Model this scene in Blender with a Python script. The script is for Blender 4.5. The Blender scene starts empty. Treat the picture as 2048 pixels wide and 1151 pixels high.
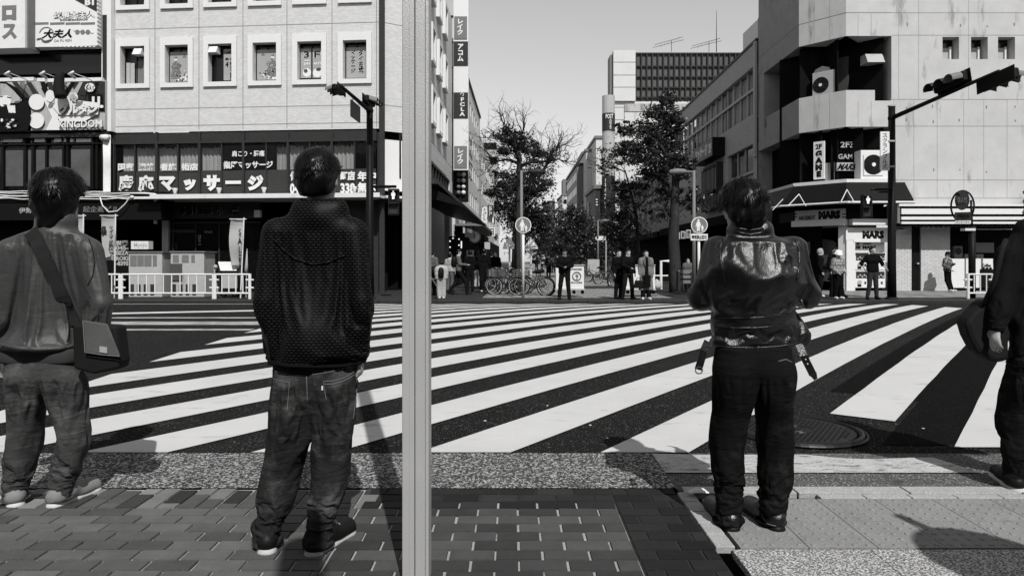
import bpy, bmesh, math, random
import numpy as np
from mathutils import Vector, Matrix
R_ = math.radians
rnd = random.Random(11)
sc = bpy.context.scene
COL = sc.collection
# ------------------------------------------------------------ camera, sky, sun, exposure
F, CX, HZ, CH = 1365.0, 1024.0, 521.0, 1.25
cam = bpy.data.cameras.new('camera'); camo = bpy.data.objects.new('camera', cam); COL.objects.link(camo)
cam.sensor_width = 36.0; cam.lens = 36.0 * F / 2048.0
cam.shift_y = -(575.5 - HZ) / 2048.0
cam.clip_start = 0.05; cam.clip_end = 2000
camo.location = (0, 0, CH); camo.rotation_euler = (R_(90), 0, 0)
sc.camera = camo
SUN_EL, SUN_AZ = R_(48), R_(15.5)          # sun behind the camera, a little to the right
wd = bpy.data.worlds.new('World'); sc.world = wd; wd.use_nodes = True
nt = wd.node_tree; nt.nodes.clear()
sk = nt.nodes.new('ShaderNodeTexSky'); sk.sky_type = 'NISHITA'; sk.sun_disc = False
sk.sun_elevation = SUN_EL; sk.sun_rotation = R_(180) - SUN_AZ
sk.air_density = 3.0; sk.dust_density = 0.05; sk.ozone_density = 1.0
bw = nt.nodes.new('ShaderNodeRGBToBW'); bg = nt.nodes.new('ShaderNodeBackground'); wo = nt.nodes.new('ShaderNodeOutputWorld')
bg.inputs['Strength'].default_value = 0.11
nt.links.new(sk.outputs[0], bw.inputs[0]); nt.links.new(bw.outputs[0], bg.inputs[0]); nt.links.new(bg.outputs[0], wo.inputs[0])
sl = bpy.data.lights.new('sun', 'SUN'); sl.energy = 5.0; sl.angle = R_(0.5); sl.color = (1, .99, .975)
slo = bpy.data.objects.new('sun', sl); COL.objects.link(slo)
_d = Vector((-math.sin(SUN_AZ) * math.cos(SUN_EL), math.cos(SUN_AZ) * math.cos(SUN_EL), -math.sin(SUN_EL)))
slo.rotation_euler = _d.to_track_quat('-Z', 'Y').to_euler(); slo.location = (10, -20, 40)
sc.view_settings.view_transform = 'Standard'; sc.view_settings.look = 'None'
sc.view_settings.exposure = -0.03; sc.view_settings.gamma = 1.0
sc.render.engine = 'CYCLES'
sc.cycles.max_bounces = 5; sc.cycles.transparent_max_bounces = 12

# ------------------------------------------------------------ helpers
def roadz(D):
    return .1 * (1 - ((D - 11) / 6.6) ** 2) if D < 11 else .1 - .19 * ((D - 11) / 10.2) ** 2
def W(px, py, D): return Vector(((px - CX) / F * D, D, CH - (py - HZ) / F * D))
def G(px, py, z=0.0):
    D = (CH - z) * F / (py - HZ); return Vector(((px - CX) / F * D, D, z))
def X_at(px, D): return (px - CX) / F * D
def Z_at(py, D): return CH - (py - HZ) / F * D
UP = Vector((0, 0, 1))

class MB:
    def __init__(s): s.v = []; s.f = []; s.m = []; s.mi = 0
    def face(s, pts, mi=None):
        n = len(s.v); s.v += [tuple(p) for p in pts]; s.f.append(tuple(range(n, n + len(pts)))); s.m.append(s.mi if mi is None else mi)
    def add(s, vs, fs):
        n = len(s.v); s.v += [tuple(p) for p in vs]
        for f in fs: s.f.append(tuple(n + i for i in f)); s.m.append(s.mi)
    def box(s, o, a, b, c):
        o, a, b, c = Vector(o), Vector(a), Vector(b), Vector(c)
        if a.cross(b).dot(c) < 0: a, b = b, a
        P = [o, o + a, o + a + b, o + b]; Q = [p + c for p in P]
        s.add(P + Q, [(3, 2, 1, 0), (4, 5, 6, 7), (0, 1, 5, 4), (1, 2, 6, 5), (2, 3, 7, 6), (3, 0, 4, 7)])
    def abox(s, x0, y0, z0, x1, y1, z1): s.box((x0, y0, z0), (x1 - x0, 0, 0), (0, y1 - y0, 0), (0, 0, z1 - z0))
    def cbox(s, c, sx, sy, sz, yaw=0.0):
        u = Vector((math.cos(yaw), math.sin(yaw), 0)); v = Vector((-math.sin(yaw), math.cos(yaw), 0))
        s.box(Vector(c) - u * sx / 2 - v * sy / 2 - UP * sz / 2, u * sx, v * sy, UP * sz)
    def tube(s, pts, r, n=8, cap=True):
        pts = [Vector(p) for p in pts]; rs = r if isinstance(r, (list, tuple)) else [r] * len(pts); base = len(s.v); px = None
        for i, p in enumerate(pts):
            t = (pts[min(i + 1, len(pts) - 1)] - pts[max(i - 1, 0)]).normalized()
            if px is None:
                h = Vector((0, 0, 1)) if abs(t.z) < .9 else Vector((1, 0, 0)); px = t.cross(h).normalized()
            px = (px - t * px.dot(t)).normalized(); py = t.cross(px)
            for k in range(n):
                a = 2 * math.pi * k / n; s.v.append(tuple(p + (px * math.cos(a) + py * math.sin(a)) * rs[i]))
        for i in range(len(pts) - 1):
            for k in range(n):
                a, b = base + i * n + k, base + i * n + (k + 1) % n
                s.f.append((a, b, b + n, a + n)); s.m.append(s.mi)
        if cap:
            s.f.append(tuple(base + k for k in range(n))[::-1]); s.m.append(s.mi)
            s.f.append(tuple(base + (len(pts) - 1) * n + k for k in range(n))); s.m.append(s.mi)
    def prism(s, poly, ext):
        poly = [Vector(p) for p in poly]; ext = Vector(ext); n = len(poly)
        nn = Vector((0, 0, 0))
        for i in range(n): nn += poly[i].cross(poly[(i + 1) % n])
        if nn.dot(ext) < 0: poly = poly[::-1]
        b = len(s.v); s.v += [tuple(p) for p in poly] + [tuple(p + ext) for p in poly]
        s.f.append(tuple(range(b, b + n))[::-1]); s.m.append(s.mi)
        s.f.append(tuple(range(b + n, b + 2 * n))); s.m.append(s.mi)
        for i in range(n):
            j = (i + 1) % n; s.f.append((b + i, b + j, b + n + j, b + n + i)); s.m.append(s.mi)
    def disc(s, c, ax, r, h, n=24, ry=None):
        ax = Vector(ax).normalized(); t = ax.cross(UP) if abs(ax.z) < .9 else Vector((1, 0, 0)); t.normalize(); w = t.cross(ax)
        s.prism([Vector(c) + t * math.cos(2 * math.pi * k / n) * r + w * math.sin(2 * math.pi * k / n) * (ry or r) for k in range(n)], ax * h)
    def ring(s, c, ax, r, rt, n=28, m=8, a0=0.0, a1=2 * math.pi, ry=None):
        ax = Vector(ax).normalized(); t = ax.cross(UP) if abs(ax.z) < .9 else Vector((1, 0, 0)); t.normalize(); w = t.cross(ax)
        full = a1 - a0 > 6.28
        pts = [Vector(c) + t * math.cos(a0 + (a1 - a0) * k / n) * r + w * math.sin(a0 + (a1 - a0) * k / n) * (ry or r) for k in range(n + 1)]
        s.tube(pts, rt, m, cap=not full)
    def sphere(s, c, r, n=10, m=7, sc3=(1, 1, 1)):
        c = Vector(c); b = len(s.v)
        for i in range(m + 1):
            th = math.pi * i / m
            for k in range(n):
                ph = 2 * math.pi * k / n
                s.v.append((c.x + r * sc3[0] * math.sin(th) * math.cos(ph), c.y + r * sc3[1] * math.sin(th) * math.sin(ph), c.z + r * sc3[2] * math.cos(th)))
        for i in range(m):
            for k in range(n):
                a, d = b + i * n + k, b + i * n + (k + 1) % n
                s.f.append((a, a + n, d + n, d)); s.m.append(s.mi)
    def build(s, name, mats, parent=None, smooth=False, bevel=0.0):
        me = bpy.data.meshes.new(name); me.from_pydata(s.v, [], s.f)
        for m in (mats if isinstance(mats, (list, tuple)) else [mats]): me.materials.append(m)
        if any(s.m): me.polygons.foreach_set('material_index', s.m)
        if smooth: me.polygons.foreach_set('use_smooth', [True] * len(me.polygons))
        me.update()
        o = bpy.data.objects.new(name, me); COL.objects.link(o)
        if parent is not None: child(o, parent)
        if bevel:
            b = o.modifiers.new('bevel', 'BEVEL'); b.width = bevel; b.segments = 2; b.limit_method = 'ANGLE'
        return o

def wmat(o):
    m = Matrix.Translation(o.location)
    return m if o.parent is None else wmat(o.parent) @ o.matrix_parent_inverse @ m
def child(o, parent):
    o.parent = parent; o.matrix_parent_inverse = wmat(parent).inverted()
    return o
def tag(o, label=None, cat=None, group=None, kind=None):
    if label: o['label'] = label
    if cat: o['category'] = cat
    if group: o['group'] = group
    if kind: o['kind'] = kind
    return o
def thing(name, label, cat, loc=(0, 0, 0), group=None):
    o = bpy.data.objects.new(name, None); COL.objects.link(o); o.location = loc; o.empty_display_size = .2
    return tag(o, label, cat, group)
def struct(o): o['kind'] = 'structure'; return o
def copy_thing(o, loc, rz=0.0, label=None, parent=None, scale=None):
    c = o.copy(); COL.objects.link(c)
    if parent is None:
        c.location = loc; c.rotation_euler = (0, 0, rz)
        if scale: c.scale = (scale,) * 3
        if label: c['label'] = label
    else: c.parent = parent
    for k in [k for k in bpy.data.objects if k.parent == o]: copy_thing(k, None, parent=c)
    return c

# ------------------------------------------------------------ materials (black and white world: greys only)
MC = {}; KA = .82
def node(nt, t, **kw):
    n = nt.nodes.new(t)
    for k, v in kw.items():
        if k in n.inputs: n.inputs[k].default_value = v
        else: setattr(n, k, v)
    return n
def mat(name, v, rough=.65, metal=0.0, spec=.12, noise=0.25, ns=6.0, bump=0.0, bs=40.0, speck=None, brick=None, attr=None, coat=0.0, stain=None, rib=None):
    """grey procedural: v albedo, broad noise, fine speckles, bump, optional brick pattern (w, h, mortar value, axes)"""
    v *= KA; brick = brick and (brick[0], brick[1], brick[2] * KA, brick[3]); speck = speck and (speck[0], speck[1], speck[2] * KA); stain = stain and (stain[0], stain[1], stain[2] * KA)
    m = bpy.data.materials.new(name); m.use_nodes = True; nt = m.node_tree; L = nt.links.new
    b = nt.nodes['Principled BSDF']; b.inputs['Roughness'].default_value = rough; b.inputs['Metallic'].default_value = metal
    b.inputs['Specular IOR Level'].default_value = spec; b.inputs['Coat Weight'].default_value = coat
    tc = node(nt, 'ShaderNodeTexCoord'); co = tc.outputs['Object']
    def math_(op, a, bb, clamp=False):
        n = node(nt, 'ShaderNodeMath', operation=op); n.use_clamp = clamp
        for i, q in enumerate((a, bb)):
            if hasattr(q, 'links'): L(q, n.inputs[i])
            elif q is not None: n.inputs[i].default_value = q
        return n.outputs[0]
    n1 = node(nt, 'ShaderNodeTexNoise', Scale=ns, Detail=5.0, Roughness=.6); L(co, n1.inputs['Vector'])
    val = math_('MULTIPLY_ADD', n1.outputs[0], noise * 2.0); val.node.inputs[2].default_value = 1 - noise
    val = math_('MULTIPLY', val, v)
    if attr:
        at = node(nt, 'ShaderNodeAttribute', attribute_name=attr); val = math_('MULTIPLY', val, at.outputs['Fac'])
    h = None
    if brick:
        bw_, bh_, mv, ax = brick
        sx = node(nt, 'ShaderNodeSeparateXYZ'); L(co, sx.inputs[0]); cx = node(nt, 'ShaderNodeCombineXYZ')
        if ax == 'd': L(math_('ADD', sx.outputs[0], sx.outputs[1]), cx.inputs[0])
        else: L(sx.outputs['XYZ'.index(ax[0])], cx.inputs[0])
        L(sx.outputs[2] if ax == 'd' else sx.outputs['XYZ'.index(ax[1])], cx.inputs[1])
        br = node(nt, 'ShaderNodeTexBrick', Scale=1.0); br.inputs['Brick Width'].default_value = bw_; br.inputs['Row Height'].default_value = bh_
        br.inputs['Mortar Size'].default_value = bh_ * .08; br.inputs['Mortar Smooth'].default_value = .2
        br.inputs['Color1'].default_value = (1, 1, 1, 1); br.inputs['Color2'].default_value = (.86, .86, .86, 1); br.inputs['Mortar'].default_value = (mv / v,) * 3 + (1,)
        L(cx.outputs[0], br.inputs['Vector']); val = math_('MULTIPLY', val, br.outputs['Color']); h = math_('SUBTRACT', 1.0, br.outputs['Fac'])
    if speck:      # (scale, threshold, value): light grains
        s_, th, sv = speck
        vo = node(nt, 'ShaderNodeTexNoise', Scale=s_, Detail=2.0, Roughness=.7); L(co, vo.inputs['Vector'])
        k = math_('MULTIPLY', math_('SUBTRACT', vo.outputs[0], th), 22.0, True)
        mx = node(nt, 'ShaderNodeMix'); mx.data_type = 'FLOAT'; L(k, mx.inputs[0]); L(val, mx.inputs[2]); mx.inputs[3].default_value = sv; val = mx.outputs[0]
    if stain:      # (scale xyz, threshold, value): dirt runs with a shape of their own
        s3, th, sv = stain
        mp = node(nt, 'ShaderNodeMapping'); mp.inputs['Scale'].default_value = s3; L(co, mp.inputs[0])
        vo = node(nt, 'ShaderNodeTexNoise', Scale=1.0, Detail=6.0, Roughness=.65); L(mp.outputs[0], vo.inputs['Vector'])
        k = math_('MULTIPLY', math_('SUBTRACT', vo.outputs[0], th), 7.0, True); k = math_('MULTIPLY', k, .75)
        mx = node(nt, 'ShaderNodeMix'); mx.data_type = 'FLOAT'; L(k, mx.inputs[0]); L(val, mx.inputs[2]); mx.inputs[3].default_value = sv; val = mx.outputs[0]
    L(val, b.inputs['Base Color'])
    if bump or h is not None:
        n2 = node(nt, 'ShaderNodeTexNoise', Scale=bs, Detail=4.0); L(co, n2.inputs['Vector']); hh = n2.outputs[0]
        if h is not None: hh = math_('ADD', math_('MULTIPLY', hh, .3), h)
        bp = node(nt, 'ShaderNodeBump', Strength=max(bump, .25)); bp.inputs['Distance'].default_value = .01
        L(hh, bp.inputs['Height']); L(bp.outputs[0], b.inputs['Normal'])
    rn = math_('MULTIPLY_ADD', n1.outputs[0], .25); rn.node.inputs[2].default_value = rough - .12; L(rn, b.inputs['Roughness'])
    MC[name] = m; return m
def glass(name, tr=.8, v=.02):
    m = bpy.data.materials.new(name); m.use_nodes = True; nt = m.node_tree; L = nt.links.new
    b = nt.nodes['Principled BSDF']; b.inputs['Base Color'].default_value = (v, v, v, 1); b.inputs['Roughness'].default_value = .04
    t = node(nt, 'ShaderNodeBsdfTransparent'); mx = node(nt, 'ShaderNodeMixShader'); mx.inputs[0].default_value = tr
    L(b.outputs[0], mx.inputs[1]); L(t.outputs[0], mx.inputs[2]); L(mx.outputs[0], nt.nodes['Material Output'].inputs[0]); return m
def emis(name, v, s=1.0):
    m = bpy.data.materials.new(name); m.use_nodes = True; b = m.node_tree.nodes['Principled BSDF']
    b.inputs['Base Color'].default_value = (v, v, v, 1); b.inputs['Emission Color'].default_value = (1, 1, 1, 1); b.inputs['Emission Strength'].default_value = s; return m

M_black = mat('black_paint', .007, .5, noise=.3, spec=.1)
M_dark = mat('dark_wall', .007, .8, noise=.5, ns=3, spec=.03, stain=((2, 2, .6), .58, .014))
M_dgrey = mat('dark_grey_paint', .035, .5, noise=.3)
M_mgrey = mat('mid_grey_paint', .18, .5, noise=.2)
M_lgrey = mat('light_grey_paint', .42, .5, noise=.15, stain=((3, 3, .8), .58, .2))
M_white = mat('white_paint', .72, .45, noise=.12, ns=4, stain=((4, 4, 1), .62, .4))
M_clean = mat('white_sheet', .75, .5, noise=.06)
M_metal = mat('steel', .35, .35, 1.0, noise=.2)
M_dglass = mat('dark_glass', .005, .12, spec=.4, noise=.3)
M_glass = glass('clear_glass', .88)
M_tile = mat('facade_tile', .66, .55, noise=.07, ns=2.5, brick=(.16, .07, .5, 'XZ'), stain=((.9, .9, .35), .66, .45), bump=.3)
M_tile_side = mat('facade_tile_side', .66, .55, noise=.07, ns=2.5, brick=(.16, .07, .5, 'YZ'), stain=((.9, .9, .35), .66, .45), bump=.3)
M_frame = mat('white_window_frame', .72, .5, noise=.06)
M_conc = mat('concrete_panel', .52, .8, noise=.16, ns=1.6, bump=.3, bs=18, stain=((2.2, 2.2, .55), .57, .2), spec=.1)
M_conc_side = mat('shade_toned_concrete', .34, .8, noise=.25, ns=2.0, bump=.35, bs=14, stain=((1.2, 1.2, .4), .57, .16))  # darker base holds the shade of the street-side walls; stains are weathering
M_obrick = mat('office_brick', .52, .75, noise=.2, brick=(.3, .1, .3, 'YZ'), bump=.3)
M_wbrick = mat('white_glazed_brick', .62, .4, noise=.1, brick=(.24, .085, .3, 'XZ'), bump=.3)
M_asph = mat('asphalt', .014, .9, noise=.45, ns=1.6, bump=.8, bs=120, speck=(75, .615, .16), spec=.04, stain=((.8, .8, 1), .62, .028))
M_asph2 = mat('asphalt_patch', .006, .9, noise=.3, ns=3.0, bump=.6, bs=140, speck=(75, .66, .10), spec=.03)
M_strip = mat('road_paint', .56, .7, noise=.14, ns=1.3, bump=.4, bs=120, speck=(150, .69, .2), stain=((2.2, 6, 1), .585, .3), spec=.1)
M_worn = mat('worn_road_paint', .5, .7, noise=.2, ns=4, bump=.4, bs=90, stain=((2, 12, 1), .44, .03))
M_gutter = mat('gutter_concrete', .06, .9, noise=.5, ns=4, bump=.9, bs=90, speck=(66, .525, .44), spec=.04, stain=((2, 8, 1), .6, .06))
M_gutw = mat('scuffed_white_concrete', .5, .85, noise=.3, ns=6, bump=.8, bs=70, speck=(95, .6, .12), stain=((9, 26, 1), .51, .03))
M_gutd = mat('dark_gutter_concrete', .08, .85, noise=.4, ns=5, bump=.6, bs=110, speck=(90, .58, .4), stain=((3, 12, 1), .52, .04))
M_kerb = mat('kerb_stone', .36, .8, noise=.2, ns=9, bump=.4, bs=90, speck=(90, .6, .6))
M_brickl = mat('paver_light', .105, .8, noise=.35, ns=7, bump=.35, bs=110, attr='tone', speck=(200, .66, .22))
M_brickd = mat('paver_dark', .04, .8, noise=.35, ns=7, bump=.35, bs=110, attr='tone', speck=(200, .68, .1))
M_mortar = mat('pale_mortar', .36, .9, noise=.35, ns=9, bump=.4, bs=120, stain=((5, 5, 1), .55, .08))
M_mortd = mat('dark_mortar', .03, .9, noise=.35, ns=9, bump=.4)
M_tact = mat('tactile_concrete', .24, .85, noise=.3, ns=5, bump=.5, bs=120, speck=(150, .58, .36), stain=((9, 9, 1), .62, .04), spec=.1)
M_aggr = mat('exposed_aggregate', .16, .8, noise=.3, ns=5, bump=1.0, bs=85, speck=(105, .5, .6))
M_pave = mat('far_paving', .27, .8, noise=.25, ns=1.2, brick=(.6, .6, .15, 'XY'), bump=.2, stain=((.6, .6, 1), .6, .12))
M_paved = mat('far_pavement_dark', .035, .85, noise=.35, ns=2.5, bump=.3, brick=(.3, .3, .03, 'XY'))
M_ground = mat('ground', .12, .9, noise=.3, ns=.5)
M_bark = mat('bark', .035, .9, noise=.7, ns=7, bump=.9, bs=25, spec=.05, stain=((5, 5, 2), .58, .1))
M_skin = mat('skin', .38, .5, noise=.08, ns=20, spec=.35)
M_hair = mat('black_hair', .003, .36, noise=.4, ns=30, spec=.22)
M_rub = mat('rubber', .01, .7, noise=.2)

class PL:
    """vertical plane in the world through p along u; n faces the viewer side"""
    def __init__(s, p, u): s.p = Vector(p); s.u = Vector(u).normalized(); s.n = Vector((s.u.y, -s.u.x, 0))
    def uz(s, px, py, d=0.0):
        r = Vector(((px - CX) / F, 1, -(py - HZ) / F)); c = Vector((0, 0, CH))
        t = (s.p + s.n * d - c).dot(s.n) / r.dot(s.n); q = c + r * t
        return (q - s.p).dot(s.u), q.z
    def at(s, u, z, d=0.0): q = s.p + s.u * u + s.n * d; return Vector((q.x, q.y, z))
    def boxuz(s, mb, u0, z0, u1, z1, d0, d1): mb.box(s.at(u0, z0, d0), s.u * (u1 - u0), UP * (z1 - z0), s.n * (d1 - d0))
    def box(s, mb, x0, y0, x1, y1, d0, d1):
        u0, za = s.uz(x0, (y0 + y1) / 2, d1); u1, _ = s.uz(x1, (y0 + y1) / 2, d1)
        xm = (x0 + x1) / 2
        _, z1 = s.uz(xm, y0, d1); _, z0 = s.uz(xm, y1, d1)
        s.boxuz(mb, u0, z0, u1, z1, d0, d1)
    def pt(s, px, py, d=0.0): u, z = s.uz(px, py, d); return s.at(u, z, d)
    def wall(s, mb, u0, z0, u1, z1, holes, d=0.0, depth=.25):
        us = sorted({u0, u1} | {h[0] for h in holes} | {h[2] for h in holes}); zs = sorted({z0, z1} | {h[1] for h in holes} | {h[3] for h in holes})
        us = [u for u in us if u0 <= u <= u1]; zs = [z for z in zs if z0 <= z <= z1]
        for i in range(len(us) - 1):
            for j in range(len(zs) - 1):
                cu, cz = (us[i] + us[i + 1]) / 2, (zs[j] + zs[j + 1]) / 2
                if any(h[0] < cu < h[2] and h[1] < cz < h[3] for h in holes): continue
                mb.face([s.at(us[i], zs[j], d), s.at(us[i + 1], zs[j], d), s.at(us[i + 1], zs[j + 1], d), s.at(us[i], zs[j + 1], d)])
        for a, b, c, e in holes:
            q = [(a, b), (c, b), (c, e), (a, e)]
            for k in range(4):
                (ua, za), (ub, zb) = q[k], q[(k + 1) % 4]
                mb.face([s.at(ua, za, d), s.at(ua, za, d - depth), s.at(ub, zb, d - depth), s.at(ub, zb, d)])
    def text(s, t, x0, y0, x1, y1, d, m, parent, bold=.02, vert=False, name='lettering', th=.008, italic=0.0):
        xm, ym = (x0 + x1) / 2, (y0 + y1) / 2
        u0, _ = s.uz(x0, ym, d); u1, _ = s.uz(x1, ym, d); _, zt = s.uz(xm, y0, d); _, zb = s.uz(xm, y1, d)
        return s.textuz(t, u0, zb, u1, zt, d, m, parent, bold, vert, name, th, italic)
    def textuz(s, t, u0, zb, u1, zt, d, m, parent, bold=.02, vert=False, name='lettering', th=.008, italic=0.0):
        V, Fc = glyphs('\n'.join(t) if vert else t, bold)
        if not len(V): return None
        lo, hi = V.min(0), V.max(0); sp = np.maximum(hi - lo, 1e-4); q = (V - lo) / sp
        mb = MB(); x = q[:, 0] + italic * (q[:, 1] - .5)
        mb.v = [tuple(s.at(u0 + a * (u1 - u0), zb + b * (zt - zb), d + c * th)) for a, b, c in zip(x, q[:, 1], q[:, 2])]
        mb.f = Fc; mb.m = [0] * len(Fc)
        return mb.build(name, m, parent)
GC = {}
def glyphs(t, bold):
    if (t, bold) not in GC:
        c = bpy.data.curves.new('lettering', 'FONT'); c.body = t; c.offset = bold; c.extrude = .01; c.resolution_u = 2; c.align_x = 'CENTER'; c.space_line = .95
        o = bpy.data.objects.new('lettering', c); COL.objects.link(o)
        me = bpy.data.meshes.new_from_object(o.evaluated_get(bpy.context.evaluated_depsgraph_get()))
        V = np.zeros(len(me.vertices) * 3, np.float32); me.vertices.foreach_get('co', V)
        GC[(t, bold)] = (V.reshape(-1, 3), [tuple(p.vertices) for p in me.polygons])
        bpy.data.objects.remove(o); bpy.data.curves.remove(c); bpy.data.meshes.remove(me)
    return GC[(t, bold)]

# ------------------------------------------------------------ ground, road, pavements
mb = MB(); mb.face([(-400, -60, -.25), (400, -60, -.25), (400, 900, -.25), (-400, 900, -.25)]); struct(mb.build('ground', M_ground))
ys = [4.38 + 17.3 * i / 46 for i in range(47)]; xs = [-60, -20, -8, -4, 0, 4, 8, 14, 24, 60]
mb = MB()
for i in range(46):
    for j in range(9):
        a, b, c, e = xs[j], xs[j + 1], ys[i], ys[i + 1]
        mb.face([(a, c, roadz(c)), (b, c, roadz(c)), (b, e, roadz(e)), (a, e, roadz(e))])
struct(mb.build('road', M_asph, smooth=True))
mb = MB()                                       # darker asphalt area over the right of the road
for i in range(30):
    c, e = 4.6 + i * .42, 4.6 + (i + 1) * .42
    l = lambda D: 1.278 * -1.62 + .7956 * D + (.9 if D < 6.2 else .0)
    mb.face([(l(c), c, roadz(c) + .004), (14, c, roadz(c) + .004), (14, e, roadz(e) + .004), (l(e), e, roadz(e) + .004)])
struct(mb.build('road_patch', M_asph2, smooth=True))
CS = [(.37, .83), (-.52, -.06), (-1.40, -.955), (-2.31, -1.863), (-3.235, -2.765), (-4.08, -3.655), (-4.948, -4.511), (-5.80, -5.326), (-6.74, -6.215), (-7.68, -7.13)]
k = -8.66
while k > -20: CS.append((k, k + .5)); k -= .94
LX = lambda D: -4.02 - .025 * (D - 5.4)
mb = MB()
for c0, c1 in CS:
    e0, e1 = [], []
    for c, out in ((c0, e0), (c1, e1)):
        lo = max(4.43, (-4.02 - 1.278 * c) / (.7956 + .02)); hi = min(20.9, (11.6 - 1.278 * c) / .7956)
        if c0 == -1.40: lo = 5.43 if c == c0 else 5.19
        if c0 == -.52 or c0 == .37: lo = 4.54
        if hi - lo < .3: continue
        for i in range(25):
            D = lo + (hi - lo) * i / 24; out.append(Vector((1.278 * c + .7956 * D + rnd.uniform(-.006, .006), D, roadz(D) + .008)))
    if len(e0) == 25 and len(e1) == 25:
        for i in range(24): mb.face([e0[i], e1[i], e1[i + 1], e0[i + 1]])
struct(mb.build('road_markings', M_strip))
mb = MB()
def line(D0, D1, x0, x1, slant=0.0):
    n = 24
    for i in range(n):
        a, b = x0 + (x1 - x0) * i / n, x0 + (x1 - x0) * (i + 1) / n
        w = [rnd.uniform(-.05, .05) for _ in range(2)]
        f = lambda x, D: Vector((x, D + slant * (x - x0), roadz(D + slant * (x - x0)) + .008))
        mb.face([f(a, D0), f(b, D0), f(b, D1), f(a, D1)])
line(11.2, 11.45, -20, -4.3); line(12.2, 12.9, -20, -4.4); line(13.7, 14.0, -20, -5.0); line(12.0, 12.15, -12, -4.3, .06)
struct(mb.build('worn_road_markings', M_worn))
mb = MB(); line(14.2, 14.9, -10.5, -4.6, .42); line(20.6, 20.85, -40, -6.2); struct(mb.build('lane_markings', M_strip))
# near edge: gutter, kerb line, pavement
mb = MB(); mb.face([(-40, 3.74, .006), (.9, 3.74, .006), (.9, 4.42, .006), (-40, 4.42, .006)]); struct(mb.build('gutter', M_gutter))
mb = MB()
pts = [(.9, 4.0), (.9, 4.40)] + [(.9 + .16 * i, 4.40 - (.06 if 1.9 < .9 + .16 * i < 2.4 else 0) - .05 * rnd.random() - (.12 * max(0, .9 + .16 * i - 2.0))) for i in range(1, 12)] + [(2.75, 4.0)]
mb.face([(x, y, .010) for x, y in pts[::-1]])
struct(mb.build('gutter_white_band', M_gutw))
mb = MB(); mb.face([(.9, 3.66, .003), (40, 3.66, .003), (40, 4.42, .003), (.9, 4.42, .003)]); struct(mb.build('gutter_dark_band', M_gutd))
mb = MB()
x = .93
while x < 9: mb.abox(x, 3.64, -.02, x + .59, 3.745, .014); x += .6
x = 1.62
while x < 9: mb.abox(x, 3.575, -.02, x + .235, 3.634, .010); x += .24
y = 2.96
while y < 3.6: mb.abox(.885, y, -.02, .968, y + .135, .012); y += .14
struct(mb.build('kerb_stones', M_kerb, bevel=.004))
mb = MB(); mb.face([(-40, -8, -.004), (.88, -8, -.004), (.88, 3.74, -.004), (-40, 3.74, -.004)]); mb.face([(.53, 1, .001), (.88, 1, .001), (.88, 3.74, .001), (.53, 3.74, .001)], 1)
mb.face([(-.77, 3.53, .0005), (.53, 3.53, .0005), (.53, 3.74, .0005), (-.77, 3.74, .0005)], 1)
struct(mb.build('pavement_mortar', [M_mortar, M_mortd]))
mb = MB(); tones = []
def paver(x0, y0, x1, y1, mi, tone):
    j = lambda: rnd.uniform(-.0018, .0018); h = .006 + rnd.uniform(-.001, .001); g = .0045
    a, b, c, e = x0 + g + j(), x1 - g + j(), y0 + g * .8 + j(), y1 - g * .8 + j()
    B = [(a, c, -.01), (b, c, -.01), (b, e, -.01), (a, e, -.01)]; k_ = .0025
    T = [(a + k_, c + k_, h), (b - k_, c + k_, h + j() * .5), (b - k_, e - k_, h + j() * .5), (a + k_, e - k_, h)]
    mb.mi = mi; mb.add(B + T, [(4, 5, 6, 7), (0, 1, 5, 4), (1, 2, 6, 5), (2, 3, 7, 6), (3, 0, 4, 7)]); tones.extend([tone] * 8)
row = 0; y = 3.735
while y > 1.4:
    off = (row % 2) * .1 + rnd.uniform(-.015, .015)
    # left field
    if y > 3.74 - .30: pass
    else:
        x = -4.4 + off
        while x < -.77:
            paver(x, y - .099, min(x + .2, -.77), y, 0, rnd.choice([.8, .9, .95, 1.0, 1.05, 1.12, 1.2, .7])); x += .2
    x = -.77 + (.0 if row % 2 else -.1)
    while x < .53:
        a, b = max(x, -.77), min(x + .2, .53)
        if b - a > .03: paver(a, y - .099, b, y, 1 if y <= 3.53 else 1, rnd.choice([.9, 1.0, 1.2, 1.4, 1.7, .8]) * (1.25 if y < 3.53 else .5))
        x += .2
    x = .53 + (0 if row % 2 else -.12)
    while x < .88:
        a, b = max(x, .53), min(x + .2, .88)
        if b - a > .02: paver(a, y - .099, b, y, 1, rnd.choice([.35, .45, .55, .65]))
        x += .2
    y -= .099; row += 1
x = -4.4; k = 0
while x < -.77:
    o = (k % 3) * .066; yb = 3.44
    while yb < 3.735:
        a, b = max(3.44, yb - o), min(3.735, yb - o + .2)
        if b - a > .02: paver(x, a, x + .1, b, 0, rnd.choice([.3, .45, .8, .9, 1.0, 1.2, 1.6, 2.2]))
        yb += .2
    x += .1; k += 1
o = mb.build('brick_pavement', [M_brickl, M_brickd]); at = o.data.attributes.new('tone', 'FLOAT', 'POINT'); at.data.foreach_set('value', tones); struct(o)
mb = MB()
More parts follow.
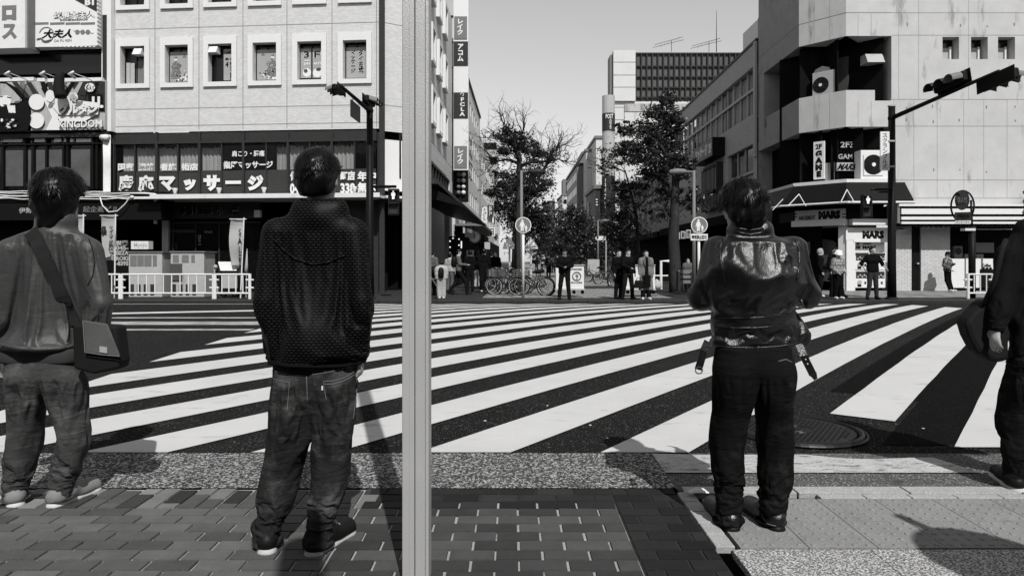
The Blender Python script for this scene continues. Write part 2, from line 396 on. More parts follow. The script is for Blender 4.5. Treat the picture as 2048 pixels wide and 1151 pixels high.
for i in range(14):
    for j in range(2):
        x0, y0 = .99 + i * .3, 3.57 - (j + 1) * .305
        sk_ = .0
        mb.abox(x0 + .002, y0 + .002, -.02, x0 + .298, y0 + .303, .006)
        for a in range(5):
            for b in range(5):
                cx, cy = x0 + .03 + .06 * a, y0 + .03 + .06 * b; n = len(mb.v)
                rr = [(.0125, .006), (.0105, .0095), (.006, .0112)]
                if rnd.random() < .12: rr = [(.0125, .006), (.011, .0072), (.006, .0075)]
                for r, z in rr: mb.v += [(cx + r * math.cos(k * math.pi / 4), cy + r * math.sin(k * math.pi / 4), z) for k in range(8)]
                for l in range(2):
                    for k in range(8): mb.f.append((n + l * 8 + k, n + l * 8 + (k + 1) % 8, n + l * 8 + 8 + (k + 1) % 8, n + l * 8 + 8 + k)); mb.m.append(0)
                mb.f.append(tuple(n + 16 + k for k in range(8))); mb.m.append(0)
struct(mb.build('tactile_paving', M_tact))
mb = MB()
x = .95
while x < 12:
    for j in range(8): mb.abox(x + .002, 2.955 - .6 * (j + 1) + .002, -.03, x + .598, 2.955 - .6 * j - .002, .002)
    x += .6
struct(mb.build('aggregate_pavement', M_aggr))
# far side: kerb and pavements, pedestrian mall
mb = MB(); x = -60
while x < 60: mb.abox(x, 21.55, -.2, x + .595, 21.78, .0); x += .6
struct(mb.build('far_kerb', M_dgrey, bevel=.01))
mb = MB(); mb.face([(-60, 21.78, -.006), (60, 21.78, -.006), (60, 300, -.006), (-60, 300, -.006)]); struct(mb.build('far_pavement', M_paved))
mb = MB(); mb.face([(-1.0, 23.0, -.002), (5.4, 23.0, -.002), (12.0, 260, -.002), (3.5, 260, -.002)]); struct(mb.build('mall_paving', M_pave))
mb = MB(); mb.face([(11.5, 23.2, -.001), (40, 23.2, -.001), (40, 28.5, -.001), (11.5, 28.5, -.001)]); struct(mb.build('forecourt_paving', M_pave))
# manhole
t = thing('manhole', 'round cast iron manhole cover set in the dark asphalt near the kerb', 'manhole', (2.07, 4.97, .02))
mb = MB(); C = Vector((2.07, 4.97, roadz(4.97) + .002))
mb.disc(C, UP, .395, .009, 48)
for ring_r, n in ((.30, 44), (.23, 34)):
    pass
for i in range(-9, 10):
    for j in range(-12, 13):
        x, y = i * .04 + (j % 2) * .02, j * .03
        if .12 < math.hypot(x, y) < .345: mb.cbox(C + Vector((x, y, .011)), .024, .011, .006, .9 if j % 2 else .75)
mb.ring(C + UP * .009, UP, .115, .006, 28, 6); mb.ring(C + UP * .009, UP, .07, .005, 22, 6); mb.disc(C + UP * .009, UP, .03, .005, 14)
mb.build('cover', mat('cast_iron', .03, .42, .7, noise=.4, ns=14), t)
mb = MB(); mb.ring(C, UP, .43, .022, 56, 8); mb.ring(C, UP, .465, .010, 56, 6); mb.build('ring_frame', MC['cast_iron'], t)
# ============================================================ LEFT CORNER: white tiled building
FL = PL((-10.36, 27, 0), (.9966, -.0816, 0))
C1 = Vector((-5.08, 26.57, 0)); C2 = Vector((-4.28, 27.05, 0))
FC = PL(C1, C2 - C1)
SD = Vector((.0198, 1, 0))
FS = PL(C2, SD)
M_join = mat('panel_joint', .2, .8)
M_curt = mat('curtain_cloth', .45, .85, noise=.15)
M_poster = mat('poster_grey', .36, .5, noise=.12)
M_band = mat('sign_band', .045, .5, noise=.2)
M_post2 = mat('poster_dark', .08, .5, noise=.3); M_pfig = mat('poster_print', .12, .5, noise=.4, speck=(26, .55, .45))
B = thing('tile_office_building', 'white tiled corner building with posters in its windows and a dark glazed floor below', 'building', (-8, 27, 0))
mb = MB(); uL = FL.uz(224, 300)[0]; uR = (C1 - FL.p).dot(FL.u)
cols = [(243, 291), (332, 378), (418, 465), (507, 554), (596, 644), (687, 734)]
ZR = [8.33, 11.47]
opn = []
for (a, b) in cols:
    ua, ub = FL.uz(a, 125)[0], FL.uz(b, 125)[0]
    for z in ZR: opn.append((ua, z, ub, z + 1.5))
FL.wall(mb, uL, 6.39, uR, 15, opn, 0, .3)
FC.wall(mb, 0, 6.3, (C2 - C1).length, 15, [], 0)
side_open = []
for k in range(5):
    Yc = 29.3 + k * 2.72; u = Yc - C2.y
    for z in (8.3, 11.44, 14.58): side_open.append((u - .5, z, u + .5, z + 1.5))
FS.wall(mb, 0, 6.39, 17.6, 17, side_open, 0, .3)
mb.mi = 1                                        # panel joints, 3 mm proud
for a in (310, 398, 486, 574, 664, 753):
    u = FL.uz(a, 210)[0]; FL.boxuz(mb, u - .012, 6.45, u + .012, 15, -.002, .004)
for z in (10.53, 7.32, 6.63): FL.boxuz(mb, uL, z - .012, uR, z + .012, -.003, .003)
for z in (10.53, 7.32): FC.boxuz(mb, .1, z - .012, .93, z + .012, -.003, .003); FS.boxuz(mb, 0, z - .012, 17.5, z + .012, -.003, .003)
o = mb.build('wall', [M_tile, M_join], B)
mb = MB(); FL.boxuz(mb, uL, 0, uR, 15, -6, -5.6); FS.boxuz(mb, 0, 0, 17.6, 17, -4, -3.6)
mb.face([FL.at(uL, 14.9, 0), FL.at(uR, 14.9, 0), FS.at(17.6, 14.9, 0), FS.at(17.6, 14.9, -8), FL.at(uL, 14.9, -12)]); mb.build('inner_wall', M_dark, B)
wtxt = {2: '12時〜あさ4時まで営業', 5: None}
for i, (ua, z, ub, zt) in enumerate(opn):
    w = MB()
    m_ = .2; pr = .09
    for (a, b, c, e) in ((ua - m_, zt, ub + m_, zt + .3), (ua - m_, z - .18, ub + m_, z), (ua - m_, z, ua, zt), (ub, z, ub + m_, zt)):
        FL.boxuz(w, a, b, c, e, .001, pr)
    fr = w.build('window', M_frame, B)
    w = MB(); s_ = .04
    for (a, b, c, e) in ((ua, zt - s_, ub, zt), (ua, z, ub, z + s_), (ua, z + s_, ua + s_, zt - s_), (ub - s_, z + s_, ub, zt - s_), ((ua + ub) / 2 - .02, z + s_, (ua + ub) / 2 + .02, zt - s_)):
        FL.boxuz(w, a, b, c, e, -.28, -.22)
    w.build('sash', M_black, fr)
    w = MB(); FL.boxuz(w, ua, z, ub, zt, -.262, -.256); w.build('pane', M_dglass, fr)
    if i % 2: continue                           # upper row: only the lower edges show
    k = i // 2
    L_, H_ = ub - ua, 1.5
    if k in (1, 3, 4, 5):
        w = MB(); FL.boxuz(w, ua + .05, z + .1, ub - .05, zt - .2, -.21, -.20)
        if k == 4: w = MB(); FL.boxuz(w, ua + .03, z + .14, (ua + ub) / 2 - .03, zt - .2, -.21, -.20); FL.boxuz(w, (ua + ub) / 2 + .03, z + .14, ub - .03, zt - .2, -.21, -.20)
        w.mi = 1; FL.boxuz(w, ua + .05, z + .06, ub - .05, z + .1, -.21, -.197); w.build('poster', [M_poster, M_post2], fr)
        if k in (1, 3):                          # printed figure with flowers
            w = MB(); f = 1 if k == 1 else -1; um = (ua + ub) / 2 - f * .2
            body = [(-.04, .1), (.2, .1), (.23, .36), (.16, .5), (.25, .58), (.24, .66), (.14, .74), (.06, .76), (.05, .84), (-.03, .84), (-.05, .76), (-.14, .72), (-.2, .58), (-.12, .48), (-.2, .34), (-.2, .1)]
            w.prism([FL.at(um + f * x, z + .12 + y_ * 1.0, -.199) for x, y_ in body], FL.n * .003); w.mi = 1
            for q in range(46):
                x, y_ = rnd.gauss(.17, .16), abs(rnd.gauss(.12, .16)); r = rnd.uniform(.015, .05); w.mi = rnd.choice([0, 1, 2])
                if ua + .08 < um + f * x < ub - .08: w.disc(FL.at(um + f * x, z + .14 + y_, -.1985 + q * .00005), FL.n, r, .001, 7)
            w.mi = 2; w.disc(FL.at(um + .01, z + 1.0, -.198), FL.n, .065, .002, 14, .08); w.mi = 0; w.disc(FL.at(um + .01, z + 1.07, -.197), FL.n, .075, .002, 12, .045)
            u_ = um + f * .38; w.prism([FL.at(u_ - .09, z + 1.07, -.198), FL.at(u_ + .09, z + 1.07, -.198), FL.at(u_, z + 1.2, -.198)], FL.n * .003)
            w.build('printed_figure', [M_pfig, M_dgrey, M_clean], fr)
        if k == 4:
            um = (ua + ub) / 2
            for t, a, b, za, zb in (('3', um - .33, um - .1, .93, 1.2), ('F', um + .1, um + .34, .93, 1.2)):
                FL.textuz(t, a - .02, z + za - .02, b + .02, z + zb + .02, -.2, M_clean, fr, .05); FL.textuz(t, a, z + za, b, z + zb, -.193, M_black, fr, .02)
            FL.textuz('045', um - .3, z + .8, um - .08, z + .87, -.2, M_clean, fr, .03); FL.textuz('241', um - .34, z + .66, um - .08, z + .76, -.2, M_clean, fr, .03); FL.textuz('6677', um + .07, z + .66, um + .4, z + .76, -.2, M_clean, fr, .03)
            w = MB(); w.disc(FL.at(um - .2, z + .36, -.2), FL.n, .17, .003, 16); w.disc(FL.at(um + .22, z + .34, -.2), FL.n, .18, .003, 16); w.mi = 1; w.disc(FL.at(um - .25, z + .42, -.196), FL.n, .08, .003, 12); w.disc(FL.at(um + .27, z + .47, -.196), FL.n, .1, .003, 12, .07)
            w.build('printed_faces', [M_clean, M_post2], fr)
        if k == 5:
            for t, x in (('タイ古式', .17), ('マッサージ', -.15)):
                um = (ua + ub) / 2 + x
                FL.textuz(t, um - .12, z + .28, um + .12, z + 1.22, -.2, M_clean, fr, .06, True); FL.textuz(t, um - .1, z + .3, um + .1, z + 1.2, -.193, M_black, fr, .025, True)
    if k in (0, 2):
        w = MB(); cx_ = ub - .3 if k == 0 else ua + .2
        A = lambda x, y_, d: FL.at(cx_ + x, z + y_, d)
        w.prism([A(-.17, 1.15, -.2), A(-.17, 1.42, -.2), A(-.17, 1.42, .02), A(-.17, 1.15, .16)], FL.u * .34); w.build('vent_hood', M_white, fr)
        w = MB(); FL.boxuz(w, ua + .46, z + .04, ub - .03, z + 1.0, -.25, -.24) if k == 0 else FL.boxuz(w, ua + .5, z + .12, ub - .04, zt - .14, -.21, -.2)
        w.build('panel', M_mgrey if k == 0 else M_poster, fr)
        if k == 0:
            w = MB(); FL.boxuz(w, ua + .07, z + .05, ua + .22, z + .92, -.22, -.2); FL.boxuz(w, ua + .24, z + .05, ua + .42, z + .9, -.22, -.2); w.build('blind', M_lgrey, fr)
        else:
            for t, a, b, za, zb, v in (('12時', .54, .88, 1.18, 1.28, 0), ('あさ', .56, .9, .92, 1.02, 0), ('4', .58, .7, .65, .86, 0), ('時まで営業', .76, .88, .14, .86, 1)):
                FL.textuz(t, ua + a, z + za, ua + b, z + zb, -.2, M_black, fr, .03, bool(v))
for (ua, z, ub, zt) in side_open:
    w = MB(); pr = .2
    for (a, b, c, e) in ((ua - .22, zt, ub + .22, zt + .22), (ua - .22, z - .2, ub + .22, z), (ua - .22, z, ua, zt), (ub, z, ub + .22, zt)): FS.boxuz(w, a, b, c, e, .001, pr)
    fr = w.build('window', M_frame, B); w = MB(); FS.boxuz(w, ua, z, ub, zt, -.27, -.26); w.build('pane', M_dglass, fr)
# glazed first floor
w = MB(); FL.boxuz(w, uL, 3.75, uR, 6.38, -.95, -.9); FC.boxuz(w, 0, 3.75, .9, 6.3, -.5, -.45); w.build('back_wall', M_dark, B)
w = MB(); FL.box(w, 224, 263, 753, 281, -.12, -.04); FL.boxuz(w, uL, 3.7, uR, 3.82, -.5, .0); FL.box(w, 224, 280, 753, 285, -.06, .03); w.build('transom', M_dgrey, B)
w = MB()
for a in (226, 312, 398, 486, 575, 663, 757): FL.box(w, a - 2.2, 264, a + 2.2, 392, -.08, .04)
for a in (269, 355, 443, 532, 619, 709): FL.box(w, a - 1.2, 284, a + 1.2, 392, -.08, .0)
w.build('mullion', M_dgrey, B)
w = MB(); FL.box(w, 228, 285, 753, 340, -.07, -.06); w.build('glazing', M_glass, B)
w = MB(); FL.box(w, 234, 340, 752, 391, -.07, -.055); w.build('sign_panel', M_band, B)
w = MB(); FL.box(w, 444, 288, 551, 339, -.058, -.05); w.build('black_panel', M_black, B)
for (a, b) in ((246, 268), (273, 311), (317, 354), (360, 397), (403, 441), (553, 572), (578, 617), (623, 660), (667, 707)):
    n = 18; cb = MB(); ua, ub = FL.uz(a, 300, -.3)[0], FL.uz(b, 300, -.3)[0]; col_ = []
    for i in range(n + 1):
        u = ua + (ub - ua) * i / n; d = -.35 + .035 * math.sin(i * 1.7) + .02 * rnd.random()
        col_.append((u, d, 5.85 - .12 * rnd.random()))
    for i in range(n): cb.face([FL.at(col_[i][0], 4.7, col_[i][1]), FL.at(col_[i + 1][0], 4.7, col_[i + 1][1]), FL.at(col_[i + 1][0], col_[i + 1][2], col_[i + 1][1]), FL.at(col_[i][0], col_[i][2], col_[i][1])])
    cb.build('curtain', M_curt, B)
dL = .0
for t, a, b in (('国家', 236, 268), ('資格', 277, 309), ('者施', 320, 353), ('術店', 363, 396)): FL.text(t, a, 326, b, 341, dL, M_clean, B, .035)
for t, a, b, y0, y1 in (('慶', 237, 268, 350, 383), ('応', 276, 308, 350, 383), ('マ', 319, 351, 352, 382), ('ッ', 367, 392, 358, 381), ('サ', 407, 440, 350, 382), ('ー', 451, 482, 361, 368), ('ジ', 495, 527, 350, 381)): FL.text(t, a, y0, b, y1, dL, M_clean, B, .07)
FL.text('肩こり・腰痛', 464, 301, 529, 313, dL, M_clean, B, .02); FL.text('指圧マッサージ', 447, 322, 546, 337, dL, M_clean, B, .03)
for t, a, b, y0, y1 in (('伊', 580, 596, 342, 362), ('町店', 681, 710, 342, 361), ('年中', 715, 752, 342, 362), ('045', 580, 606, 366, 388), ('338', 681, 710, 366, 387), ('無休', 715, 752, 364, 385)): FL.text(t, a, y0, b, y1, dL, M_clean, B, .045)
# corner pier, pale panel beside it and the dark drain pipe
w = MB(); FC.boxuz(w, 0.1, 4.0, .93, 6.0, -.3, -.1); w.build('corner_panel', M_clean, B)
w = MB(); p = C1 + Vector((.05, -.1, 0)); w.box(p + Vector((-.1, -.1, 0)), (.2, 0, 0), (0, .12, 0), (0, 0, 15)); w.build('drain_pipe', M_dgrey, B)
# ledge over the shops
w = MB(); FL.boxuz(w, FL.uz(300, 393)[0], 3.63, uR + .2, 3.72, -.9, 1.0); FC.boxuz(w, -.1, 3.63, 1.5, 3.72, -.9, .8); FL.boxuz(w, FL.uz(330, 393)[0], 3.72, uR + .2, 3.80, .93, 1.0)
w.build('ledge', M_white, B)
# side glazing over the street
w = MB(); FS.boxuz(w, .0, 4.5, 16, 6.38, -.2, -.12); w.build('side_glazing', M_dglass, B)
w = MB()
for k in range(14): FS.boxuz(w, .4 + k * 1.15, 4.5, .5 + k * 1.15, 6.38, -.12, .02)
FS.boxuz(w, 0, 6.2, 16, 6.32, -.12, .04); w.build('side_mullion', M_dgrey, B)
w = MB(); FS.boxuz(w, 16.0, 0, 17.6, 6.39, -.3, .02); w.build('side_pier', M_frame, B)
w = MB(); FS.boxuz(w, .2, 4.32, 17, 4.46, -.2, 1.3); w.build('canopy', M_dgrey, B)
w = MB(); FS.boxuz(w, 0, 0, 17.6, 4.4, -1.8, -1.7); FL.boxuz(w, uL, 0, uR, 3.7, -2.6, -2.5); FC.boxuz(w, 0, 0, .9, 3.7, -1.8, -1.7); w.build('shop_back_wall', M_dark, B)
w = MB(); FL.boxuz(w, FL.uz(680, 540)[0], 0, FL.uz(757, 540)[0], 3.62, -.6, -.2); w.build('pier', M_dgrey, B)
for i, px in enumerate((350, 438, 528, 709)):
    t = thing('spot_lamp', ['small white spot lamp on the ledge under the second letter from the word start', 'small white spot lamp on the ledge left of the dash in the white lettering', 'small white spot lamp on the ledge below the final katakana letter', 'small white spot lamp on the ledge beneath the phone number digits'][i], 'lamp', FL.pt(px, 394, .8), 'spot lamps on the shop ledge')
    c = FL.at(FL.uz(px, 394, .7)[0], 3.73, .7)
    w = MB(); w.disc(c, UP, .1, .03, 12); w.tube([c, c + UP * .09], .015, 6); w.build('base', M_black, t)
    w = MB(); w.tube([c + UP * .07, c + UP * .17, c + UP * .30, c + UP * .33], [.05, .055, .1, .1], 12); w.build('lamp_head', M_clean, t, True)
# MISS shop front under the ledge
S = thing('clothes_shop', 'dark shop front with MISS lettering on its fascia and a SALE notice in the glass', 'shop front', FL.at(FL.uz(420, 590, -1)[0], 0, -.6))
PS = PL(FL.at(0, 0, -.6), FL.u)
w = MB(); PS.box(w, 326, 404, 520, 437, -.1, .12); w.build('fascia', M_dgrey, S)
for t, a, b in (('MISS', 362, 424), ('小', 432, 446), ('屋', 460, 478)):
    PS.text(t, a, 412, b, 429, .12, M_black, S, .03, th=.05); PS.text(t, a + 1, 412.5, b + 1, 429.5, .11, M_lgrey, S, .035, th=.03)
w = MB(); PS.box(w, 324, 440, 336, 600, -.1, .06); w.build('pillar', M_lgrey, S)
w = MB()
for a in (346, 391, 438): PS.box(w, a - 1, 445, a + 1, 600, -.06, .0)
PS.box(w, 340, 459, 392, 465, -.06, .0); PS.box(w, 340, 443, 520, 446, -.06, .0); w.build('door_frame', M_dgrey, S)
w = MB(); PS.box(w, 340, 445, 520, 600, -.1, -.07); w.build('shop_window', M_dglass, S)
PS.text('SALE', 409, 461, 425, 466, -.05, M_mgrey, S, .02); PS.text('ロミー', 396, 470, 402, 489, -.05, M_lgrey, S, .02, True)
w = MB(); PS.box(w, 508, 420, 520, 434, .12, .3); w.build('lamp_box', M_white, S)
w = MB(); c = FL.pt(311, 432, .2); w.tube([c + UP * .35, c - UP * .3], .07, 10); w.build('hanging_lamp', M_white, S, True)

# ============================================================ far left: signboard building
FB = PL(FL.at(0, 0, .3), FL.u)
B = thing('signboard_building', 'narrow dark building covered in shop signs with a glazed floor and white conduit pipes', 'building', (-16, 27.3, 0))
u0, u1 = FB.uz(-160, 300)[0], FB.uz(216, 300)[0]
w = MB(); FB.boxuz(w, u0, 0, u1, 15, -3, -.5); w.build('wall', M_dark, B)
w = MB(); FB.box(w, 203, -200, 222, 262, -.5, -.02); w.build('corner_strip', M_frame, B)
w = MB(); FB.box(w, -160, 100, 203, 150, -.3, -.22); FB.box(w, -160, 266, 212, 380, -.3, -.22); w.build('glazing', M_dglass, B)
w = MB()
for a in (-60, 5, 50, 66, 92, 126, 134, 184, 193): FB.box(w, a - 2, 266, a + 2, 378, -.22, -.1)
for y in (289, 266): FB.box(w, -160, y - 1.5, 210, y + 1.5, -.22, -.06)
w.build('mullion', M_black, B)
w = MB()
for a, b in ((8, 46), (54, 62), (70, 90), (96, 124), (142, 180)): FB.box(w, a, 294, b, 372, -.218, -.21)
w.build('blind', mat('net_blind', .10, .8, noise=.5, ns=1.5), B)
w = MB()
for a, b in ((2, 44), (69, 90), (108, 122), (126, 132), (140, 146), (152, 186)): FB.box(w, a, 277, b, 284, -.2, -.1)
w.build('ceiling_panel', M_white, B)
w = MB(); FB.box(w, -160, 385, 325, 403, -.5, .35); FB.box(w, -160, 403, 322, 440, -.5, .3); w.build('fascia', M_black, B)
FB.text('伊勢佐', 38, 415, 77, 426, .3, M_lgrey, B, .01); FB.text('起企画ビル', 166, 412, 238, 424, .3, M_mgrey, B, .01)
w = MB()
for i in range(6): w.tube([FB.pt(207 + i * 2.6, 270, .02), FB.pt(207 + i * 2.4 + 1, 330, .05), FB.pt(208 + i * 2.4, 383, .04), FB.pt(212 + i * 4 - 14, 391, .3)], .028, 6)
w.tube([FB.pt(203, 275, .1), FB.pt(216, 275, .15)], .12, 10); w.build('conduit', M_white, B, True)
w = MB(); FB.box(w, 205, 30, 213, 380, -.04, .0); FB.box(w, -160, 268, 214, 276, -.2, .05); w.build('edge_trim', M_dgrey, B)
w = MB()
for i in range(5):
    pts = [FB.pt(-100 + 24 * j, 383 + i * 3.6 + rnd.uniform(-1.6, 1.6), .42) for j in range(14 + i)]
    w.tube(pts, .02 + .008 * rnd.random(), 5)
w.tube([FB.pt(220, 387, .42), FB.pt(290, 386, .42), FB.pt(310, 388, .42), FB.pt(322, 396, .42), FB.pt(308, 402, .45)], .035, 6)
w.tube([FB.pt(200, 395, .45), FB.pt(205, 411, .45), FB.pt(218, 424, .5), FB.pt(235, 422, .5), FB.pt(250, 408, .5), FB.pt(262, 392, .45), FB.pt(280, 397, .45)], .024, 6)
w.sphere(FB.pt(264, 394, .46), .07, 8, 6); w.build('cable_bundle', M_white, B, True)
w = MB(); FB.boxuz(w, u0, 0, FB.uz(325, 500)[0], 3.0, -2.6, -2.5); w.build('shop_back_wall', M_dark, B)
w = MB(); FB.box(w, 225, 480, 258, 560, -.3, -.1); w.build('shop_sign', M_black, B)
for t, y in (('営業', 481), ('045-', 491), ('ISEZA', 501), ('ROKI', 512), ('-8395', 522)): FB.text(t, 232, y, 257, y + 9, -.1, M_lgrey, B, .04)
w = MB(); FB.box(w, 262, 482, 297, 498, -.3, .0); o = w.build('illuminated_box', M_white, B)
FB.text('Myojo', 268, 485, 294, 496, .0, M_lgrey, o, .01)
# box sign with katakana
t = thing('box_sign', 'pale projecting box sign with two large grey katakana characters', 'sign', FB.pt(28, 60, .6))
w = MB(); FB.box(w, -60, -60, 50, 97, .0, .75); w.build('cabinet', M_white, t)
w = MB(); FB.boxuz(w, FB.uz(50, 50, .75)[0], FB.uz(50, 95, .75)[1], FB.uz(50, 50, .75)[0] + .06, FB.uz(50, -60, .75)[1], .08, .66); w.build('side_trim', M_mgrey, t)
FB.text('ロ', 4, 11, 33, 41, .75, M_mgrey, t, .09); FB.text('ス', 4, 48, 34, 79, .75, M_mgrey, t, .06); FB.text('ロ', -40, -2, -4, 18, .75, M_mgrey, t, .06)
# restaurant signboard
t = thing('restaurant_signboard', 'white restaurant signboard with scalloped edge, brush lettering and a corner reading B1', 'sign', FB.pt(130, 60, .2))
w = MB(); FB.box(w, 66, -60, 194, 93, -.1, .3); w.build('board', M_clean, t)
w = MB()
for k in range(15): FB.box(w, 68 + k * 8.4, 92.4, 72.5 + k * 8.4, 94, .05, .31)
for k in range(18): FB.box(w, 193.4, -50 + k * 8, 195.5, -46 + k * 8, .1, .31)
w.build('scalloped_edge', M_clean, t)
w = MB(); w.prism([FB.pt(x, y, .302) for x, y in ((150, 0), (150, -60), (194, -60), (194, 24))], FB.n * .01); w.build('corner_panel', M_dgrey, t)
FB.text('B1', 170, -3, 188, 11, .312, M_clean, t, .05)
for q, (m_, b_) in enumerate(((M_black, .07), (M_clean, .02))): FB.text('烤鴨大夫人', 107, 23, 190, 37, .302 + q * .01, m_, t, b_)
FB.text('SHONENDARIAICHI', 120, 38, 175, 42, .302, M_dgrey, t, .02)
w = MB()
for a in (68, 100, 131, 161): FB.box(w, a, 45, a + 29, 50, .29, .303)
w.build('rule', M_mgrey, t)
w = MB(); w.ring(FB.pt(93, 70, .305), FB.n, .30, .02, 30, 6, .3, 5.4); w.tube([FB.pt(74, 79, .31), FB.pt(82, 77, .31), FB.pt(90, 83, .31), FB.pt(103, 80, .31)], .03, 6)
w.build('brush_ring', M_mgrey, t)
FB.text('大夫人', 86, 59, 147, 77, .302, M_black, t, .045, italic=.12); FB.text('DA FU REN', 109, 79, 143, 84, .302, M_mgrey, t, .0)
w = MB(); w.tube([FB.pt(147, 62, .305), FB.pt(187, 67, .305)], .012, 5)
for a in (155, 165.5, 176): w.disc(FB.pt(a, 64.5, .302), FB.n, .095, .012, 14)
w.build('skewer_emblem', M_mgrey, t)
# billboard
t = thing('billboard', 'busy billboard of overlapping pale shapes and a blond singer above the word KINGDOM', 'billboard', FB.pt(105, 210, .2))
w = MB(); FB.box(w, -80, 163, 210, 261, -.1, .12); w.build('panel', M_lgrey, t)
w = MB(); dd = [.121]
def shape(poly, mi): w.mi = mi; w.prism([FB.pt(x, y, dd[0]) for x, y in poly], FB.n * .004); dd[0] += .0042
shape([(-80, 163), (10, 163), (70, 195), (62, 261), (-80, 261)], 0)
shape([(62, 205), (130, 205), (115, 260), (63, 260)], 3); shape([(140, 163), (210, 163), (210, 225), (160, 205)], 2)
for k in range(7): shape([(95 + 16 * k, 164), (102 + 16 * k, 164), (80 + 18 * k, 192), (70 + 18 * k, 190)], (0, 3, 1, 0, 3, 2, 0)[k])
for k in range(6): shape([(24 + 14 * k, 164), (34 + 14 * k, 164), (62 + 10 * k, 196), (52 + 10 * k, 196)], (2, 1, 2, 3, 0, 2)[k])
shape([(86, 196), (118, 192), (116, 240), (150, 260), (92, 260), (104, 235)], 4)
shape([(115, 233), (196, 228), (170, 242), (120, 244)], 4); shape([(175, 188), (205, 188), (205, 220), (180, 215)], 0)
shape([(184, 193), (189, 193), (189, 212), (184, 212)], 4); shape([(195, 193), (200, 193), (200, 212), (195, 212)], 4)
ell = lambda cx, cy, rx, ry, n=18, a0=0: [(cx + rx * math.cos(a0 + 6.283 * k / n), cy + ry * math.sin(a0 + 6.283 * k / n)) for k in range(n)]
shape(ell(73, 204, 15.5, 16), 4); shape(ell(73, 241, 15.5, 16), 4); shape(ell(180, 175, 10, 9), 4); shape(ell(100, 192, 9, 12), 4); shape(ell(146, 195, 10, 10), 4); shape(ell(203, 213, 4, 3), 4)
shape([(110, 196), (120, 186), (128, 196), (140, 190), (148, 200), (200, 206), (196, 229), (120, 231), (106, 214)], 4)
shape([(-30, 182), (-10, 166), (12, 168), (26, 180), (44, 200), (38, 207), (20, 206), (-20, 205)], 3)     # hair
shape(ell(10, 200, 12, 17), 4); shape([(-6, 176), (12, 170), (26, 182), (24, 196), (14, 190), (0, 192), (-8, 196)], 3)
shape([(-4, 193), (6, 192.5), (6, 194), (-3, 194.5)], 0); shape([(14, 193.5), (22, 195), (21, 196.5), (14, 195)], 0); shape([(6, 209), (14, 209), (12, 211.5), (8, 211)], 2)
shape([(-80, 215), (0, 214), (30, 208), (55, 200), (62, 235), (55, 261), (-80, 261)], 0)
for k in range(4): shape([(14 + k * 4, 212), (18 + k * 4, 210), (22 + k * 3, 223 + k % 2 * 3), (18 + k * 3, 226)], 4)
for k in range(26): x, y = rnd.uniform(-20, 33), rnd.uniform(233, 260); shape(ell(x, y, rnd.uniform(2, 5), rnd.uniform(1.5, 4), 6, rnd.random()), rnd.choice([0, 2, 3, 4, 4]))
w.build('artwork', [M_black, M_mgrey, M_dgrey, M_lgrey, M_clean], t)
w = MB(); w.ring(FB.pt(177, 175, .3), FB.n, .09, .012, 18, 6); w.ring(FB.pt(190, 176, .3), FB.n, .09, .012, 18, 6); w.build('ring_pair', M_black, t)
FB.text('グルタン', 117, 208, 197, 229, .30, M_dgrey, t, .1); FB.text('グルタン', 116, 207, 196, 228, .315, M_white, t, .055)
FB.text('KINGDOM', 118, 241.5, 205, 256.5, .30, M_black, t, .03); FB.text('KINGDOM', 117, 240, 204, 255, .315, M_clean, t, .02); FB.text('も', 139, 186, 155, 203, .30, M_lgrey, t, .06)
w = MB(); FB.box(w, -80, 156, 67, 163, -.1, .14); FB.box(w, 74, 156, 90, 163, -.1, .14); FB.box(w, 95, 156, 204, 163, -.1, .14); w.build('top_rail', M_white, t)
for i, px in enumerate((14, 84, 142)):
    l = thing('billboard_lamp', ['white arm lamp over the blond singer on the billboard', 'white arm lamp next to the hanging dark cloth above the billboard', 'white arm lamp above the ring pair on the billboard'][i], 'lamp', FB.pt(px + 40, 158, .2), 'arm lamps above the billboard')
    p0, p1 = FB.pt(px + 41, 160, .14), FB.pt(px + 4, 146, 1.1); w = MB(); w.tube([p0, p1], .02, 6); w.build('arm', M_white, l)
    w = MB(); w.tube([p1 + Vector((.02, 0, .05)), p1 + Vector((-.16, .05, -.02)), p1 + Vector((-.02, .2, -.16))], [.04, .08, .05], 8); w.build('lamp_head', M_clean, l, True)
w = MB(); prof = [(121, 143, 7), (119, 155, 10), (117, 175, 11), (121, 190, 13), (122, 195, 12)]
w.tube([FB.pt(x, y, .6) for x, y, r in prof], [r * .017 for x, y, r in prof], 14); tag(w.build('hanging_cloth', mat('black_cloth', .012, .8), None, True), 'black cloth hanging in front of the billboard from the dark floor above', 'cloth')

